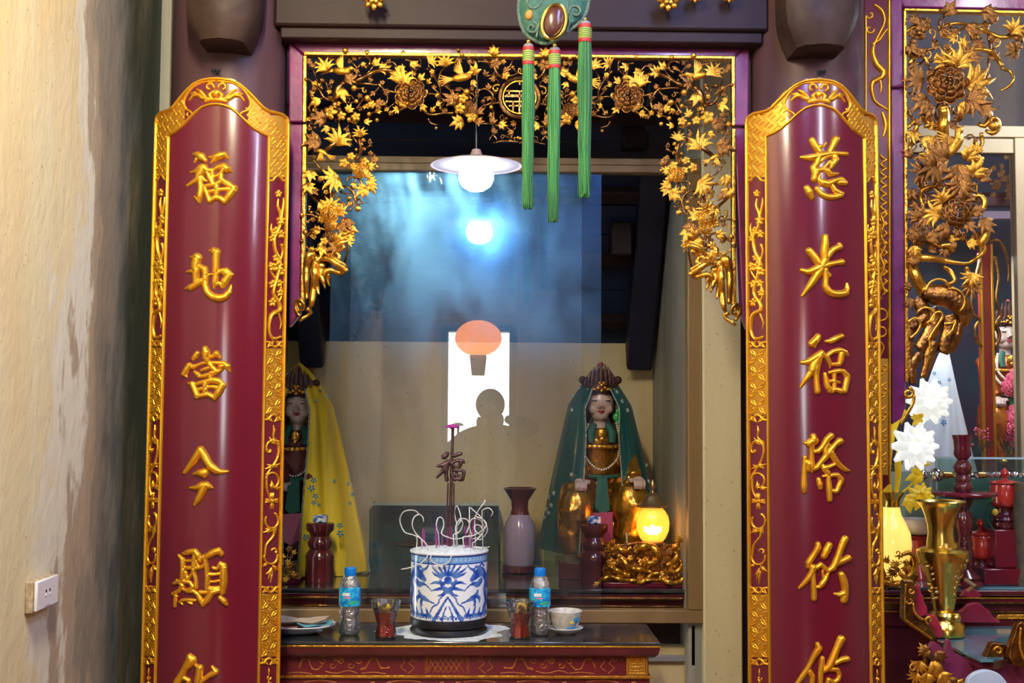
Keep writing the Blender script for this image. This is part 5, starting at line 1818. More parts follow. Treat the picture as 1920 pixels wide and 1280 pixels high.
def veil(V, u, mt, label, bot, topz=2.7, left=(-4.2, -1.4), right=(3.9, -1.0), open_w=1.35, lace=True, zf=-12, seed=3, open_bot=2.6):
    """cloth hung over the crown, parted at the front, spreading to a hem"""
    rg_ = random.Random(seed)
    ph = [rg_.uniform(0, 6) for _ in range(4)]
    nu, nv = 90, 44
    P = []
    for i in range(nu):
        s_ = i / (nu - 1) * 2 - 1                      # -1 left front edge .. +1 right front edge
        for j in range(nv):
            t_ = j / (nv - 1)
            z = topz + (zf - topz) * t_ ** .92
            ow = open_w * min(1, t_ * 5) * (1 - .25 * t_) + (open_bot - open_w) * max(0, t_ - .35)
            lx = left[0] * (t_ ** .8) - 1.55 * min(1, t_ * 5.5) ** .6
            rx = right[0] * (t_ ** .8) + 1.5 * min(1, t_ * 5.5) ** .6
            a_ = s_ * PI * .985
            # back half goes round behind, front edges return forward to the opening
            hw = lx if s_ < 0 else -rx
            ang = (1 - abs(s_)) * PI / 2 + 0
            side = -1 if s_ < 0 else 1
            m_ = abs(s_)
            W = abs(lx) if s_ < 0 else rx
            if m_ < .62:
                q_ = m_ / .62
                x = side * W * math.sin(q_ * PI / 2)
                y = 1.5 * math.cos(q_ * PI / 2) * min(1, t_ * 4 + .1) + .1
            else:
                q_ = (m_ - .62) / .38
                x = side * (W + (ow - W) * q_)
                y = .1 - (1.45 + 1.3 * t_) * math.sin(q_ * PI / 2) * min(1, t_ * 5 + .15)
            f_ = .02 + .20 * t_
            x += side * f_ * .6 * math.sin(m_ * 34 + ph[0] + t_ * 1.5)
            y += f_ * 1.0 * math.sin(m_ * 40 + ph[1]) + .3 * f_ * math.sin(m_ * 90 + ph[2])
            zz_ = z + .08 * math.sin(m_ * 25 + ph[3]) * t_
            P.append(V(x, y, zz_))
    me = MB()
    me.grid(P, nu, nv)
    o = obj('veil', me, mt, None, ang=0)
    tag(o, label, 'veil')
    if lace:
        for i in (0, nu - 1):
            pts = P[i * nv + 2:i * nv + nv]
            mb = MB().tube([p + Vector((0, -.003, 0)) for p in pts], .055 * u, 6)
            obj('lace_edging', mb, 'lace', o)
        for side, (ia, ib) in ((-1, (6, 30)), (1, (60, 84))):
            for c in range(34):
                i = rg_.randint(ia, ib)
                j = rg_.randint(2, 9) if c < 12 else rg_.randint(int(nv * .5), nv - 8)
                p = P[i * nv + j]
                q0 = Vector((0, -.004, 0)) if 20 < i < 70 else Vector((0, -.004, 0))
                if c % 2 == 0:
                    obj('lace_motif', MB().ball(p + q0, (.13 * u, .05 * u, .17 * u), 6, 4), 'lace', o)
    return o, P, nu, nv


vg, Pg, nu, nv = veil(VG, UG, 'veil_g', 'sheer dark green veil draped over the right seated statue', None, left=(-3.0, 0), right=(3.3, 0), zf=-10.6)
vy, Py, nu, nv = veil(VY, UY, 'veil_y', 'translucent yellow veil with blue embroidery draped over the left statue', None, topz=3.3, left=(-3.2, 0), right=(4.0, 0), open_w=1.15, open_bot=.7, zf=-12.2, seed=8)


def embroider(parent, px, py, Y, r_px, n=5):
    k = 1 / ppm(Y)
    for i in range(n):
        a_ = 2 * PI * i / n + .4
        p = at(px + r_px * .6 * math.cos(a_), py + r_px * .6 * math.sin(a_), Y)
        obj('embroidered_petal', MB().ball(p, (r_px * .42 * k, .002, r_px * .25 * k), 8, 5, Matrix.Rotation(a_, 3, 'Y')), 'embB', parent)


for (x_, y_, r_) in ((588, 900, 6), (584, 915, 7), (592, 930, 6), (588, 942, 5), (573, 1007, 6), (637, 985, 6), (638, 1000, 7)):
    embroider(vy, x_, y_, 4.98 - 2.95 * UY, r_)
# crumpled hem of cellophane-like yellow gauze lying on the shelf
def hem(name, pts, m_, label, Y, parent):
    pass


# ------------------------------------------------------------------ things inside the case
M['pot_blue'] = mat('blue_white_porcelain', (0.75, 0.8, 0.86), .15, 0, col2=(0.04, 0.14, 0.5), nscale=55, coat=.5, contrast=(.5, .54))


def candle_stand(px, label, Y=4.74):
    base = Vector((at(px, 1088, Y).x, Y, zs))
    k = 1 / ppm(Y)
    t = thing('turned_stand', label, 'stand', base, 'turned maroon stands with porcelain cups in the case')
    s = k
    prof = [(26, 0), (27, 4), (26, 8), (27, 12), (26, 40), (27, 46), (25, 50), (24, 54), (19, 60), (22, 66), (23, 72), (20, 78), (17, 84), (20, 90), (25, 95), (26, 106), (24, 108), (14, 108)]
    obj('shaft', MB().lathe([(r_ * s, z_ * s) for r_, z_ in prof], base, 32), 'darkred', t, ang=50)
    obj('cup', MB().lathe([(11 * s, 108.5 * s), (13.5 * s, 110 * s), (14 * s, 122 * s), (12.5 * s, 122 * s), (12 * s, 112 * s)], base, 24), 'pot_blue', t)
    return t


candle_stand(599, 'dark red turned stand with a small porcelain cup before the yellow veil')
candle_stand(1114, 'dark red turned stand with a small porcelain cup before the gilt statue')


def carving_stand(px0, px1, ybase, Y, label, lamp=False, seed=1):
    """low gilt openwork dragon carving on a red plinth"""
    c = at((px0 + px1) / 2, ybase, Y)
    base = Vector((c.x, Y, zs))
    k = 1 / ppm(Y)
    t = thing('gilt_dragon_carving', label, 'carving', base)
    W = (px1 - px0) * k

    def Q(x, y, d=0.0):
        p = at(x, y, Y + d)
        return p
    obj('plinth', MB().box((c.x - W / 2 + .02, Y - .01, zs), (c.x + W / 2, Y + .12, zs + 9 * k)), 'lacq', t, bev=.003)
    return t, Q, k


dg, Q, k = carving_stand(1122, 1288, 1095, 4.62, 'gilt openwork dragon and cloud carving on a red plinth under the glowing lamp')
rg = random.Random(11)
back = obj('carved_ground', MB().prism([Q(x, y, .05) for x, y in ((1130, 1088), (1128, 1070), (1140, 1040), (1150, 1022), (1200, 1016), (1262, 1020), (1284, 1010), (1288, 1085), (1280, 1090))], .03), 'goldd', dg, smooth=False, bev=.003)
for pts in ([(1118, 1096, 3), (1130, 1086, 5), (1145, 1080, 4), (1165, 1086, 4), (1200, 1088, 3.5), (1240, 1086, 3)],
            [(1186, 1086, 4), (1200, 1092, 5), (1214, 1084, 4.6), (1222, 1076, 4), (1236, 1074, 3.4)],
            [(1236, 1080, 4), (1250, 1090, 5.4), (1268, 1092, 5.4), (1282, 1084, 5), (1284, 1074, 4), (1276, 1070, 3)],
            [(1190, 1036, 4), (1200, 1026, 7), (1216, 1024, 8), (1230, 1030, 7), (1234, 1044, 6), (1224, 1054, 6), (1212, 1056, 4), (1206, 1062, 3)],
            [(1158, 1040, 4), (1170, 1050, 5), (1178, 1062, 5), (1192, 1066, 5), (1208, 1068, 4), (1222, 1072, 3)],
            [(1140, 1060, 4), (1152, 1066, 5), (1166, 1074, 5), (1182, 1078, 4)],
            [(1250, 1060, 4), (1262, 1052, 5), (1270, 1040, 4.6), (1262, 1030, 4), (1270, 1020, 3), (1276, 1008, 2)],
            [(1276, 1050, 3), (1278, 1062, 4), (1270, 1070, 4), (1258, 1072, 4)],
            [(1146, 1030, 3), (1160, 1028, 4), (1172, 1034, 4), (1182, 1026, 3)]):
    st = densify(pts, 4)
    obj('dragon_coil', MB().tube([Q(x, y, -.01 + .008 * math.sin(i)) for i, (x, y, r_) in enumerate(st)], [r_ * k for _, _, r_ in st], 8), 'gold', dg, ang=0)
for _ in range(64):
    x_, y_ = rg.uniform(1134, 1282), rg.uniform(1024, 1086)
    if y_ < 1034 and 1185 < x_ < 1262 and rg.random() < .5:
        continue
    kd = rg.choice(['leaf3', 'leaf', 'curl', 'bud', 'flower', 'tuft'])
    inst(GM[kd + rg.choice(['', '', '_dark'])], {'leaf3': 'leaf', 'leaf': 'leaf', 'curl': 'curl', 'bud': 'bud', 'flower': 'flower', 'tuft': 'leaf'}[kd], dg, Q(x_, y_, rg.uniform(-.012, .03)), ev(rg.uniform(0, 360), rg.uniform(-.5, .5)), {'leaf3': 14, 'leaf': 15, 'curl': 8, 'bud': 4, 'flower': 7, 'tuft': 15}[kd] * k)
inst(GM['tuft'], 'leaf', dg, Q(1277, 1016, -.01), ev(95), 20 * k)
inst(GM['leaf3'], 'leaf', dg, Q(1122, 1094, -.02), ev(190), 12 * k)

dl, Q, k = carving_stand(500, 560, 1095, 4.68, 'small dark gilt carving between the left board and the turned stand')
for _ in range(40):
    x_, y_ = rg.uniform(520, 556), rg.uniform(1022, 1090)
    if 1045 < y_ < 1062 and x_ > 545:
        continue
    kd = rg.choice(['leaf3', 'leaf', 'curl', 'bud', 'flower'])
    inst(GM[kd + rg.choice(['_dark', '_dark', ''])], {'leaf3': 'leaf', 'leaf': 'leaf', 'curl': 'curl', 'bud': 'bud', 'flower': 'flower'}[kd], dl, Q(x_, y_, rg.uniform(-.02, .03)), ev(rg.uniform(0, 360), rg.uniform(-.5, .5)), {'leaf3': 13, 'leaf': 15, 'curl': 8, 'bud': 4, 'flower': 7}[kd] * k)

# glowing table lamp on the dragon carving
LY = 4.70
kl = 1 / ppm(LY)
lb = at(1224, 1020, LY)
lp = thing('table_lamp', 'small lit lamp with an amber glass globe and brass cap before the right statue', 'lamp', lb)
obj('base_ring', MB().lathe([(18 * kl, -3 * kl), (22 * kl, 0), (22 * kl, 4 * kl), (19 * kl, 7 * kl)], lb, 28), 'brass_d', lp)
M['amber_lit'] = mat('lit_amber_glass', (0.9, 0.45, 0.05), 0.15, 0, trans=.0, emit=(1.0, 0.38, 0.04), estr=1.25, coat=.6, alpha=.8)
obj('globe', MB().lathe([(19 * kl, 6 * kl), (24 * kl, 12 * kl), (30 * kl, 26 * kl), (31 * kl, 40 * kl), (29 * kl, 52 * kl), (23 * kl, 62 * kl), (17 * kl, 68 * kl)], lb, 36), 'amber_lit', lp)
M['bulb_warm'] = mat('lit_warm_bulb', (1, 1, 1), 0.5, emit=(1.0, 0.62, 0.2), estr=22)
blb = obj('bulb', MB().ball(lb + Vector((0, 0, 28 * kl)), (8 * kl, 8 * kl, 8 * kl), 12, 8), 'bulb_warm', lp)
for i in range(8):
    a_ = 2 * PI * i / 8
    obj('lotus_petal', MB().tube([lb + Vector((6 * kl * math.cos(a_), 6 * kl * math.sin(a_), 18 * kl)), lb + Vector((13 * kl * math.cos(a_), 13 * kl * math.sin(a_), 26 * kl)), lb + Vector((17 * kl * math.cos(a_), 17 * kl * math.sin(a_), 33 * kl))], [2 * kl, 4 * kl, .5 * kl], 6, .4), 'bulb_warm', blb)
obj('cap', MB().lathe([(17 * kl, 67 * kl), (30 * kl, 69 * kl), (30 * kl, 72 * kl), (22 * kl, 78 * kl), (17 * kl, 88 * kl), (12 * kl, 93 * kl), (4 * kl, 96 * kl), (3 * kl, 100 * kl), (6 * kl, 105 * kl), (5 * kl, 112 * kl), (1 * kl, 120 * kl)], lb, 32), 'brass_d', lp)

# green-tinted glass box, dish, dark vase and acrylic sheets standing at the back of the case
gb = thing('glass_box', 'low green-tinted glass box at the back of the case behind the incense bowl', 'box', (at(760, 1050, 5.2).x, 5.2, zs))
x0, x1, z1_ = at(692, 1000, 5.2).x, at(935, 1000, 5.2).x, at(760, 946, 5.2).z
mb = MB()
rr = .02
mb.add([(x0, 5.2, zs), (x1, 5.2, zs), (x1, 5.2, z1_), (x0 + rr, 5.2, z1_), (x0 + rr * .3, 5.2, z1_ - rr * .3), (x0, 5.2, z1_ - rr)], [(0, 1, 2, 3, 4, 5)])
obj('front_pane', mb, 'glassg', gb, smooth=False)
obj('back_panel', MB().box((x0, 5.38, zs), (x1, 5.385, z1_)), mat('dark_green_board', (.05, .09, .07), .3), gb, smooth=False)
obj('top_pane', MB().box((x0 + .01, 5.205, z1_ - .004), (x1, 5.38, z1_)), 'glass_edge', gb, smooth=False)
obj('side_pane', MB().add([(x0, 5.2, zs), (x0, 5.38, zs), (x0, 5.38, z1_ - rr), (x0, 5.2, z1_ - rr)], [(0, 1, 2, 3)]), 'glassg', gb, smooth=False)
zd = at(790, 1018, 5.0).z
kd_ = 1 / ppm(5.0)
dsx = at(790, 1018, 5.0)
dsx = Vector((dsx.x, 5.0, zs))
h_ = zd - zs
d_ = obj('footed_dish', MB().lathe([(22 * kd_, 0), (20 * kd_, .01), (6 * kd_, h_ * .4), (6 * kd_, h_ - .03), (20 * kd_, h_ - .02), (52 * kd_, h_ - .004), (54 * kd_, h_), (48 * kd_, h_), (10 * kd_, h_ - .012)], dsx, 40), 'darkred', None)
tag(d_, 'dark red footed dish in the case behind the incense bowl', 'dish')
M['vase_p'] = mat('mauve_porcelain', (0.42, 0.34, 0.46), .2, coat=.5)
kv = 1 / ppm(5.05)
vb = Vector((at(974, 1080, 5.05).x, 5.05, zs))
hv = (at(974, 914, 5.05).z - zs) / (173)
vz = thing('tall_vase', 'dark-mouthed mauve vase in the case beside the green veil', 'vase', vb)
obj('body', MB().lathe([(24 * kv, 0), (27 * kv, 14 * hv), (30 * kv, 30 * hv), (30 * kv, 80 * hv), (27 * kv, 100 * hv), (18 * kv, 118 * hv)], vb, 36), 'vase_p', vz)
obj('foot', MB().lathe([(26 * kv, 0), (32 * kv, 2 * hv), (31 * kv, 14 * hv), (27.5 * kv, 16 * hv)], vb, 36), 'darkred', vz)
obj('neck', MB().lathe([(18 * kv, 118 * hv), (15 * kv, 130 * hv), (16 * kv, 146 * hv), (22 * kv, 156 * hv), (29 * kv, 168 * hv), (32 * kv, 172 * hv), (28 * kv, 173 * hv), (15 * kv, 158 * hv)], vb, 36), 'darkred', vz)
for i, (xa, xb, ya) in enumerate(((1006, 1016, 1000), (1020, 1060, 1014))):
    Yp = 4.9 + .05 * i
    a_, b_ = at(xa, ya, Yp), at(xb, ya, Yp)
    o = obj('acrylic_sheet', MB().box((a_.x, Yp, zs), (b_.x, Yp + .004, a_.z)), 'glassg', None, smooth=False)
    tag(o, 'narrow clear sheet standing in the case beside the mauve vase' if i == 0 else 'wider clear sheet standing in the case at the foot of the green veil', 'sheet')

# ================================================================== hanging lamp in front of the glass
LMY = 3.88
kL = 1 / ppm(LMY)
lc = at(893, 300, LMY)
hl = thing('pendant_lamp', 'lit white bulb under a flat enamel shade hanging before the glass', 'lamp', lc)
M['enamel'] = mat('white_enamel', (0.30, 0.22, 0.22), .35)
obj('shade', MB().lathe([(86 * kL, -10 * kL), (86.5 * kL, -11.5 * kL), (60 * kL, -3 * kL), (30 * kL, 4 * kL), (12 * kL, 9 * kL), (8 * kL, 20 * kL), (0.001, 22 * kL)], lc, 56), 'enamel', hl)
M['bulb'] = mat('lit_cold_bulb', (1, 1, 1), 0.5, emit=(0.60, 0.80, 1.0), estr=75)
obj('bulb', MB().lathe([(.001, -60 * kL), (15 * kL, -58 * kL), (27 * kL, -50 * kL), (33 * kL, -38 * kL), (33 * kL, -26 * kL), (24 * kL, -12 * kL), (15 * kL, -6 * kL), (14 * kL, 0)], lc, 28), 'bulb', hl)
obj('cord', MB().tube([lc + Vector((0, 0, 18 * kL)), lc + Vector((0, .0, .6))], .003, 6), 'black', hl)
# ================================================================== altar table in front of the case
TF, TB = 3.95, 4.30
zt = at(960, 1203, TF).z                              # gilt line level
ztop = at(960, 1168, TB).z
TXR = at(1238, 1203, TF).x
TXL = at(430, 1203, TF).x
tb = thing('altar_table', 'dark red lacquered altar table with gold line drawings and a black top', 'table', ((TXL + TXR) / 2, (TF + TB) / 2, 0))
obj('table_top', MB().box((TXL, TF, ztop - .012), (TXR, TB, ztop)), 'blacktop', tb, bev=.003)
obj('gilt_line', MB().box((TXL - .001, TF - .002, ztop - .018), (TXR + .001, TB, ztop - .0125)), 'gold', tb, smooth=False, bev=.001)
# cavetto moulding under the top
prof = [(0, -.018), (.002, -.028), (.006, -.042), (.016, -.052), (.03, -.058)]
mb = MB()
P = []
for x_, e in ((TXL, -1), (TXR, 1)):
    pass
n_ = len(prof)
for k, (dy, dz) in enumerate(prof):
    P += [(TXL + dy, TF + dy, ztop + dz), (TXR - dy, TF + dy, ztop + dz), (TXR - dy, TB, ztop + dz)]
mb.add(P, [(3 * k, 3 * k + 1, 3 * k + 4, 3 * k + 3) for k in range(n_ - 1)] + [(3 * k + 1, 3 * k + 2, 3 * k + 5, 3 * k + 4) for k in range(n_ - 1)] + [(3 * n_ - 3, 3 * n_ - 2, 3 * n_ - 1)])
obj('moulding', mb, 'darkred', tb)
FY_ = TF + .035
M['table_red'] = mat('table_red_lacquer', (0.16, 0.012, 0.018), 0.28, 0, col2=(0.11, 0.01, 0.014), nscale=8, coat=.4)
XC_ = at(1216, 1240, FY_).x


def fz(y):
    return at(960, y, FY_).z


obj('frieze', MB().box((TXL + .03, FY_, fz(1267)), (XC_, TB - .02, ztop - .055)), 'table_red', tb, smooth=False, bev=.002)
obj('gilt_rail', MB().box((TXL + .03, FY_ - .006, fz(1271)), (XC_ + .008, TB - .02, fz(1266))), 'gold', tb, smooth=False, bev=.001)
obj('lower_panel', MB().box((TXL + .03, FY_ + .004, .12), (XC_ + .004, TB - .02, fz(1271) - .0005)), 'table_red', tb, smooth=False, bev=.002)
for x_, nm in ((TXL + .03, 0), (XC_ - .06, 1)):
    obj('foot', MB().box((x_, FY_, 0), (x_ + .06, TB - .02, .1195)), 'darkred', tb, bev=.006)
# corner fret plaque
def fpt(x, y, d=.0):
    return at(x, y, FY_ - d)
obj('corner_plaque', MB().box(*((lambda a, b: ((a.x, FY_ - .008, b.z), (b.x, FY_, a.z)))(at(1174, 1220, FY_), at(1214, 1266, FY_)))), 'goldg', tb, bev=.002)
fk = lambda x, y: (at(x, y, FY_ - .008), Vector((0, -1, 0)))
S = [[(1178, 1224, 1.4), (1210, 1224, 1.4), (1210, 1262, 1.4), (1178, 1262, 1.4), (1178, 1224, 1.4)],
     [(1184, 1230, 1.3), (1184, 1244, 1.3), (1192, 1244, 1.3), (1192, 1232, 1.3), (1188, 1232, 1.2), (1188, 1240, 1.2)],
     [(1196, 1228, 1.3), (1204, 1228, 1.3), (1204, 1244, 1.3), (1197, 1244, 1.3), (1197, 1233, 1.2), (1200, 1233, 1.2), (1200, 1240, 1.2)],
     [(1183, 1250, 1.2), (1205, 1250, 1.2)], [(1183, 1257, 1.2), (1205, 1257, 1.2)], [(1186, 1250, 1.1), (1186, 1257, 1.1)], [(1192, 1250, 1.1), (1192, 1257, 1.1)], [(1198, 1250, 1.1), (1198, 1257, 1.1)]]
obj('fret_relief', relief(S, fk, .003, .7, dense=False), 'gold', tb, ang=70)
# gold line drawing of dragons, clouds and a lattice cartouche
fk2 = lambda x, y: (at(x, y, FY_ - .0004), Vector((0, -1, 0)))
L = []


def wave(x0, x1, yc, amp, n, r_=.9, ph=0.0):
    return [(x0 + (x1 - x0) * k / n, yc + amp * math.sin(ph + k * 1.15) * (1 - .3 * k / n), r_) for k in range(n + 1)]


def dragon(cx, yc, sg):
    for q in range(-2, 3):
        L.append(spiral(cx + sg * q * 17, yc + (4 if q % 2 else -5), 7, 1.5, 0 if q % 2 else PI, 5.2 if q % 2 else PI - 5.2, .9, .9, 14))
    for e in (0, 2.2):
        L.append([(cx - sg * 80 + e, yc + 8, .8), (cx - sg * 72, yc - 10 + e, .9), (cx - sg * 62, yc - 8 + e, .9), (cx - sg * 56, yc + 8 + e, .9), (cx - sg * 44, yc + 13 - e, .9), (cx - sg * 34, yc + 2, .8)])
        L.append([(cx + sg * 36, yc + 10 + e, .8), (cx + sg * 46, yc + 8 + e, .9), (cx + sg * 54, yc - 8 + e, .9), (cx + sg * 66, yc - 9 + e, .9), (cx + sg * 74, yc + 8 + e, .9), (cx + sg * 90, yc + 9 - e, .8)])
    for q in range(6):
        a_ = -PI * .9 + q * .36
        L.append([(cx + 6 * math.cos(a_), yc - 2 + 6 * math.sin(a_), .8), (cx + 15 * math.cos(a_), yc - 2 + 13 * math.sin(a_), .6)])
    L.append([(cx - 30, yc + 15, .7), (cx - 10, yc + 19, .9), (cx + 14, yc + 14, .8), (cx + 30, yc + 19, .6)])
    L.append([(cx - 5, yc - 3, .9), (cx, yc - 7, 1.0), (cx + 5, yc - 3, .9), (cx, yc + 1, .9), (cx - 5, yc - 3, .9)])


for cx, sg in ((640, 1), (1035, -1)):
    dragon(cx, 1243, sg)
for q in range(8):
    x_ = 800 + 10 * q
    L.append([(x_, 1228, .8), (x_ + 20, 1260, .8)] if x_ < 860 else [(x_, 1228, .8), (min(877, x_ + 8), 1241, .8)])
    L.append([(x_ + 2, 1228, .8), (max(799, x_ - 18), 1260, .8)])
    for y_ in (1236, 1252):
        L.append([(x_ + 5, y_, 1.3), (x_ + 5, y_ + .1, 1.3)])
for x_ in (797, 800, 876, 879):
    L.append([(x_, 1227, .8), (x_, 1262, .8)])
for cx, sg in ((765, 1), (910, -1), (1140, 1)):
    L.append([(cx, 1226, .8), (cx + sg * 8, 1236, .9), (cx + sg * 2, 1244, .9), (cx + sg * 12, 1252, .9), (cx, 1262, .8)])
    L.append(spiral(cx + sg * 12, 1236, 5, 1.5, 0, 5, .8, .8, 10))
    L.append([(cx - sg * 14, 1228, .8), (cx - sg * 6, 1240, .9), (cx - sg * 14, 1250, .9), (cx - sg * 4, 1258, .8)])
for cx in (560, 700, 960, 1090):
    L.append([(cx - 22, 1262, .6), (cx, 1260, .8), (cx + 24, 1263, .6)])
M['goldline'] = mat('gold_line_paint', (0.42, 0.15, 0.03), .45, .5)
L = [[(a, b, max(.62, r_ * .72)) for a, b, r_ in q] for q in L]
obj('gold_line_drawing', relief(L, fk2, .0011, .5, dense=True), 'goldline', tb, ang=70)
fk3 = lambda x, y: (at(x, y, FY_ + .0036), Vector((0, -1, 0)))
L = []
for cx in (700, 730, 830, 860, 1060, 1190):
    L.append(spiral(cx, 1285, 8, 2, PI, PI * 2.6, .9, .9, 12))
for cx in (600, 760, 900, 1000, 1130):
    L.append([(cx - 30, 1278, .7), (cx, 1275, .9), (cx + 30, 1279, .7)])
obj('gold_line_drawing', relief(L, fk3, .0012, .7, dense=True), 'goldline', tb, ang=70)


def tp(px, Y):
    """point on the table top under a pixel column at depth Y"""
    return Vector((at(px, 1185, Y).x, Y, ztop + .0006))


# ---------------------------------------------------------------- incense bowl
IY = 4.13
ki = 1 / ppm(IY)
ib = tp(841, IY)
bowl = thing('incense_bowl', 'blue and white porcelain incense bowl full of ash on a black turned base', 'incense burner', ib)
obj('turned_base', MB().lathe([(62 * ki, 0), (70 * ki, 2 * ki), (72 * ki, 6 * ki), (68 * ki, 10 * ki), (66 * ki, 13 * ki), (71 * ki, 16 * ki), (72 * ki, 20 * ki), (70 * ki, 28 * ki), (66 * ki, 30 * ki)], ib, 64), 'black_wood' if 'black_wood' in M else 'black', bowl)
# painted body: dragons, flaming pearl, waves and the mountain
bh0, bh1 = 27, 150
BS = []


def sym(s):
    BS.append(s)
    BS.append([(-x, y, r_) for x, y, r_ in s])


# coordinates: x arc px from the front centre, y px up from the body foot (0..122)
for x_ in range(-230, 231, 14):
    BS.append(spiral(x_, 6, 6.5, 6.5, PI, 0, 1.3, 1.3, 10))
    BS.append(spiral(x_, 6, 3, 3, PI, 0, 1.0, 1.0, 8))
BS.append([(-235, 12, 2), (235, 12, 2)]) if False else None
sym([(0, 46, 2), (8, 34, 2.2), (16, 20, 3), (26, 4, 4)])
sym([(2, 30, 1), (7, 18, 1.6), (10, 4, 2)])
sym([(4, 52, 1.4), (14, 44, 1.6), (18, 34, 1.6), (28, 28, 1.6), (34, 16, 1.4)])
for q in range(9):
    x_ = 38 + q * 13
    sym([(x_, 14, 4), (x_ + 4, 26 + 5 * (q % 2), .6)])
    sym([(x_ - 5, 12, 3.2), (x_ + 8, 12, 3.2)])
# flaming pearl
BS.append([(0, 76, 8), (0, 76.1, 8)])
BS.append([(-14, 76, 2.4), (-10, 64, 3), (0, 58, 6), (10, 64, 3), (14, 76, 2.4)])
for a_, l_ in ((-1.35, 24), (-1.0, 30), (-.65, 26), (-.3, 31), (0, 26), (.3, 32), (.65, 27), (1.0, 30), (1.35, 22)):
    BS.append([(12 * math.sin(a_), 80 + 6 * math.cos(a_), 3), ((14 + l_ * .5) * math.sin(a_) + 2, 82 + (6 + l_ * .42) * math.cos(a_), 2.4), ((12 + l_ * .9) * math.sin(a_) + 3, 86 + (l_ * .8) * math.cos(a_), .7)])
sym([(8, 70, 4), (22, 72, 3), (34, 68, .8)])
sym([(6, 62, 4), (20, 60, 2.6), (32, 56, .8)])
sym([(4, 56, 3), (12, 50, 2), (20, 48, .6)])
# dragons at both sides
sym([(46, 76, 5), (58, 84, 9), (70, 88, 10), (82, 82, 9), (90, 70, 9), (86, 54, 9), (92, 36, 8), (86, 20, 8)])
sym([(50, 92, 1), (56, 98, 2.4), (64, 96, 3), (72, 102, 2), (80, 98, 3)])
sym([(42, 66, 1), (50, 68, 4), (60, 66, 6), (70, 72, 6)])
sym([(36, 104, .8), (42, 96, 2), (50, 92, 3), (56, 86, 3)])
sym([(30, 56, .6), (36, 62, 1.4), (42, 66, 1.6)])
sym([(24, 34, .8), (36, 38, 2.4), (46, 42, 5), (56, 46, 5), (60, 54, 3)])
sym([(50, 42, 4), (54, 34, 3), (50, 28, 1)])
sym([(56, 46, 4), (66, 40, 4), (64, 32, 1)])
for q in range(5):
    x_ = 100 + q * 30
    sym([(x_, 30, 6), (x_ + 14, 50, 8), (x_ - 4, 70, 8), (x_ + 12, 90, 7)])
    sym([(x_ + 14, 50, 3), (x_ + 26, 56, 2), (x_ + 28, 66, 1)])
# key band near the rim
BS2 = []
for x_ in range(-232, 233, 9):
    BS2.append([(x_, 110, .8), (x_ + 5, 110, .8), (x_ + 5, 114, .8), (x_ + 2, 114, .8)])
nA, nH = 560, 150
arc = 2 * PI * 71
xs0 = -arc / 2
qf, _ = field([densify(s, 3) for s in BS], xs0, 0, int(arc / 1.0) + 2, 126, 1.0)
qb, _ = field(BS2, xs0, 0, int(arc / 1.0) + 2, 126, 1.0)
mb = MB()
P, Cc = [], []
prof = [(66, 0), (68.5, 1.5)] + [(70.5 + .6 * math.sin(PI * h / 118), h) for h in np.linspace(4, 118, nH - 10)] + [(71.5, 119), (73, 121), (73, 123), (71, 124), (67, 123.5), (66, 120), (66, 112), (66, 100)]
nP = len(prof)
blue, lblue, wht = np.array((0.012, 0.06, 0.42)), np.array((0.16, 0.36, 0.66)), np.array((0.80, 0.86, 0.92))
for i in range(nA):
    th = 2 * PI * i / nA
    ax = (th if th < PI else th - 2 * PI) * 71
    for j, (r_, h) in enumerate(prof):
        P.append((ib.x + r_ * ki * math.sin(th), ib.y - r_ * ki * math.cos(th), ib.z + (bh0 + h) * ki))
        col = wht
        if j < nP - 6:
            ii = min(qf.shape[0] - 1, max(0, int(ax - xs0)))
            jj = min(125, int(h))
            v = qf[ii, jj]
            if v > 0:
                k_ = min(1, v * 3)
                shade = .5 + .5 * math.sin(ax * .22 + 2 * math.sin(h * .13))
                col = wht * (1 - k_) + (blue * (1 - .5 * shade) + lblue * .5 * shade) * k_
            if h < 3 or 104 < h < 106 or 117 < h < 119.5:
                col = blue
            elif 106 <= h <= 117:
                col = lblue * (1 if qb[ii, jj] < 0 else .35) + (wht * .65 if qb[ii, jj] >= 0 else 0)
        Cc.append(tuple(np.clip(col, 0, 1)) + (1,))
mb.grid(P, nA, nP, closeu=True)
attr_mat('painted_porcelain')
M['painted'] = MATS['painted_porcelain']
bo = obj('painted_bowl', mb, 'painted', bowl, ang=60)
ca = bo.data.color_attributes.new('Col', 'FLOAT_COLOR', 'POINT')
ca.data.foreach_set('color', [c for q in Cc for c in q])
# ash heap
SLAB = ['leftmost magenta incense stub in the bowl, upright', 'magenta stub leaning left, second from the left of the bowl', 'magenta stub left of the iron stem, tallest there', 'short magenta stub close beside the tall left one', 'magenta stub at the foot of the iron stem, left side', 'magenta stub at the foot of the iron stem, in front', 'short magenta stub just left of the iron stem', 'magenta stub just right of the iron stem', 'magenta stub right of centre, leaning left', 'magenta stub right of centre, leaning right', 'upper magenta stub among the curls at the right', 'thin magenta stub between the left pair and the iron stem']
CLAB = ['large open loop of incense ash at the far left of the bowl', 'second ash loop from the left, inside the large one', 'long ash curl drooping over the left rim of the bowl', 'low ash curl sweeping right from the left stubs', 'tall narrow ash curl just right of the iron stem', 'small ash arch right of the iron stem', 'ash curl hooking back at the right side', 'outer ash arc at the far right of the bowl', 'straight thin ash twig pointing up at the right', 'small faint ash hook at the top right', 'inner ash loop at the right of the bowl', 'ash loop hanging over the front rim at the centre', 'flat ash curl lying on the right rim', 'short ash arc between the iron stem and the right curls', 'round ash ring at the right of the bowl']
rg = random.Random(3)
P = []
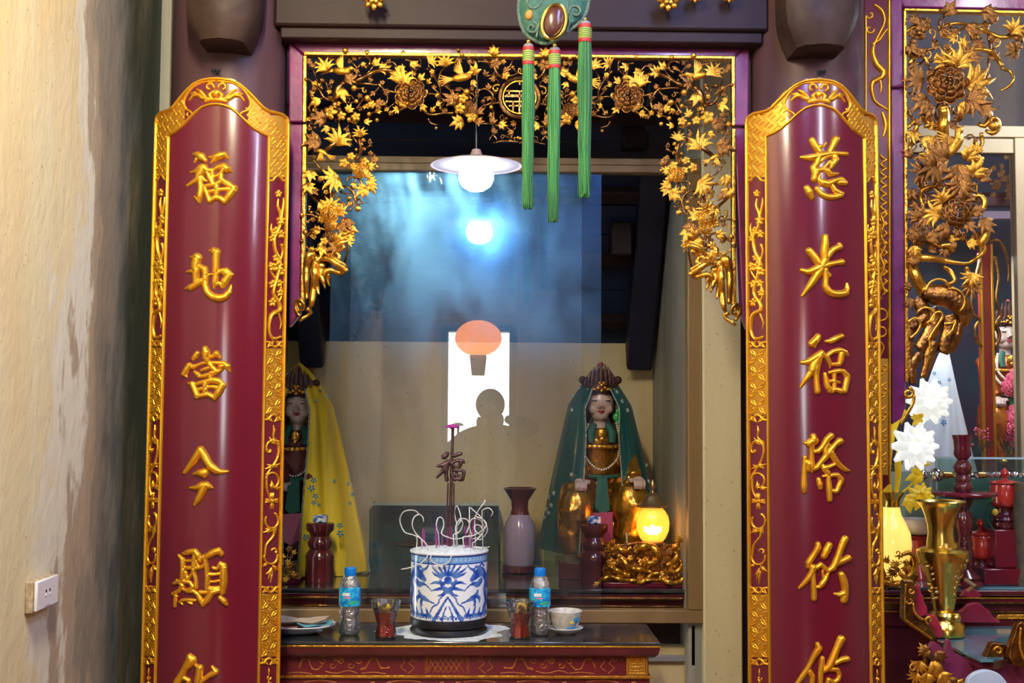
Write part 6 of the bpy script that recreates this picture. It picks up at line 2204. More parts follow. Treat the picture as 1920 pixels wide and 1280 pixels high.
for i in range(48):
    for j in range(12):
        r_ = 68 * j / 11
        a_ = 2 * PI * i / 48
        h = bh0 + 120 + 9 * (1 - (r_ / 68) ** 3) + (rg.uniform(-1.2, 1.2) if j else 0) + 3.5 * math.sin(a_ * 3 + 1) * (r_ / 68) * (1 - r_ / 70)
        P.append((ib.x + r_ * ki * math.sin(a_), ib.y - r_ * ki * math.cos(a_), ib.z + h * ki))
ah = obj('ash_heap', MB().grid(P, 48, 12, closeu=True), 'ash', bowl, ang=0)
# incense sticks (pink stubs) and curled ash coils
za = ib.z + (bh0 + 127) * ki
M['pinkstick'] = mat('magenta_stick', (0.34, 0.02, 0.22), .6)
M['coil'] = mat('pale_ash_coil', (0.62, 0.62, 0.60), .7)


def ip(x, y, d=0.0):
    return at(x, y, IY + d)


inc = [(792, 1024, 793, 990), (797, 1022, 795, 994), (818, 1024, 817, 985), (821, 1018, 818, 996), (841, 1026, 840, 995), (845, 1026, 843, 990), (838, 1020, 839, 998), (847, 1010, 846, 985), (874, 1020, 872, 986), (877, 1024, 880, 992), (883, 1000, 889, 972), (829, 1030, 829, 1004)]
for i, (xa, ya, xb, yb) in enumerate(inc):
    st_ = thing('incense_stick', SLAB[i], 'incense', ip(xa, ya), 'incense stubs in the ash')
    dd = rg.uniform(-.03, .03)
    obj('stub', MB().tube([ip(xa, max(ya, 1030), dd), ip(xb, yb, dd)], .0019, 6), 'pinkstick', st_)
coils = [
    [(780, 1036), (782, 1010), (776, 1003), (760, 998), (752, 985), (750, 972), (756, 960), (768, 956), (780, 958), (786, 965)],
    [(790, 1010), (780, 1000), (773, 985), (776, 970), (786, 964), (793, 970), (794, 978)],
    [(776, 1003), (790, 1010), (802, 1026), (800, 1045), (788, 1056), (768, 1064), (752, 1067)],
    [(822, 1000), (818, 985), (822, 970), (830, 972), (832, 985), (828, 1000), (838, 1006), (852, 1010), (868, 1008), (880, 1004)],
    [(856, 980), (852, 960), (856, 948), (862, 960), (864, 974), (858, 985)],
    [(854, 988), (858, 978), (866, 972), (876, 974), (880, 984), (874, 1000)],
    [(868, 1006), (886, 1004), (902, 996), (912, 984), (906, 974), (892, 968)],
    [(880, 950), (892, 960), (904, 972), (914, 990), (910, 1002), (900, 1012), (894, 1008)],
    [(890, 970), (898, 955), (908, 942), (910, 937)],
    [(904, 956), (916, 952), (924, 960), (920, 968)],
    [(886, 1018), (896, 1010), (906, 998), (900, 985), (890, 985), (892, 996), (904, 1004)],
    [(810, 1034), (808, 1050), (822, 1058), (838, 1056), (846, 1044), (848, 1034)],
    [(876, 1030), (896, 1026), (914, 1026), (918, 1024)],
    [(850, 1002), (862, 996), (868, 980), (860, 972)],
    [(884, 1000), (880, 985), (886, 972), (900, 975), (908, 990), (898, 1006), (886, 1010)],
]
for i, c in enumerate(coils):
    st = densify([(x, y, 1) for x, y in c], 3)
    dd = rg.uniform(-.05, .02) if i not in (2, 11) else -.155
    pts = [ip(x, y, dd + .012 * math.sin(k_ * .35 + i)) for k_, (x, y, _) in enumerate(st)]
    if i == 2 or i == 11:
        pts = [ip(x, y, (-.06 if y < 1036 else -.06 - .085 * min(1, (y - 1036) / 6))) for x, y, _ in st]
    if pts[0].z > za + .01 and i not in (2, 11):
        pts = [Vector((pts[0].x + .004, pts[0].y, za - .004))] + pts
    o = obj('incense_ash_coil', MB().tube(pts, [.0021] * (len(pts) - 1) + [.0014], 6), 'coil', None, ang=0)
    tag(o, CLAB[i], 'incense', 'curled spent incense over the bowl')
# the character topped holder standing in the ash
M['iron'] = mat('dark_rusty_iron', (0.09, 0.05, 0.05), .38, .7, col2=(0.16, 0.09, 0.10), nscale=50, bump=.3)
hs_ = thing('incense_holder', 'dark iron holder with a good-fortune character and a small flat cap rising from the bowl', 'incense holder', ip(843, 1030))
obj('stem', MB().tube([ip(843, 1034), ip(846, 905), ip(849, 800)], .0055, 10), 'iron', hs_)
obj('side_rod', MB().tube([ip(837, 1000), ip(840, 905)], .003, 8).tube([ip(851, 990), ip(851, 905)], .003, 8), 'iron', hs_)
obj('cap', MB().lathe([(.001, 0), (9 * ki, -1 * ki), (13 * ki, -5 * ki), (12 * ki, -7 * ki), (5 * ki, -5 * ki), (4 * ki, -9 * ki)][::-1], ip(848, 795), 24), 'pinkstick', hs_)
cs_ = chstrokes('fu2')
sx_, sy_ = 56 / 96, 56 / 118
S = [[(846 + (x - 1547) * sx_, 875 + (y - 683) * sy_, r_ * .62) for x, y, r_ in s] for s in cs_]
mb = relief(S, lambda x, y: (ip(x, y, -.004), Vector((0, -1, 0))), .008, .5, kr=3)
relief(S, lambda x, y: (ip(x, y, .002), Vector((0, 1, 0))), .008, .5, kr=3, mb=mb)
ck = obj('character', mb, 'iron', hs_, ang=70)
ck['text'] = '福'

# ash spilled on the table top
P = []
for i in range(60):
    a_ = 2 * PI * i / 60
    R_ = (108 + 14 * math.sin(a_ * 3 + .6) + 9 * math.sin(a_ * 7) + rg.uniform(-4, 4))
    for j in range(7):
        s_ = j / 6
        r_ = (40 + (R_ - 40) * s_)
        P.append((ib.x + r_ * ki * math.sin(a_) * 1.05, min(TB - .004, max(TF + .006, ib.y - r_ * ki * .82 * math.cos(a_))), ztop + .0002 + .0045 * (1 - s_) * (.7 + .3 * rg.random())))
sp = obj('ash_spill', MB().grid(P, 60, 7, closeu=True), 'ash', None, ang=0)
tag(sp, 'pale incense ash spilled on the black table top around the bowl', 'ash', kind='stuff')

# ---------------------------------------------------------------- water bottles
M['pet'] = glass_mat('clear_bottle_plastic', (.97, .985, .99), 5, .14, .03, bump=1.0)
M['bluecap'] = mat('blue_plastic_cap', (0.0, 0.17, 0.62), .3)
M['pinkp'] = mat('pink_print', (.7, .25, .4), .4)


def label_mat():
    return mat('blue_bottle_label', (0.01, 0.22, 0.66), .3, 0, col2=(0.03, 0.50, 0.78), nscale=60, contrast=(.45, .55), coat=.4)


M['blabel'] = label_mat()
M['lgreen'] = mat('green_print', (0.05, 0.45, 0.18), .35)


def bottle(px, label, Y=4.07):
    b = tp(px, Y)
    k = 1 / ppm(Y)
    t = thing('water_bottle', label, 'bottle', b, 'water bottles on the altar table')
    H = lambda a: [(r_ * k, z_ * k) for r_, z_ in a]
    obj('body', MB().lathe(H([(14, 0), (18, 2), (19.5, 8), (19, 14), (19.5, 22), (16.5, 32), (19, 42), (16.8, 50), (19.5, 58), (19.5, 84), (18.5, 94), (14, 104), (9, 110), (9, 114)]), b, 28), 'pet', t, ang=60)
    obj('water', MB().lathe(H([(13, 1), (17, 3), (18.6, 8), (18.1, 14), (18.6, 22), (15.6, 32), (18, 42), (16, 50), (18.6, 58), (18.6, 84), (17.6, 93), (13, 102)]), b, 28), 'water', t, ang=60)
    lb_ = obj('label', MB().lathe(H([(19.9, 54), (20.1, 56), (20.1, 86), (19.8, 88)]), b, 32, capb=False, capt=False), 'blabel', t)
    obj('cap', MB().lathe(H([(9.8, 108), (10.5, 109), (10.5, 121), (9.5, 123), (0.001, 123)]), b, 24, rf=lambda t_, z: 1 + .02 * math.cos(t_ * 12)), 'bluecap', t, ang=30)
    for (a0, z_, w_, h_, mm) in ((-.25, 76, 7, 6, 'white'), (.5, 62, 8, 4, 'lgreen'), (.2, 60, 5, 3, 'lgreen'), (-.1, 70, 6, 2.5, 'pinkp')):
        P_ = []
        for i in range(5):
            a_ = a0 + (i / 4 - .5) * w_ / 10
            for z2 in (z_ - h_ / 2, z_ + h_ / 2):
                P_.append(b + Vector((20.5 * k * math.sin(a_), -20.5 * k * math.cos(a_), z2 * k)))
        obj('label_print', MB().grid(P_, 5, 2), mm, lb_)
    return t


M['water'] = glass_mat('water', (.97, .985, .99), 3, .10, .01, bump=1.0)
bottle(655, 'small blue-capped water bottle between the plate and the left tea glass')
bottle(1012, 'small blue-capped water bottle behind the right tea glass')

# ---------------------------------------------------------------- glasses of red tea with yellow petals
M['tea'] = mat('red_tea', (0.85, 0.012, 0.008), .1, 0, coat=.3, trans=.0, ior=1.33, emit=None)
M['tglass'] = glass_mat('tumbler_glass', (.97, .98, .99), 4, .02, .0, bump=.4)
M['petal_y'] = mat('yellow_petal', (0.75, 0.52, 0.04), .6)
M['petal_d'] = mat('dark_tea_leaf', (0.05, 0.045, 0.02), .6)


def teaglass(px, label, Y=4.02):
    b = tp(px, Y)
    k = 1 / ppm(Y)
    t = thing('tea_glass', label, 'glass', b, 'glasses of red tea on the altar table')
    prof = [(18, 0), (20, 2), (19.5, 10), (17.5, 22), (17, 28), (19, 36), (23, 48), (26, 58), (28.5, 68)]
    H = lambda a, e=0: [((r_ + e) * k, z_ * k) for r_, z_ in a]
    obj('tumbler', MB().lathe(H(prof) + H([(27.3, 68), (25, 58), (22, 48)]), b, 12, rf=lambda t_, z: 1), 'tglass', t, ang=20)
    obj('tea', MB().lathe(H([(16, 3), (18.5, 4), (18, 11), (16, 22), (15.6, 28), (17.6, 36), (21.4, 47)]), b, 24), 'tea', t)
    rg_ = random.Random(px)
    for i in range(22):
        a_ = rg_.uniform(0, 2 * PI)
        r_ = rg_.uniform(3, 20)
        c_ = b + Vector((r_ * k * math.cos(a_), r_ * k * math.sin(a_), rg_.uniform(48, 59) * k))
        obj('petal', MB().ball(c_, (5.2 * k, 4 * k, 3.2 * k), 8, 5, Matrix.Rotation(rg_.uniform(0, 3), 3, 'Y')), 'petal_y' if i % 5 < 3 else 'petal_d', t)
    return t


teaglass(723, 'tumbler of red tea with yellow petals left of the incense bowl')
teaglass(975, 'tumbler of red tea with yellow petals right of the incense bowl')

# ---------------------------------------------------------------- lidless tea bowl on a saucer
Y = 4.10
k = 1 / ppm(Y)
b = tp(1060, Y)
s_ = thing('saucer', 'small white saucer under the flowered tea bowl', 'saucer', b)
obj('dish', MB().lathe([(16 * k, 0), (18 * k, 2 * k), (30 * k, 8 * k), (33 * k, 12 * k), (32 * k, 12.5 * k), (28 * k, 9 * k), (14 * k, 4 * k), (.001, 4 * k)], b, 40), 'white', s_)
M['cup_w'] = mat('speckled_white_glaze', (0.66, 0.64, 0.58), .2, 0, col2=(.5, .47, .42), nscale=60, coat=.4)
b2 = b + Vector((0, 0, 4.4 * k))
c_ = thing('tea_bowl', 'white tea bowl painted with a blue iris on a white saucer', 'bowl', b2)
cu = obj('bowl', MB().lathe([(14 * k, 0), (16 * k, 2 * k), (15 * k, 4 * k), (22 * k, 9 * k), (28 * k, 20 * k), (30.5 * k, 33 * k), (32 * k, 38 * k), (31 * k, 38.4 * k), (29 * k, 33 * k), (26 * k, 20 * k), (18 * k, 10 * k), (.001, 8 * k)], b2, 44), 'cup_w', c_)
for (a_, z_, w_, h_, mm, tw) in ((.72, 26, 2.2, 7, 'embB', .3), (.6, 24, 2.2, 6, 'embB', -.5), (.85, 22, 2, 6, 'embB', .9), (.7, 15, 2, 8, 'embB', 0), (.35, 20, 3.2, 3.2, 'petal_y', 0), (.45, 9, 6, 2, 'embB', 0), (.25, 8, 5, 1.6, 'embB', .1)):
    rr = (22 + (z_ - 9) * .5 + .8) if z_ < 20 else (28.3 + (z_ - 20) * .18)
    p_ = b2 + Vector((rr * k * math.sin(a_), -rr * k * math.cos(a_), z_ * k))
    obj('painted_petal', MB().ball(p_, (w_ * k, .8 * k, h_ * k), 8, 6, Matrix.Rotation(a_, 3, 'Z') @ Matrix.Rotation(tw, 3, 'Y')), mm, cu)
tw_ = obj('twig', MB().tube([tp(1094, 4.2) + Vector((0, 0, .002)), tp(1100, 4.19) + Vector((0, 0, .006)), tp(1106, 4.2) + Vector((0, 0, .004)), tp(1111, 4.21) + Vector((0, 0, .009))], .0016, 5), 'black', None)
tag(tw_, 'dark curled twig lying behind the tea bowl on the table', 'twig')

# ---------------------------------------------------------------- plate of folded paper offerings
Y = 4.10
k = 1 / ppm(Y)
b = tp(562, Y)
p_ = thing('offering_plate', 'white oval plate by the left board', 'plate', b)
P = []
for i in range(48):
    a_ = 2 * PI * i / 48
    for (r_, z_) in ((24, 0), (34, 1), (52, 8), (66, 16), (66, 18), (56, 12), (34, 4), (1, 3)):
        P.append(b + Vector((r_ * k * math.cos(a_), r_ * k * .8 * math.sin(a_), z_ * k)))
obj('plate_body', MB().grid(P, 48, 8, closeu=True), 'white', p_)
bills = (((0.30, 0.34, 0.52), (.46, .50, .62), 'lilac folded paper note on the plate, lowest of the stack'), ((0.55, 0.25, 0.22), (.66, .40, .34), 'reddish folded note on the plate'),
         ((0.10, 0.36, 0.48), (.25, .5, .58), 'blue-green folded note on the plate'), ((0.50, 0.36, 0.26), (.58, .46, .36), 'tan folded note lying topmost on the plate'))
for i, (c1, c2, lab) in enumerate(bills):
    m_ = 'note%d' % i
    M[m_] = mat('paper_note_%d' % i, c1, .7, 0, col2=c2, nscale=30, stretch=(1, 1, 4))
    cx, cy, rz = ((-.01, -.025, .02), (.0, -.01, -.05), (.055, -.02, .12), (.0, .02, -.03))[i]
    z0 = b.z + (6 + 4.5 * i) * k
    w_, h_ = (.19, .10) if i != 2 else (.12, .07)
    P = []
    for u in range(9):
        for v in range(4):
            x_ = (u / 8 - .5) * w_
            y_ = (v / 3 - .5) * h_
            z_ = z0 + .010 * (abs(u / 8 - .5) * 2) ** 3 + .003 * math.sin(u * 1.3 + v + i)
            P.append((b.x + cx + x_ * math.cos(rz) - y_ * math.sin(rz), b.y + cy + x_ * math.sin(rz) + y_ * math.cos(rz), z_))
    mb = MB().grid(P, 9, 4)
    Q_ = [(x, y, z + .0035) for x, y, z in P]
    mb.grid(Q_, 9, 4)
    o = obj('paper_note', mb, m_, None, ang=0)
    tag(o, lab, 'banknote')

# ================================================================== socket on the left wall
a_ = None
def onwall(px, py):
    d = ray(px, py)
    return CAM + d * ((XW - CAM.x) / d.x)


c0, c1 = onwall(45, 1160), onwall(90, 1070)
yA, yB = c0.y, c1.y
zc_ = (onwall(65, 1112)).z
hh = .040
sk_ = thing('wall_socket', 'white power socket on the stained cream wall at the far left', 'socket', (XW, (yA + yB) / 2, zc_ - hh))
obj('backbox', MB().box((XW, yA, zc_ - hh * 1.06), (XW + .020, yB, zc_ + hh)), mat('stained_ivory_plastic', (.5, .42, .3), .5, col2=(.3, .2, .12), nscale=60), sk_, bev=.004)
fp = obj('face_plate', MB().box((XW + .0205, yA + .003, zc_ - hh * .96), (XW + .030, yB - .002, zc_ + hh * .96)), 'plastic', sk_, bev=.004)
ym = (yA + yB) / 2
for dy in (-.0125, .0125):
    obj('pin_hole', MB().lathe([(.0035, 0), (.0035, .004)], (0, 0, 0), 12), 'black', None) if False else None
    mb = MB()
    mb.ball((XW + .0302, ym + dy, zc_ + .006), (.001, .0045, .0045), 10, 6)
    obj('pin_hole', mb, 'black', fp)
    obj('pin_shutter', MB().box((XW + .0300, ym + dy - .004, zc_ - .006), (XW + .0318, ym + dy + .004, zc_ + .001)), 'white', fp, bev=.001)
obj('pry_slot', MB().box((XW + .0300, ym - .018, zc_ - hh * .8), (XW + .0306, ym + .018, zc_ - hh * .77)), 'grey', fp, smooth=False)
# ================================================================== neighbouring bay on the right
RY = 3.86
# carved red and gilt strip beside the couplet board
ps = thing('carved_pilaster', 'narrow red strip with gilt vine carving right of the right couplet board', 'panel', at(1643, 500, RY))
obj('panel', MB().pxprism([(1621, -10), (1669, -10), (1669, 905), (1640, 935), (1618, 935)], RY, .04), 'lacq', ps, smooth=False, bev=.003)
fr_ = lambda x, y: (at(x, y, RY - .0005), Vector((0, -1, 0)))
S = [[(1623, 30, 2.2), (1622, 930, 2.2)], [(1667, -10, 2.8), (1668, 905, 2.8)]]
obj('gilt_edge', relief(S, fr_, .007, 1.1, dense=False), 'goldp', ps, ang=70)
S = []


def X6(u, y):
    return 1645 + u * 17


for y0 in (0, 330, 470, 640):
    pass
S.append([(1640, 10, 3), (1652, 20, 4), (1658, 40, 3), (1650, 60, 3), (1640, 80, 3), (1636, 100, 5), (1644, 122, 6), (1656, 134, 6), (1652, 146, 5), (1636, 154, 5), (1634, 170, 4), (1640, 190, 3), (1654, 200, 2.6), (1664, 206, 2)])
S.append(spiral(1630, 55, 9, 3, 0, 5, 2, 2.4, 12))
S.append(spiral(1631, 28, 8, 3, PI, PI - 4.5, 2, 2.4, 10))
S.append([(1636, 82, 3), (1648, 76, 3), (1656, 64, 2.4), (1664, 54, 1.6)])
S.append([(1650, 150, 2), (1652, 164, 2.4), (1650, 176, 1)])
S.append([(1654, 212, 3), (1660, 235, 4), (1656, 256, 2)])
for y in range(300, 400, 16):
    for sg in (-1, 1):
        S.append([(1662, y, 2.2), (1654, y + 4 * sg, 3), (1650, y + 10 * sg, 1.6)])
S.append([(1648, 400, 3), (1656, 420, 4), (1650, 440, 4), (1658, 462, 4), (1650, 480, 3), (1656, 500, 4), (1650, 522, 3), (1658, 545, 3.4)])
for y in range(408, 560, 18):
    S.append([(1656, y, 2), (1662, y - 6, 3), (1658, y - 12, 1.4)])
    S.append([(1652, y + 8, 2), (1646, y + 2, 3), (1650, y - 6, 1.4)])
S.append(spiral(1652, 590, 11, 11, -PI * .6, PI * .7, 2, 2, 12))
S.append(spiral(1652, 622, 9, 9, -PI * .6, PI * .7, 2, 2, 12))
S.append([(1648, 640, 3), (1656, 650, 3), (1650, 668, 2)])
for k in range(9):
    y = 688 + k * 22
    S.append(spiral(1646 if k % 2 else 1658, y, 8, 2.5, 0 if k % 2 else PI, 5 if k % 2 else PI - 5, 2, 2, 12))
    S.append([(1640, y + 8, 1.6), (1650, y + 14, 2.6), (1662, y + 6, 1.4)])
obj('vine_carving', relief(S, fr_, .008, 1.0, kr=3, clip=lambda A, Y: (A > 1623) & (A < 1667) & ~((A < 1648) & (Y > 200) & (Y < 900))), 'goldp', ps, ang=70)
obj('gilt_ground', MB().pxprism([(1650, 672), (1665, 672), (1665, 890), (1650, 890)], RY - .0015, .003), 'goldg', ps, smooth=False)

# plum frame of the right bay
vf = thing('openwork_pendant', 'plum post and rail with bold gilt phoenix, peony and cloud carving in the right bay', 'valance', at(1690, 500, RY))
obj('side_post', MB().pxprism([(1671, -30), (1693, -30), (1695, 164), (1672, 164)], RY - .01, .05), 'purple', vf, smooth=False, bev=.006)
obj('side_post', MB().pxprism([(1672, 166), (1695, 166), (1699, 762), (1691, 785), (1673, 796)], RY - .01, .05), 'purple', vf, smooth=False, bev=.006)
obj('top_rail', MB().pxprism([(1672, -30), (1990, -30), (1990, 20), (1696, 14)], RY - .012, .05), 'purple', vf, smooth=False, bev=.006)
obj('gilt_bead', MB().pxprism([(1696, 15), (1990, 21), (1990, 27), (1696, 20)], RY - .018, .03), 'gold', vf, smooth=False, bev=.002)
obj('gilt_bead', MB().pxprism([(1695, 20), (1700, 20), (1704, 715), (1698, 715)], RY - .018, .03), 'gold', vf, smooth=False, bev=.002)
LR = Lace(vf, RY - .01)
for b_ in (
    [(1700, 60, 3), (1715, 50, 5), (1730, 56, 4), (1745, 50, 3)],
    [(1760, 54, 3), (1790, 44, 3.5), (1820, 48, 3), (1850, 60, 4), (1880, 70, 4), (1920, 66, 4)],
    [(1706, 120, 4), (1712, 108, 5), (1724, 104, 4), (1736, 110, 4), (1738, 124, 3)],
    [(1820, 92, 3), (1850, 94, 5), (1866, 104, 5), (1878, 124, 4)],
    [(1878, 128, 3), (1894, 134, 3), (1900, 148, 2.6), (1892, 162, 2.6), (1876, 170, 2)],
    [(1768, 198, 9), (1770, 220, 11), (1768, 245, 11), (1772, 262, 10)],
    [(1702, 240, 3), (1712, 230, 5), (1722, 225, 5), (1716, 245, 5), (1708, 262, 4), (1706, 280, 3)],
    [(1730, 216, 6), (1736, 226, 5), (1742, 234, 4), (1734, 238, 3)],
    [(1850, 200, 5), (1856, 220, 6), (1846, 236, 5), (1834, 232, 4)],
    [(1858, 220, 5), (1870, 226, 5), (1872, 240, 5), (1860, 250, 5), (1848, 244, 3)],
    [(1840, 250, 4), (1842, 268, 4), (1834, 280, 4), (1822, 284, 3)],
    [(1764, 330, 3), (1758, 345, 3), (1742, 350, 3.4), (1730, 356, 3.4), (1726, 372, 3.4), (1732, 388, 3)],
    [(1820, 372, 4), (1836, 366, 5), (1846, 380, 5.5), (1838, 398, 5), (1822, 404, 3.4)],
    [(1712, 470, 7), (1720, 482, 8), (1740, 484, 7), (1768, 488, 6), (1790, 492, 4), (1812, 494, 3.4), (1834, 482, 4), (1846, 466, 5), (1838, 450, 4)],
    [(1742, 450, 4), (1760, 460, 4.4), (1778, 460, 5), (1786, 472, 4)],
    [(1842, 414, 8), (1848, 436, 10), (1838, 460, 8)],
    [(1704, 482, 7), (1712, 505, 10), (1722, 530, 11), (1735, 548, 13)],
    [(1770, 500, 3.4), (1782, 510, 5), (1790, 526, 4), (1776, 534, 4), (1766, 538, 3)],
    [(1812, 500, 4), (1816, 520, 7), (1820, 540, 8), (1812, 552, 6)],
):
    LR.branch(b_, m='gold', d=-.004)
for it in (
    ('leaf3', 'leaf', 1772, 28, 50, 34), ('leaf', 'leaf', 1842, 22, -20, 34), ('leaf3', 'leaf', 1812, 50, -30, 38), ('leaf', 'leaf', 1716, 44, 100, 26), ('flower', 'flower', 1728, 48, 0, 16),
    ('leaf', 'leaf', 1704, 84, -60, 28), ('leaf3', 'leaf', 1722, 92, -50, 26), ('bud', 'bud', 1712, 78, 0, 7), ('bud', 'bud', 1724, 62, 0, 6), ('tuft', 'leaf', 1896, 62, 60, 34), ('leaf', 'leaf', 1906, 94, 200, 36), ('flower', 'flower', 1912, 66, 0, 16), ('flower', 'flower', 1904, 88, 0, 14),
    ('peony', 'peony', 1776, 158, 0, 36), ('tuft', 'leaf', 1812, 160, 8, 66), ('tuft', 'leaf', 1794, 128, 80, 48), ('tuft', 'leaf', 1812, 112, 60, 40), ('tuft', 'leaf', 1730, 152, 175, 44), ('leaf', 'leaf', 1738, 185, 215, 42), ('tuft', 'leaf', 1812, 186, -20, 50),
    ('leaf', 'leaf', 1836, 205, -10, 34), ('leaf3', 'leaf', 1752, 205, 190, 36), ('leaf', 'leaf', 1798, 196, -40, 34), ('flower', 'flower', 1778, 158, 30, 16), ('tuft', 'leaf', 1776, 126, 110, 40),
    ('leaf', 'leaf', 1712, 246, -100, 30), ('leaf3', 'leaf', 1728, 262, -25, 36), ('leaf3', 'leaf', 1718, 236, 60, 20), ('bud', 'bud', 1862, 236, 0, 9),
    ('bird', 'bird', 1790, 272, 55, 44), ('tuft', 'leaf', 1776, 300, 170, 66), ('tuft', 'leaf', 1756, 312, 195, 52), ('tuft', 'leaf', 1800, 338, -90, 50), ('tuft', 'leaf', 1796, 310, -85, 60), ('leaf', 'leaf', 1822, 330, 60, 40), ('leaf3', 'leaf', 1834, 336, 30, 34), ('leaf', 'leaf', 1812, 300, 70, 36),
    ('tuft', 'leaf', 1734, 318, 220, 44), ('leaf', 'leaf', 1746, 300, 150, 30),
    ('peony', 'peony', 1794, 396, 0, 30), ('tuft', 'leaf', 1762, 404, 160, 42), ('leaf', 'leaf', 1810, 376, 60, 30), ('tuft', 'leaf', 1768, 380, 120, 34), ('leaf', 'leaf', 1824, 398, 10, 26), ('leaf', 'leaf', 1812, 418, -60, 26),
    ('tuft', 'leaf', 1740, 402, 200, 40), ('leaf', 'leaf', 1722, 412, 140, 30), ('leaf3', 'leaf', 1772, 420, -110, 40), ('peony', 'peony', 1724, 440, 0, 22), ('leaf', 'leaf', 1712, 462, -80, 30), ('leaf3', 'leaf', 1738, 448, 20, 30),
    ('leaf', 'leaf', 1840, 412, -60, 36), ('tuft', 'leaf', 1822, 512, -100, 34), ('flower', 'flower', 1702, 537, 0, 10), ('leaf', 'leaf', 1704, 560, -80, 24), ('tuft', 'leaf', 1818, 530, -80, 34), ('leaf3', 'leaf', 1716, 500, 110, 26),
):
    kind, nm, x, y, a_, s_ = it
    LR.piece(kind, nm, x, y, a_, s_, d=random.uniform(-.03, -.012), tilt=random.uniform(-.3, .3), dark=random.random() < .7)
tries = filled = 0
rg = random.Random(9)
while tries < 4000 and filled < 70:
    tries += 1
    x, y = rg.uniform(1704, 1870), rg.uniform(36, 470)
    if x > lin([(36, 1900), (90, 1900), (110, 1850), (200, 1850), (260, 1840), (300, 1836), (470, 1830)], y) or any(math.hypot(x - a, y - b) < c * .8 + 8 for a, b, c in LR.occ):
        continue
    if 1800 < x and 205 < y < 260:
        continue
    filled += 1
    kd = rg.choice(['leaf3', 'leaf', 'curl', 'flower', 'leaf'])
    LR.piece(kd, {'leaf3': 'leaf', 'leaf': 'leaf', 'curl': 'curl', 'flower': 'flower'}[kd], x, y, rg.uniform(0, 360), {'leaf3': 24, 'leaf': 24, 'curl': 12, 'flower': 11}[kd], d=rg.uniform(-.01, .014), tilt=rg.uniform(-.5, .5), dark=rg.random() < .8)
    o_ = min(LR.occ[:-1], key=lambda o: math.hypot(o[0] - x, o[1] - y))
    LR.branch([(x, y, 2.2), ((x + o_[0]) / 2 + rg.uniform(-5, 5), (y + o_[1]) / 2 + rg.uniform(-5, 5), 2.6), (o_[0], o_[1], 2.8)], d=.006, name='twig')
# big cloud lobes (sculpted, ribbed)
def lobe(pts, name='cloud_lobe', d=-.01, m='gold'):
    st = densify(pts, 4)
    k = 1 / ppm(RY)
    mb = MB().tube([at(x, y, RY + d) for x, y, _ in st], [r_ * k for _, _, r_ in st], 12, .55, nrm=(0, 1, 0))
    obj(name, mb, m, vf, ang=0)


for q in ([(1732, 545, 14), (1752, 552, 20), (1778, 556, 22), (1800, 572, 20), (1808, 596, 14), (1806, 612, 6)],
          [(1716, 560, 10), (1728, 575, 14), (1736, 590, 12), (1722, 604, 13), (1708, 618, 9)],
          [(1744, 580, 12), (1752, 596, 14), (1748, 616, 15), (1734, 640, 14), (1722, 655, 12)],
          [(1778, 590, 14), (1782, 612, 16), (1776, 640, 16), (1768, 662, 10)],
          [(1800, 606, 8), (1792, 630, 12), (1784, 652, 8), (1782, 662, 3)],
          [(1752, 640, 12), (1744, 660, 12), (1738, 684, 9), (1730, 708, 6)],
          [(1712, 600, 9), (1706, 630, 8), (1704, 660, 8), (1708, 690, 9), (1712, 720, 7)],
          [(1726, 662, 9), (1714, 678, 10), (1706, 694, 8)]):
    lobe(q, m='goldd')
for q in (spiral(1738, 594, 20, 12, -PI * .9, PI * .35, 2.6, 2.6, 12), [(1736, 606, 2.4), (1746, 600, 2.6), (1752, 588, 2.6), (1762, 584, 2.4), (1768, 592, 2.4), (1760, 606, 2.6), (1748, 624, 2.6), (1740, 640, 2.6)],
          [(1742, 634, 2.4), (1744, 650, 2.6), (1738, 668, 2.4)], [(1770, 606, 2.4), (1784, 606, 2.6), (1792, 600, 2.4), (1786, 618, 2.6), (1774, 630, 2.4)],
          spiral(1762, 546, 26, 20, PI, PI * 1.9, 2.4, 2.4, 10), spiral(1786, 566, 26, 22, -PI * .6, PI * .3, 2, 2, 10),
          [(1702, 604, 2.6), (1716, 596, 2.6), (1726, 606, 2.4), (1720, 622, 2.6), (1706, 634, 2.6)],
          spiral(1703, 737, 11, 3, -PI * .5, PI * 1.7, 3, 4, 14), [(1714, 740, 3), (1712, 756, 3), (1702, 772, 3), (1694, 786, 3), (1688, 796, 1)]):
    lobe(q, 'rib', d=-.03)

# upper wall and cream framed glass case of the right bay
C2 = 4.62
struct('wall_side_bay', MB().box((at(1640, 500, 5.6).x - .3, 5.6, 0), (4.2, 5.7, 4.0)), 'plaster_g', smooth=False)
c2 = thing('side_glass_case', 'cream wooden glass case standing in the right bay behind the gilt carving', 'display case', at(1800, 860, C2))
zt2, zt1 = at(1800, 235, C2).z, at(1800, 285, C2).z
xl2, xr2 = at(1650, 500, C2).x, at(1908, 500, C2).x
M['cream'] = mat('cream_painted_wood', (0.52, 0.40, 0.22), .45, col2=(.46, .34, .18), nscale=6)
zb2 = at(1800, 900, C2).z
obj('top_rail', MB().box((xl2 - .2, C2, (zt1 + zt2) / 2 + .008), (xr2 + .3, C2 + .06, zt2)), 'cream', c2, bev=.003)
obj('inner_rail', MB().box((xl2, C2 + .01, zt1), (xr2, C2 + .05, (zt1 + zt2) / 2 + .006)), 'cream', c2, bev=.003)
obj('post', MB().box((xr2, C2 + .002, zb2 - .06), (xr2 + .06, C2 + .06, (zt1 + zt2) / 2 + .007)), 'cream', c2, bev=.003)
obj('glass_pane', MB().box((xl2, C2 + .03, zb2), (xr2, C2 + .034, zt1)), 'glass2', c2, smooth=False)
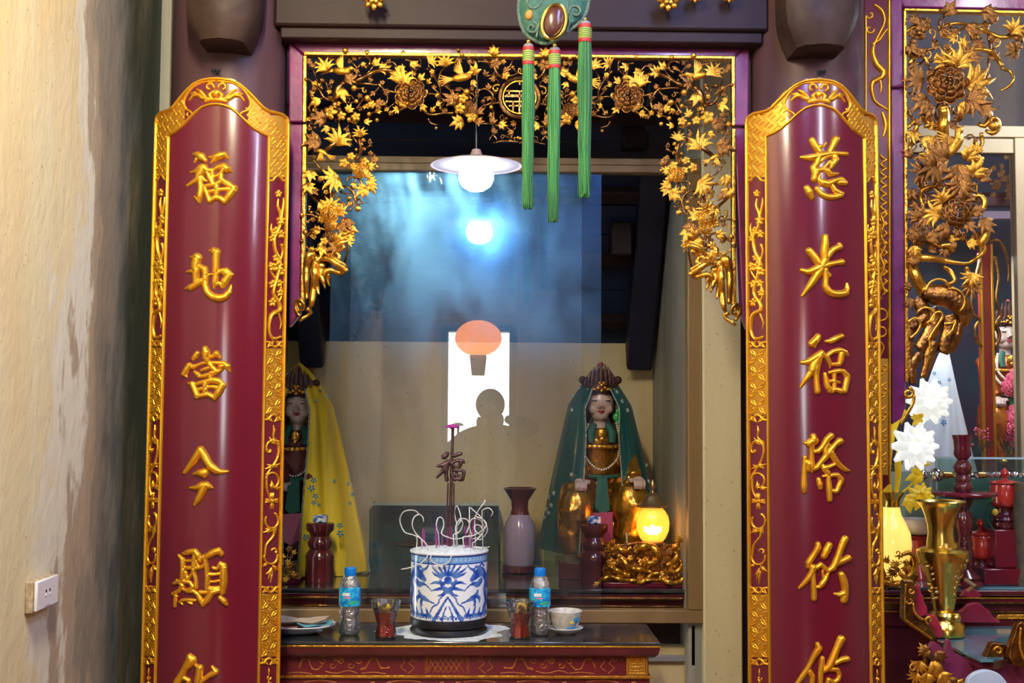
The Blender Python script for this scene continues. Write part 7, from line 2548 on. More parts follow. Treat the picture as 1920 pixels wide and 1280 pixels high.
M['teal'] = mat('dark_teal_board', (0.012, 0.045, 0.075), .35, col2=(0.03, 0.02, 0.05), nscale=5)
obj('back_board', MB().box((xl2 - .3, 5.55, zb2 - .1), (xr2 + .6, 5.58, zt2 + .1)), 'teal', c2, smooth=False)
obj('case_floor', MB().box((xl2 - .2, C2 + .05, zb2 - .06), (xr2 + .4, 5.55, zb2)), 'lacq', c2, smooth=False)
obj('bottom_rail', MB().box((xl2 - .2, C2, zb2 - .06), (xr2, C2 + .049, zb2)), 'lacq', c2, smooth=False)
# inner shrine post, red with gilt edges
Y = 4.8
sp_ = thing('shrine_post', 'red shrine post with gilt edges and gilt scroll brackets inside the side case', 'post', at(1853, 860, Y))
xa, xb = at(1843, 700, Y).x, at(1863, 700, Y).x
z0, z1 = zb2 + .001, at(1850, 458, Y).z
obj('shaft', MB().box((xa, Y, z0), (xb, Y + .04, z1)), 'lacq_red', sp_, bev=.003)
for x_ in (xa, xb):
    obj('gilt_edge', MB().box((x_ - .005, Y - .006, z0), (x_ + .005, Y + .012, z1 + .002)), 'goldp', sp_, bev=.002)
for q in ([(1840, 480, 4), (1830, 520, 4), (1822, 560, 3), (1826, 590, 4), (1836, 600, 4), (1828, 615, 3), (1832, 640, 4), (1841, 650, 3)],
          [(1866, 480, 4), (1872, 520, 3), (1868, 560, 3), (1876, 590, 3), (1868, 606, 4), (1874, 630, 4), (1866, 650, 3)],
          [(1850, 455, 3), (1870, 450, 3), (1884, 470, 3), (1892, 500, 2.4), (1890, 530, 2)]):
    st = densify(q, 4)
    obj('scroll_bracket', MB().tube([at(x, y, Y - .005) for x, y, _ in st], [r_ / ppm(Y) for _, _, r_ in st], 7), 'goldd', sp_, ang=0)
canopy = thing('shrine_canopy', 'dark carved canopy hanging at the top inside the side case', 'canopy', at(1890, 330, 5.1))
obj('canopy_board', MB().pxprism([(1700, 360), (1960, 360), (1960, 386), (1700, 386)], 5.1, .05), 'darkred', canopy, smooth=False, bev=.004)
obj('canopy_board', MB().pxprism([(1700, 395), (1960, 395), (1960, 410), (1700, 410)], 5.08, .05), 'vase_p', canopy, smooth=False, bev=.004)
rg = random.Random(21)
for _ in range(22):
    inst(GM[rg.choice(['leaf3_dark', 'leaf_dark', 'flower_dark'])], 'carved_leaf', canopy, at(rg.uniform(1862, 1905), rg.uniform(296, 372), 5.05), ev(rg.uniform(0, 360)), rg.uniform(9, 15) / ppm(5.05))

# statue of the right bay with beads, and the white veiled figure
zs_keep = zs
zs = zb2
UR = 22 / ppm(5.05)
M['robe_or'] = mat('orange_gilt_robe', (0.70, 0.28, 0.04), .3, .7, col2=(.5, .06, .03), nscale=10)
stR, VR = statue(1884, 628, 5.05, UR, 'robe_or', 'seated statue in an orange gilt robe with many beads at the far right', mouth='lip')
beads(VR, UR, [(-1.6, -1.0, -1.7), (-1.7, -1.3, -3.2), (-1.0, -1.7, -4.4), (0, -1.85, -5.0), (1.0, -1.7, -4.4), (1.9, -1.3, -3.2), (1.5, -.8, -1.5)], .12 * UR, 'outer string of pale beads on the far right statue', n=60, loc=VR(0, -1.6, -5))
beads(VR, UR, [(-1.1, -1.0, -1.7), (-1.3, -1.3, -3.0), (-.8, -1.6, -3.8), (0, -1.7, -4.2), (.8, -1.6, -3.8), (1.4, -1.3, -3.0), (1.1, -.9, -1.5)], .11 * UR, 'inner string of pale beads on the far right statue', 'pearl', n=50, loc=VR(0, -1.5, -4.2))
M['pinkflower'] = mat('pink_silk', (0.75, 0.12, 0.20), .5)
sf = thing('silk_flowers', 'pink silk flowers in the lap of the far right statue', 'flowers', VR(0, -2.2, -8))
pk = mesh_of(peony_mb(), 'pinkflower', 'peony_mesh')
for (x_, z_, s_) in ((0, -3.9, .95), (.7, -4.4, .8), (-.6, -4.5, .8), (0, -7.2, 1.2), (.9, -7.8, 1.1), (-.7, -8.0, 1.0), (.2, -8.9, 1.0)):
    inst(pk, 'silk_flower', sf, VR(x_, -2.4, z_), None, s_ * UR)
# shrouded figure
YV = 4.86
apx = at(1772, 655, YV)
kv2 = 1 / ppm(YV)
P = []
nu, nv = 72, 30
for i in range(nu):
    a_ = 2 * PI * i / nu
    for j in range(nv):
        t_ = j / (nv - 1)
        zz_ = apx.z + (zb2 + .004 - apx.z) * t_
        wl = (6 + 68 * t_ ** .75) * kv2
        wr = (6 + 52 * t_ ** 1.0) * kv2
        wx = wl if math.cos(a_) < 0 else wr
        f_ = 1 + .10 * t_ * math.sin(a_ * 7 + 1) + .06 * t_ * math.sin(a_ * 15 + t_ * 3)
        P.append((apx.x + wx * f_ * math.cos(a_) - 6 * kv2 * t_, YV + .5 * (wl + wr) / 2 * f_ * math.sin(a_) * 1.4, zz_))
mb = MB().grid(P, nu, nv, closeu=True)
wv = obj('shrouded_figure', mb, 'veil_w', None, ang=0)
tag(wv, 'tall figure wholly covered by a pale blue-white veil in the right bay', 'statue')
for (x_, y_, r_) in ((1761, 718, 5), (1760, 732, 5), (1770, 792, 6), (1780, 712, 4), (1764, 742, 4), (1752, 700, 4), (1775, 850, 5)):
    embroider(wv, x_, y_, YV - .075, r_)
# small evergreen and red berry sprigs in the case
for (px, py, col_, lab) in ((1890, 850, 'jade', 'dark green needle sprig at the foot of the far right statue'), (1835, 850, 'pinkflower', 'red berry sprig at the foot of the shrine post')):
    Y = 4.8
    t = thing('sprig', lab, 'plant', at(px, 862, Y))
    for q in range(26):
        a_ = R(60 + rg.uniform(-50, 70)) if px > 1860 else R(90 + rg.uniform(-40, 40))
        l_ = rg.uniform(22, 44) / ppm(Y)
        p0_ = at(px + rg.uniform(-14, 14), 862 - rg.uniform(0, 20), Y)
        obj('needle', MB().tube([p0_, p0_ + Vector((math.cos(a_) * l_, rg.uniform(-.02, .02), math.sin(a_) * l_))], .0012, 4), 'needle' if 'needle' in M else 'robe_green', t)
    if px < 1860:
        for q in range(14):
            obj('berry', MB().ball(at(px + rg.uniform(-12, 20), 855 - rg.uniform(5, 52), Y - .01), .006, 8, 6), 'pinkflower', t)
zs = zs_keep

# ---- low glass box, silver sword and offerings on the side altar
AZY = 4.30
za_ = at(1800, 1105, AZY - .08).z
tsx0 = at(1640, 1110, AZY).x
al = thing('side_altar', 'dark lacquered altar with a glass sheet top in the right bay', 'table', (at(1800, 1110, AZY).x, AZY, 0))
obj('top_board', MB().box((tsx0, AZY - .1, za_ - .02), (3.2, C2 - .02, za_)), 'darkred', al, bev=.003)
obj('glass_sheet', MB().box((tsx0 + .02, AZY - .08, za_ + .0005), (3.2, C2 - .04, za_ + .008)), 'tealtop', al, smooth=False) if False else None
M['tealtop'] = mat('teal_glass_sheet', (0.06, 0.20, 0.25), .06, 0, col2=(0.12, 0.30, 0.36), nscale=6, coat=1)
obj('glass_sheet', MB().box((tsx0 + .02, AZY - .08, za_ + .0005), (3.2, C2 - .04, za_ + .008)), 'tealtop', al, smooth=False)
for (y0, y1, dY, mm, nm) in ((1119, 1122, -.002, 'gold', 'gilt_line'), (1122, 1128, .004, 'lacq', 'moulding'), (1128, 1131, .0, 'goldd', 'gilt_line'), (1131, 1146, .02, 'darkred', 'moulding'), (1146, 1149, .012, 'goldd', 'gilt_line'), (1149, 1175, .02, 'darkred', 'moulding')):
    obj(nm, MB().box((tsx0, AZY - .1 + dY, at(1700, y1, AZY - .1).z), (3.2, C2 - .04, at(1700, y0, AZY - .1).z - .0005)), mm, al, smooth=False, bev=.001)
obj('apron', MB().box((tsx0, AZY - .07, .1), (3.2, C2 - .05, at(1700, 1176, AZY - .1).z)), 'darkred', al, smooth=False)
S = []
for q in range(14):
    x_ = 1866 + q * 4
    S.append([(x_, 1160, 1.2), (x_ + 5, 1154, 2.6), (x_ + 9, 1151, 1)])
obj('gilt_leaf_carving', relief(S, lambda x, y: (at(x, y, AZY - .083), Vector((0, -1, 0))), .006, .8), 'gold', al, ang=70)
zt_ = za_ + .009


def sp3(px, Y):
    return Vector((at(px, 1100, Y).x, Y, zt_))


gb2 = thing('glass_box', 'clear greenish glass box behind the red candlestick in the right bay', 'box', sp3(1850, 4.5))
xg0, zg = at(1755, 860, 4.48).x, at(1755, 856, 4.48).z
obj('front_pane', MB().box((xg0, 4.47, zt_), (3.0, 4.474, zg)), 'glassg', gb2, smooth=False)
obj('top_edge', MB().box((xg0, 4.468, zg - .008), (3.0, 4.476, zg)), 'glass_edge', gb2, smooth=False)
obj('side_edge', MB().box((xg0 - .004, 4.468, zt_), (xg0, 4.478, zg)), 'glass_edge', gb2, smooth=False)
# panel behind it
obj('back_pane', MB().box((at(1650, 890, 4.54).x, 4.54, zt_), (3.0, 4.545, at(1700, 884, 4.54).z)), mat('pale_green_board', (.30, .42, .36), .3, col2=(.22, .33, .30), nscale=5), gb2, smooth=False)


def sword():
    Y = 4.40
    k = 1 / ppm(Y)
    t = thing('silver_staff', 'silver ball-ended twisted staff lying across behind the red candlestick', 'staff', at(1800, 890, Y))
    a, b = at(1728, 890, Y), at(1960, 890, Y)
    obj('ball', MB().ball(a, 11.5 * k, 20, 14), 'silver', t)
    c = at(1756, 890, Y)
    obj('ball', MB().ball(c, 13 * k, 20, 14), 'silver', t)
    obj('ferrule', MB().tube([at(1768, 890, Y), at(1784, 890, Y)], [7 * k, 5.5 * k], 16), 'brass', t)
    obj('ferrule', MB().tube([at(1834, 890, Y), at(1846, 890, Y)], 6 * k, 16), 'brass', t)
    n = 90
    for ph_ in (0, PI):
        pts = []
        for i in range(n):
            s = i / (n - 1)
            p = at(1784 + 176 * s, 890, Y)
            pts.append(p + Vector((0, math.cos(s * 40 + ph_) * 2.6 * k, math.sin(s * 40 + ph_) * 2.6 * k)))
        obj('twisted_rod', MB().tube(pts, 3.4 * k, 7), 'silver', t)
    # two brackets holding the staff
    for px in (1745, 1990):
        q = at(px, 896, Y)
        obj('rest', MB().box((q.x - .006, Y - .006, zt_), (q.x + .006, Y + .006, q.z)), 'grey', t, smooth=False)


sword()


def lathe_px(t, name, cx, Y, prof, m_, seg=40, ybase=None, org=None, rf=None):
    """profile in (radius px, picture row)"""
    k = 1 / ppm(Y)
    x_ = at(cx, 1000, Y).x
    out = []
    for r_, y_ in prof:
        out.append((max(.0005, r_ * k), at(cx, y_, Y).z))
    return obj(name, MB().lathe(out, (x_, Y, 0), seg, rf=rf), m_, t, ang=50)


# red turned candlestick with a wide drip tray
Y = 4.27
zz0 = 1112
cd_ = thing('red_candlestick', 'tall dark red turned candlestick with a wide drip tray behind the brass vase', 'candlestick', Vector((at(1808, 1100, Y).x, Y, zt_)))
kk = 1 / ppm(Y)
obj('foot', MB().lathe([(34 * kk, 0), (34 * kk, .01), (26 * kk, .02), (30 * kk, .03), (22 * kk, .045), (14 * kk, .06)], (at(1808, 1100, Y).x, Y, zt_), 36), 'darkred', cd_)
zf_ = zt_ + .06
lathe_px(cd_, 'shaft', 1807, Y, [(14, 1086), (16, 1076), (15, 1060), (17, 1054), (15, 1048), (18, 1040), (16, 1030), (14, 1026), (16, 1020), (14, 1014), (12, 1006), (14, 998), (18, 986), (18, 974), (14, 964), (10, 956), (12, 950), (16, 944), (18, 934)], 'darkred')
lathe_px(cd_, 'drip_tray', 1808, Y, [(14, 938), (40, 933), (60, 928), (61, 924), (58, 921), (20, 922)], 'vase_r' if 'vase_r' in M else 'lacq', 48)
lathe_px(cd_, 'upper_shaft', 1807, Y, [(14, 922), (17, 916), (16, 908), (12, 904), (14, 898), (12, 894), (10, 890), (16, 882), (17, 874), (12, 866), (9, 862), (12, 858)], 'darkred')
lathe_px(cd_, 'cup', 1807, Y, [(12, 858), (16, 852), (15, 840), (16, 826), (18, 818), (18, 815), (13, 815), (12, 826)], 'lacq')

# brass vase with relief
Y = 3.98
zgl = at(1800, 1192, Y).z
lt_ = None
vs_ = thing('brass_vase', 'polished brass trumpet-mouthed vase with relief ornament at the front of the right bay', 'vase', Vector((at(1765, 1190, Y).x, Y, zgl)))
lathe_px(vs_, 'foot', 1770, Y, [(34, 1190), (35, 1184), (34, 1170), (27, 1164), (26, 1158), (28, 1152), (24, 1146)], 'brass', 48)
lathe_px(vs_, 'body', 1767, Y, [(17, 1146), (20, 1136), (24, 1110), (32, 1080), (42, 1052), (47, 1040), (47, 1032), (40, 1028), (28, 1024), (26, 1016)], 'brass', 56)
lathe_px(vs_, 'neck', 1764, Y, [(26, 1022), (25, 1012), (23, 1000), (24, 985), (28, 968), (34, 952), (42, 943), (46, 940), (44, 938), (38, 942), (30, 955), (22, 975)], 'brass', 56)
kb = 1 / ppm(Y)
for i in range(46):
    a_ = rg.uniform(.35, 1.5) if i % 3 else rg.uniform(-1.5, -.6)
    yy = rg.uniform(1045, 1130)
    r_ = float(np.interp(yy, [1040, 1080, 1110, 1146], [47, 32, 24, 18]))
    p_ = at(1767, yy, Y)
    p_ = Vector((p_.x + r_ * kb * math.sin(a_), Y - r_ * kb * math.cos(a_), p_.z))
    obj('relief_knob', MB().ball(p_, (rg.uniform(2, 5) * kb, 3 * kb, rg.uniform(2, 4) * kb), 7, 5), 'brass_d' if i % 2 else 'brass', vs_)
obj('handle_ornament', MB().tube([Vector((at(1806, 1085, Y).x, Y - .01, at(1806, 1085, Y).z)), Vector((at(1822, 1090, Y).x, Y - .015, at(1822, 1096, Y).z)), Vector((at(1812, 1104, Y).x, Y - .01, at(1812, 1108, Y).z))], [.008, .011, .006], 8), 'brass_d', vs_)
obj('tray_ball', MB().ball(at(1793, 1158, Y - .06), 9 * kb, 16, 10), 'brass', vs_)

# glowing vase with lit lotus lamp flowers
Y = 4.27
M['lit_gold'] = mat('lit_amber_porcelain', (0.9, 0.6, 0.15), .2, 0, emit=(1.0, 0.62, 0.12), estr=1.1, coat=.5)
M['lotus_lit'] = mat('lit_white_lotus', (0.95, 0.95, 0.9), .4, 0, emit=(0.92, 1.0, 0.86), estr=.5)
M['yellow_pl'] = mat('yellow_plastic_leaf', (0.85, 0.62, 0.02), .35, 0, col2=(0.7, .45, .02), nscale=10, emit=(1, .6, 0), estr=.12)
kz = 1 / ppm(Y)
vl = thing('lotus_lamp', 'glowing golden vase lamp with lit white lotus flowers beside the plum post', 'lamp', Vector((at(1672, 1100, Y).x, Y, zt_)))
lathe_px(vl, 'vase', 1672, Y, [(22, 1098), (20, 1090), (26, 1070), (34, 1040), (36, 1020), (34, 1000), (26, 980), (18, 965), (15, 950)], 'lit_gold', 40)
lathe_px(vl, 'neck', 1672, Y, [(15, 955), (14, 940), (18, 932), (22, 926), (24, 922), (18, 921), (12, 930)], 'brass', 40)
for i, q in enumerate(([(1668, 930, 5), (1664, 880, 7), (1668, 830, 8), (1680, 790, 7), (1700, 770, 4)], [(1680, 930, 4), (1684, 890, 6), (1684, 860, 7), (1692, 835, 6), (1704, 822, 4)], [(1660, 930, 5), (1658, 880, 6), (1660, 840, 5), (1664, 810, 2)],
                       [(1690, 925, 2), (1712, 905, 2), (1730, 890, 2)])):
    st = densify(q, 5)
    obj('stem', MB().tube([at(x, y, Y) for x, y, _ in st], [r_ * kz for _, _, r_ in st], 8, .5), 'yellow_pl', vl)


def lotus(cx, cy, r_px, d, name='lotus_flower', m_='lotus_lit', tilt=0.0):
    c = at(cx, cy, Y + d)
    f = obj(name, MB().ball(c, (r_px * .34 * kz, r_px * .3 * kz, r_px * .34 * kz), 14, 10), m_, vl)
    for lay, (n, l_, w_, op) in enumerate(((10, 1.0, .25, 1.0), (9, .82, .24, .72), (6, .6, .22, .4))):
        for k in range(n):
            a_ = 2 * PI * (k + .5 * (lay % 2)) / n
            d1 = Vector((math.cos(a_), -.25 - .5 * (1 - op), math.sin(a_)))
            e_ = c + d1 * (r_px * l_ * kz)
            md = c + d1 * (r_px * l_ * .55 * kz) + Vector((0, -.2 * r_px * kz * (1 - op) - .006, 0))
            obj('petal', MB().tube([c, md, e_], [r_px * .10 * kz, r_px * w_ * kz, r_px * .07 * kz], 8, .4, nrm=(0, 1, 0)), m_, f)
    return f


lotus(1738, 752, 44, -.04)
lotus(1710, 836, 46, -.06)
lotus(1722, 930, 27, -.02, 'lily_flower', 'yellow_pl')
obj('calyx', MB().ball(at(1722, 778, Y - .05), (13 * kz, 10 * kz, 9 * kz), 12, 8), 'yellow_pl', vl)
inst(mesh_of(fan(5, .6, .7, 1.0, .15), 'yellow_pl', 'leaf_mesh'), 'leaf', vl, at(1726, 782, Y - .06), ev(215), 24 * kz)
inst(mesh_of(fan(3, .4, .7, 1.0, .2), 'yellow_pl', 'leaf_mesh'), 'leaf', vl, at(1704, 932, Y - .03), ev(-95), 30 * kz)
inst(mesh_of(fan(3, .4, .7, 1.0, .2), 'yellow_pl', 'leaf_mesh'), 'leaf', vl, at(1728, 890, Y - .03), ev(190), 34 * kz)
inst(mesh_of(fan(3, .4, .7, 1.0, .2), 'yellow_pl', 'leaf_mesh'), 'leaf', vl, at(1712, 858, Y - .03), ev(-30), 34 * kz)

# marble bowl on a red stand behind the brass vase
Y = 4.42
mbw = thing('marble_bowl', 'pale marbled bowl on a dark red stand behind the brass vase', 'bowl', Vector((at(1722, 1100, Y).x, Y, zt_)))
M['marble'] = mat('pale_marble', (.62, .58, .52), .25, col2=(.45, .34, .28), nscale=16)
lathe_px(mbw, 'bowl', 1722, Y, [(16, 1002), (32, 996), (38, 985), (37, 976), (34, 972), (28, 976)], 'marble')
k = 1 / ppm(Y)
obj('stand', MB().lathe([(26 * k, 0), (24 * k, .02), (14 * k, .05), (14 * k, at(1722, 1012, Y).z - zt_), (24 * k, at(1722, 1003, Y).z - zt_)], (at(1722, 1100, Y).x, Y, zt_), 32), 'lacq_red', mbw)

# red lidded cups on the stepped block
Y = 4.36
blk = thing('stepped_block', 'dark red lacquered block carrying the lidded cup at the right edge', 'stand', Vector((at(1885, 1100, Y).x, Y, zt_)))
xq0, xq1 = at(1848, 1000, Y).x, at(1906, 1000, Y).x
obj('upper_block', MB().box((xq0, Y - .08, zt_ + .06), (xq1, Y + .07, at(1880, 993, Y - .08).z)), 'lacq', blk, bev=.004)
obj('lower_block', MB().box((xq0 - .05, Y - .10, zt_), (xq1, Y + .07, zt_ + .0595)), 'lacq', blk, bev=.004)
zlid = at(1880, 993, Y - .08).z
k = 1 / ppm(Y)


def cup(px, zb_, sc, Y, label):
    t = thing('lidded_cup', label, 'cup', Vector((at(px, 1000, Y).x, Y, zb_)))
    o_ = (at(px, 1000, Y).x, Y, zb_)
    H = lambda a: [(r_ * sc / ppm(Y), z_ * sc / ppm(Y)) for r_, z_ in a]
    obj('base', MB().lathe(H([(24, 0), (26, 3), (26, 10), (22, 12), (25, 15), (24, 21), (19, 24), (17, 32), (19, 38)]), o_, 36), 'darkred', t, ang=50)
    obj('cup_body', MB().lathe(H([(19, 38), (25, 41), (27, 48), (27, 78), (25, 82)]), o_, 36), 'lacq_red', t, ang=50)
    obj('lid', MB().lathe(H([(28, 82), (29, 84), (24, 87), (8, 89), (3, 92), (5, 97), (8, 101), (6, 106), (2, 110), (.01, 112)]), o_, 36), 'lacq_red', t, ang=50)


cup(1886, zlid + .0005, 1.0, Y, 'red lidded cup with a knob standing on the block at the right edge')
Y = 4.40
cup(1838, zt_ + .002, 1.02, Y, 'smaller red lidded cup behind the candlestick tray')
jr = thing('stone_jar', 'dark rough stone jar cut by the right edge of the picture', 'jar', Vector((at(1926, 1100, 4.28).x, 4.28, zt_)))
lathe_px(jr, 'jar_body', 1928, 4.28, [(20, 1108), (28, 1090), (22, 1060), (24, 1020), (26, 960), (22, 920), (24, 905)], mat('rough_brown_stone', (.12, .09, .05), .7, col2=(.06, .06, .05), nscale=20, bump=.4))
sg_ = thing('leafy_sprig', 'dark green leaf and yellow bud between the two red cups', 'plant', at(1862, 960, 4.3))
obj('stem', MB().tube([at(1868, 1000, 4.3), at(1852, 975, 4.3), at(1850, 950, 4.3), at(1860, 938, 4.3)], .003, 6), 'robe_green', sg_)
obj('leaf', MB().ball(at(1856, 937, 4.29), (.016, .004, .007), 10, 6, Matrix.Rotation(-.5, 3, 'Y')), 'jade', sg_)
obj('bud', MB().ball(at(1866, 960, 4.29), (.012, .008, .013), 10, 6), 'petal_y', sg_)

# gilt carving and carved brackets of the front offering rail
gc = thing('gilt_dragon_carving', 'gilt leaf and dragon carving under the glowing vase beside the couplet board', 'carving', at(1685, 1100, 4.21))
M['x'] = M['gold']
for _ in range(46):
    x_, y_ = rg.uniform(1652, 1722), rg.uniform(1032, 1102)
    if x_ > 1712 and y_ < 1050:
        continue
    kd = rg.choice(['leaf3', 'leaf', 'curl', 'bud', 'flower', 'tuft'])
    inst(GM[kd + rg.choice(['', '', '_dark'])], {'leaf3': 'leaf', 'leaf': 'leaf', 'curl': 'curl', 'bud': 'bud', 'flower': 'flower', 'tuft': 'leaf'}[kd], gc, at(x_, y_, 4.22 + rg.uniform(-.02, .02)), ev(rg.uniform(0, 360), rg.uniform(-.5, .5)), {'leaf3': 17, 'leaf': 18, 'curl': 9, 'bud': 5, 'flower': 9, 'tuft': 19}[kd] / ppm(4.02))
obj('carved_ground', MB().pxprism([(1650, 1040), (1712, 1045), (1722, 1080), (1712, 1103), (1650, 1103)], 4.235, .01), 'goldd', gc, smooth=False)
for q in ([(1690, 1040, 4), (1706, 1036, 5), (1716, 1050, 5), (1712, 1072, 5), (1698, 1082, 5), (1686, 1074, 4)], [(1656, 1090, 5), (1676, 1096, 5), (1700, 1092, 5), (1716, 1098, 4)]):
    st = densify(q, 4)
    obj('dragon_coil', MB().tube([at(x, y, 4.205) for x, y, _ in st], [r_ / ppm(4.2) for _, _, r_ in st], 8), 'gold', gc, ang=0)

OY = 3.90
ot = thing('offering_rail_table', 'low glass-topped offering table with red cloud boards and gilt brackets, bottom right', 'table', (at(1850, 1240, OY).x, OY, 0))
# glass top, corner towards the viewer
zg0 = zgl - .009
g = [at(1742, 1190, 4.05), at(1990, 1190, 4.05)]


def onz(px, py, z):
    d = ray(px, py)
    return CAM + d * ((z - CAM.z) / d.z)


corners = [onz(1742, 1173, zgl), onz(1990, 1173, zgl), onz(1990, 1205, zgl), onz(1862, 1236, zgl), onz(1838, 1236, zgl), onz(1757, 1198, zgl)]
corners = [Vector((c.x, c.y, zgl - .0006)) for c in corners]
obj('glass_top', MB().prism(corners[::-1], .008, (0, 0, -1)), 'tealtop', ot, smooth=False, bev=.001)
ctr = sum(corners, Vector()) / 6
und = [c + (ctr - c) * .06 + Vector((0, 0, -.0092)) for c in corners]
obj('table_board', MB().prism(und[::-1], .025, (0, 0, -1)), 'darkred', ot, smooth=False)
legs = [(1790, 4.0), (1900, 3.75)]
for px, yy in legs:
    c = onz(px, 1215, zgl)
    obj('leg', MB().box((c.x - .03, c.y - .03, 0), (c.x + .03, c.y + .03, zgl - .036)), 'darkred', ot, bev=.004)
# gilt bracket arm at the left: upright and sloping rail
AY = 3.86
obj('bracket_arm', MB().pxprism([(1694, 1088), (1712, 1088), (1716, 1096), (1716, 1138), (1722, 1156), (1748, 1178), (1756, 1192), (1752, 1204), (1738, 1196), (1697, 1166), (1692, 1158)][::-1], AY, .03), 'goldd', ot, smooth=False, bev=.003)
for q in ([(1698, 1094, 2), (1696, 1154, 2.2), (1704, 1166, 2.2), (1748, 1198, 2.2)], spiral(1708, 1108, 6, 2, 0, 5.5, 2, 2, 12), spiral(1706, 1126, 7, 2, PI, PI - 5, 2, 2, 12), [(1712, 1130, 2.4), (1714, 1146, 3), (1724, 1158, 3), (1734, 1162, 3)], spiral(1742, 1162, 8, 2, PI * .5, PI * 2.4, 2.6, 3, 14)):
    st = densify(q, 4)
    obj('bracket_scroll', MB().tube([at(x, y, AY - .006) for x, y, _ in st], [r_ / ppm(AY) for _, _, r_ in st], 7), 'gold', ot, ang=0)
M['rose_l'] = mat('rose_red_lacquer', (0.36, 0.02, 0.05), .25, coat=.5, col2=(.28, .02, .04), nscale=6)
M['plum_l'] = mat('plum_red_lacquer', (0.20, 0.03, 0.09), .25, coat=.5, col2=(.15, .02, .06), nscale=8)
obj('step_board', MB().pxprism([(1716, 1096), (1726, 1098), (1728, 1114), (1732, 1116), (1734, 1132), (1738, 1134), (1740, 1150), (1724, 1158), (1716, 1150)][::-1], AY + .035, .03), 'rose_l', ot, smooth=False, bev=.004)
obj('step_board', MB().pxprism([(1738, 1152), (1754, 1152), (1760, 1160), (1762, 1168), (1766, 1174), (1770, 1192), (1760, 1198), (1752, 1190)][::-1], AY + .032, .03), 'rose_l', ot, smooth=False, bev=.005)


def cloud(pts, Y, d, m_, nm='cloud_board'):
    st = densify([(x, y, 1) for x, y in pts], 3)
    return obj(nm, MB().prism([at(x, y, Y) for x, y, _ in st][::-1], d), m_, ot, smooth=False, bev=.005)


cloud([(1790, 1166), (1796, 1150), (1806, 1142), (1818, 1132), (1836, 1130), (1846, 1138), (1856, 1146), (1862, 1156), (1876, 1164), (1876, 1167), (1830, 1167)], 4.12, .02, 'rose_l')
cloud([(1802, 1118), (1810, 1106), (1822, 1102), (1834, 1108), (1840, 1118), (1820, 1120)], 4.14, .02, 'rose_l')
cloud([(1744, 1214), (1750, 1204), (1762, 1208), (1772, 1222), (1776, 1202), (1782, 1200), (1788, 1222), (1800, 1228), (1812, 1236), (1830, 1240), (1840, 1248), (1850, 1262), (1850, 1290), (1790, 1300), (1770, 1270), (1750, 1240)], 3.70, .025, 'plum_l')
cloud([(1832, 1252), (1842, 1244), (1856, 1244), (1862, 1238), (1880, 1238), (1896, 1246), (1910, 1244), (1930, 1250), (1930, 1300), (1840, 1300)], 3.66, .025, 'plum_l')
obj('plum_rail', MB().pxprism([(1762, 1204), (1768, 1202), (1850, 1246), (1846, 1256)][::-1], 3.74, .03), 'bronze', ot, smooth=False, bev=.003)
cloud([(1844, 1236), (1852, 1222), (1860, 1206), (1874, 1206), (1888, 1210), (1890, 1232), (1880, 1240), (1858, 1240)], 3.64, .03, 'goldd', 'bracket_arm')
cloud([(1892, 1232), (1896, 1206), (1902, 1190), (1908, 1170), (1922, 1168), (1934, 1200), (1934, 1250), (1900, 1246)], 3.60, .03, 'goldd', 'bracket_arm')
for q in (spiral(1872, 1220, 9, 2, PI, PI * 2.9, 2.6, 2.6, 14), [(1914, 1176, 2.4), (1912, 1210, 2.6), (1920, 1236, 2.4)]):
    st = densify(q, 4)
    obj('bracket_scroll', MB().tube([at(x, y, 3.595) for x, y, _ in st], [r_ / ppm(3.6) for _, _, r_ in st], 7), 'gold', ot, ang=0)
# small crane carving in gilt at the lower left corner of the rail
cr_ = thing('gilt_crane_carving', 'gilt and dark carved foliage hanging below the offering rail at the bottom right', 'carving', at(1735, 1250, 3.72))
for it in (('tuft', 1726, 1240, 250, 30), ('leaf', 1738, 1262, 265, 34), ('leaf3', 1750, 1240, 280, 40), ('leaf', 1764, 1262, 300, 36), ('tuft', 1720, 1262, 240, 26), ('leaf_dark', 1744, 1218, 200, 26), ('leaf_dark', 1734, 1224, 110, 22), ('curl', 1722, 1252, 0, 14), ('leaf3_dark', 1776, 1272, 320, 34), ('leaf', 1790, 1280, 330, 30), ('leaf_dark', 1756, 1222, 300, 30)):
    inst(GM[it[0]], 'leaf' if it[0] != 'curl' else 'curl', cr_, at(it[1], it[2], 3.67), ev(it[3], .2), it[4] / ppm(3.67))
st = densify([(1742, 1212, 3), (1734, 1232, 5), (1736, 1256, 6), (1748, 1284, 5)], 4)
obj('stem', MB().tube([at(x, y, 3.69) for x, y, _ in st], [r_ / ppm(3.69) for _, _, r_ in st], 8), 'goldd', cr_, ang=0)
# pale blue plate at the bottom
pb = onz(1848, 1290, zgl - .11)
o = thing('white_plate', 'rounded pale blue-white dish standing up at the bottom right edge', 'plate', at(1850, 1290, 3.55))
st = densify([(1812, 1290, 1), (1816, 1272, 1), (1832, 1260, 1), (1852, 1256, 1), (1872, 1262, 1), (1886, 1276, 1), (1892, 1292, 1), (1850, 1300, 1)], 3)
obj('dish', MB().prism([at(x, y, 3.55) for x, y, _ in st][::-1], .02), mat('pale_blue_glaze', (.42, .55, .72), .15, coat=.5, col2=(.55, .66, .78), nscale=12), o, smooth=False, bev=.006)
# pale wall and post in the gap under the side altar
struct('wall_side_low', MB().box((at(1652, 1240, 4.3).x, 4.45, 0), (at(1702, 1240, 4.3).x, 4.5, .78)), 'pil', smooth=False)
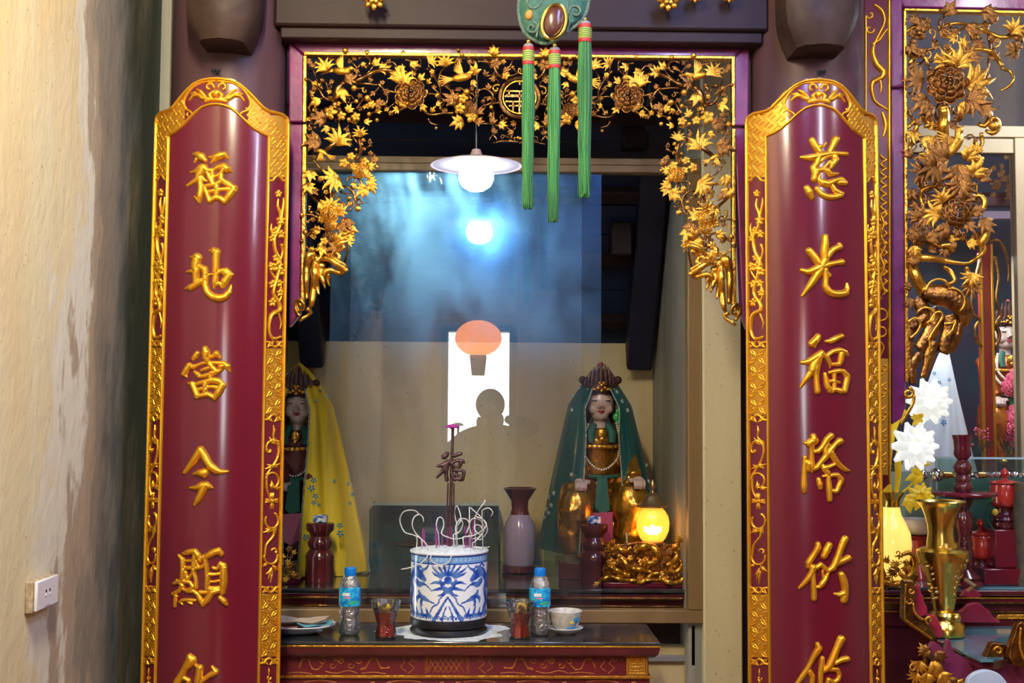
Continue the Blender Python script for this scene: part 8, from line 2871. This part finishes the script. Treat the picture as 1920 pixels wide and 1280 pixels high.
# ================================================================== behind the camera: what the glass reflects
M['silk_or'] = mat('orange_silk_lantern', (0.9, 0.22, 0.02), .5, emit=(1.0, 0.27, 0.02), estr=10)
lY = -3.3
c_ = mir(897, 634, lY)
kq = (2 * GY - lY) / F
lt = thing('silk_lantern', 'orange silk lantern hanging in the doorway, seen reflected in the glass', 'lantern', c_)
n_ = 12
mb = MB()
for i in range(n_):
    a0 = 2 * PI * i / n_
    obj('lantern_panel', MB().grid([c_ + Vector((math.cos(a0 + 2 * PI / n_ * u_ / 4) * 44 * kq * math.cos(v_) * (1 - .05 * math.cos(PI * (u_ / 2 - 1) / 2)), math.sin(a0 + 2 * PI / n_ * u_ / 4) * 44 * kq * math.cos(v_), 34 * kq * math.sin(v_))) for u_ in range(5) for v_ in [R(-75 + 150 * q / 10) for q in range(11)]], 5, 11), 'silk_or', lt)
obj('tassel', MB().lathe([(14 * kq, -30 * kq), (16 * kq, -34 * kq), (12 * kq, -70 * kq)], c_, 14), 'tred', lt)
obj('cord', MB().tube([c_ + Vector((0, 0, 30 * kq)), c_ + Vector((0, 0, 1.2))], .004, 5), 'tred', lt)

# the photographer, one continuous figure, camera held to the face
M['cloth_dark'] = mat('dark_shirt', (0.06, 0.055, 0.05), .8)
M['trousers'] = mat('dark_trousers', (0.03, 0.03, 0.04), .8)
M['skinp'] = mat('person_skin', (0.42, 0.25, 0.18), .5)
ph = thing('person', 'person in dark clothes standing with both arms raised, holding a camera to the face', 'person', (0, -.32, 0))


def W(x, y, z):
    return Vector((x, y - .30, z))


def skinfig(name, verts, edges, radii, m_, parent, root=0, lv=2):
    me = bpy.data.meshes.new(name)
    b = worg(parent)
    me.from_pydata([tuple(Vector(v) - b) for v in verts], edges, [])
    me.materials.append(M[m_])
    o = bpy.data.objects.new(name, me)
    COL.objects.link(o)
    o.parent = parent
    ORG[o.name] = b
    o.modifiers.new('skin', 'SKIN')
    for i, r_ in enumerate(radii):
        me.skin_vertices[0].data[i].radius = (r_, r_) if not isinstance(r_, tuple) else r_
        me.skin_vertices[0].data[i].use_root = (i == root)
    s_ = o.modifiers.new('sub', 'SUBSURF')
    s_.levels = s_.render_levels = lv
    for p in me.polygons:
        p.use_smooth = True
    return o


sk = [W(0, 0, .93), W(0, 0, 1.12), W(0, -.02, 1.32), W(0, -.01, 1.43), W(0, 0, 1.50), W(0, .02, 1.56),
      W(-.20, 0, 1.41), W(-.34, .08, 1.30), W(-.11, .22, 1.48), W(.20, 0, 1.43), W(.38, .06, 1.50), W(.11, .20, 1.56),
      W(-.10, 0, .86), W(-.12, .02, .48), W(-.13, -.02, .08), W(-.14, .14, .03), W(.10, 0, .86), W(.12, .02, .48), W(.13, -.02, .08), W(.15, .14, .03)]
ed = [(0, 1), (1, 2), (2, 3), (3, 4), (4, 5), (3, 6), (6, 7), (7, 8), (3, 9), (9, 10), (10, 11), (0, 12), (12, 13), (13, 14), (14, 15), (0, 16), (16, 17), (17, 18), (18, 19)]
ra = [.19, .18, .20, .11, .055, .055, .07, .052, .036, .07, .052, .036, .09, .062, .042, .035, .09, .062, .042, .035]
skinfig('body', sk, ed, ra, 'cloth_dark', ph)
mb = MB()
hc = W(0, .03, 1.64)
mb.ball(hc, (.078, .098, .115), 20, 14).ball(hc + Vector((0, .03, -.06)), (.055, .065, .06), 14, 10)
mb.tube([hc + Vector((0, .09, .03)), hc + Vector((0, .12, -.015))], [.012, .018], 8)
for s_ in (-1, 1):
    mb.ball(hc + Vector((s_ * .08, 0, -.01)), (.012, .02, .032), 8, 6)
hd = obj('head', mb, 'skinp', ph, mods=(('remesh', .008, 3),), ang=0)
obj('hair', MB().ball(hc + Vector((0, -.02, .03)), (.115, .11, .125), 20, 14), 'hairb', hd)
for s_ in (-1, 1):
    obj('eye', MB().ball(hc + Vector((s_ * .03, .092, .012)), (.013, .006, .008), 8, 6), 'plastic', hd)
obj('mouth', MB().ball(hc + Vector((0, .098, -.062)), (.024, .008, .008), 8, 6), 'lip', hd)
for s_ in (-1, 1):
    p_ = W(s_ * .085, .23, 1.50 if s_ < 0 else 1.52)
    mb = MB()
    mb.ball(p_ + Vector((0, 0, .03)), (.022, .035, .045), 12, 8)
    for k_ in range(4):
        z_ = .06 - .018 * k_
        q = p_ + Vector((-s_ * .005, .03, z_ - .01))
        mb.tube([q, q + Vector((-s_ * .02, .03, .006)), q + Vector((-s_ * .045, .028, .004)), q + Vector((-s_ * .06, .012, 0))], [.009, .0085, .008, .006], 8)
    q = p_ + Vector((-s_ * .01, .0, .02))
    mb.tube([q, q + Vector((-s_ * .03, -.01, .012)), q + Vector((-s_ * .05, -.005, .02))], [.011, .010, .007], 8)
    obj('hand', mb, 'skinp', ph, mods=(('remesh', .004, 2),), ang=0)
cm = thing('camera_body', 'black camera held up in the hands of the person', 'camera', W(0, .24, 1.53))
obj('body', MB().box(W(-.065, .215, 1.515), W(.065, .262, 1.60)), 'black', cm, bev=.008)
obj('grip', MB().box(W(.045, .225, 1.52), W(.07, .28, 1.59)), 'black', cm, bev=.008)
obj('strap', MB().tube([W(-.065, .24, 1.59), W(-.10, .15, 1.45), W(-.07, .02, 1.38)], .006, 6), 'black', cm)
# open side towards the scene stays free: the lens ring sits low so that the view is clear
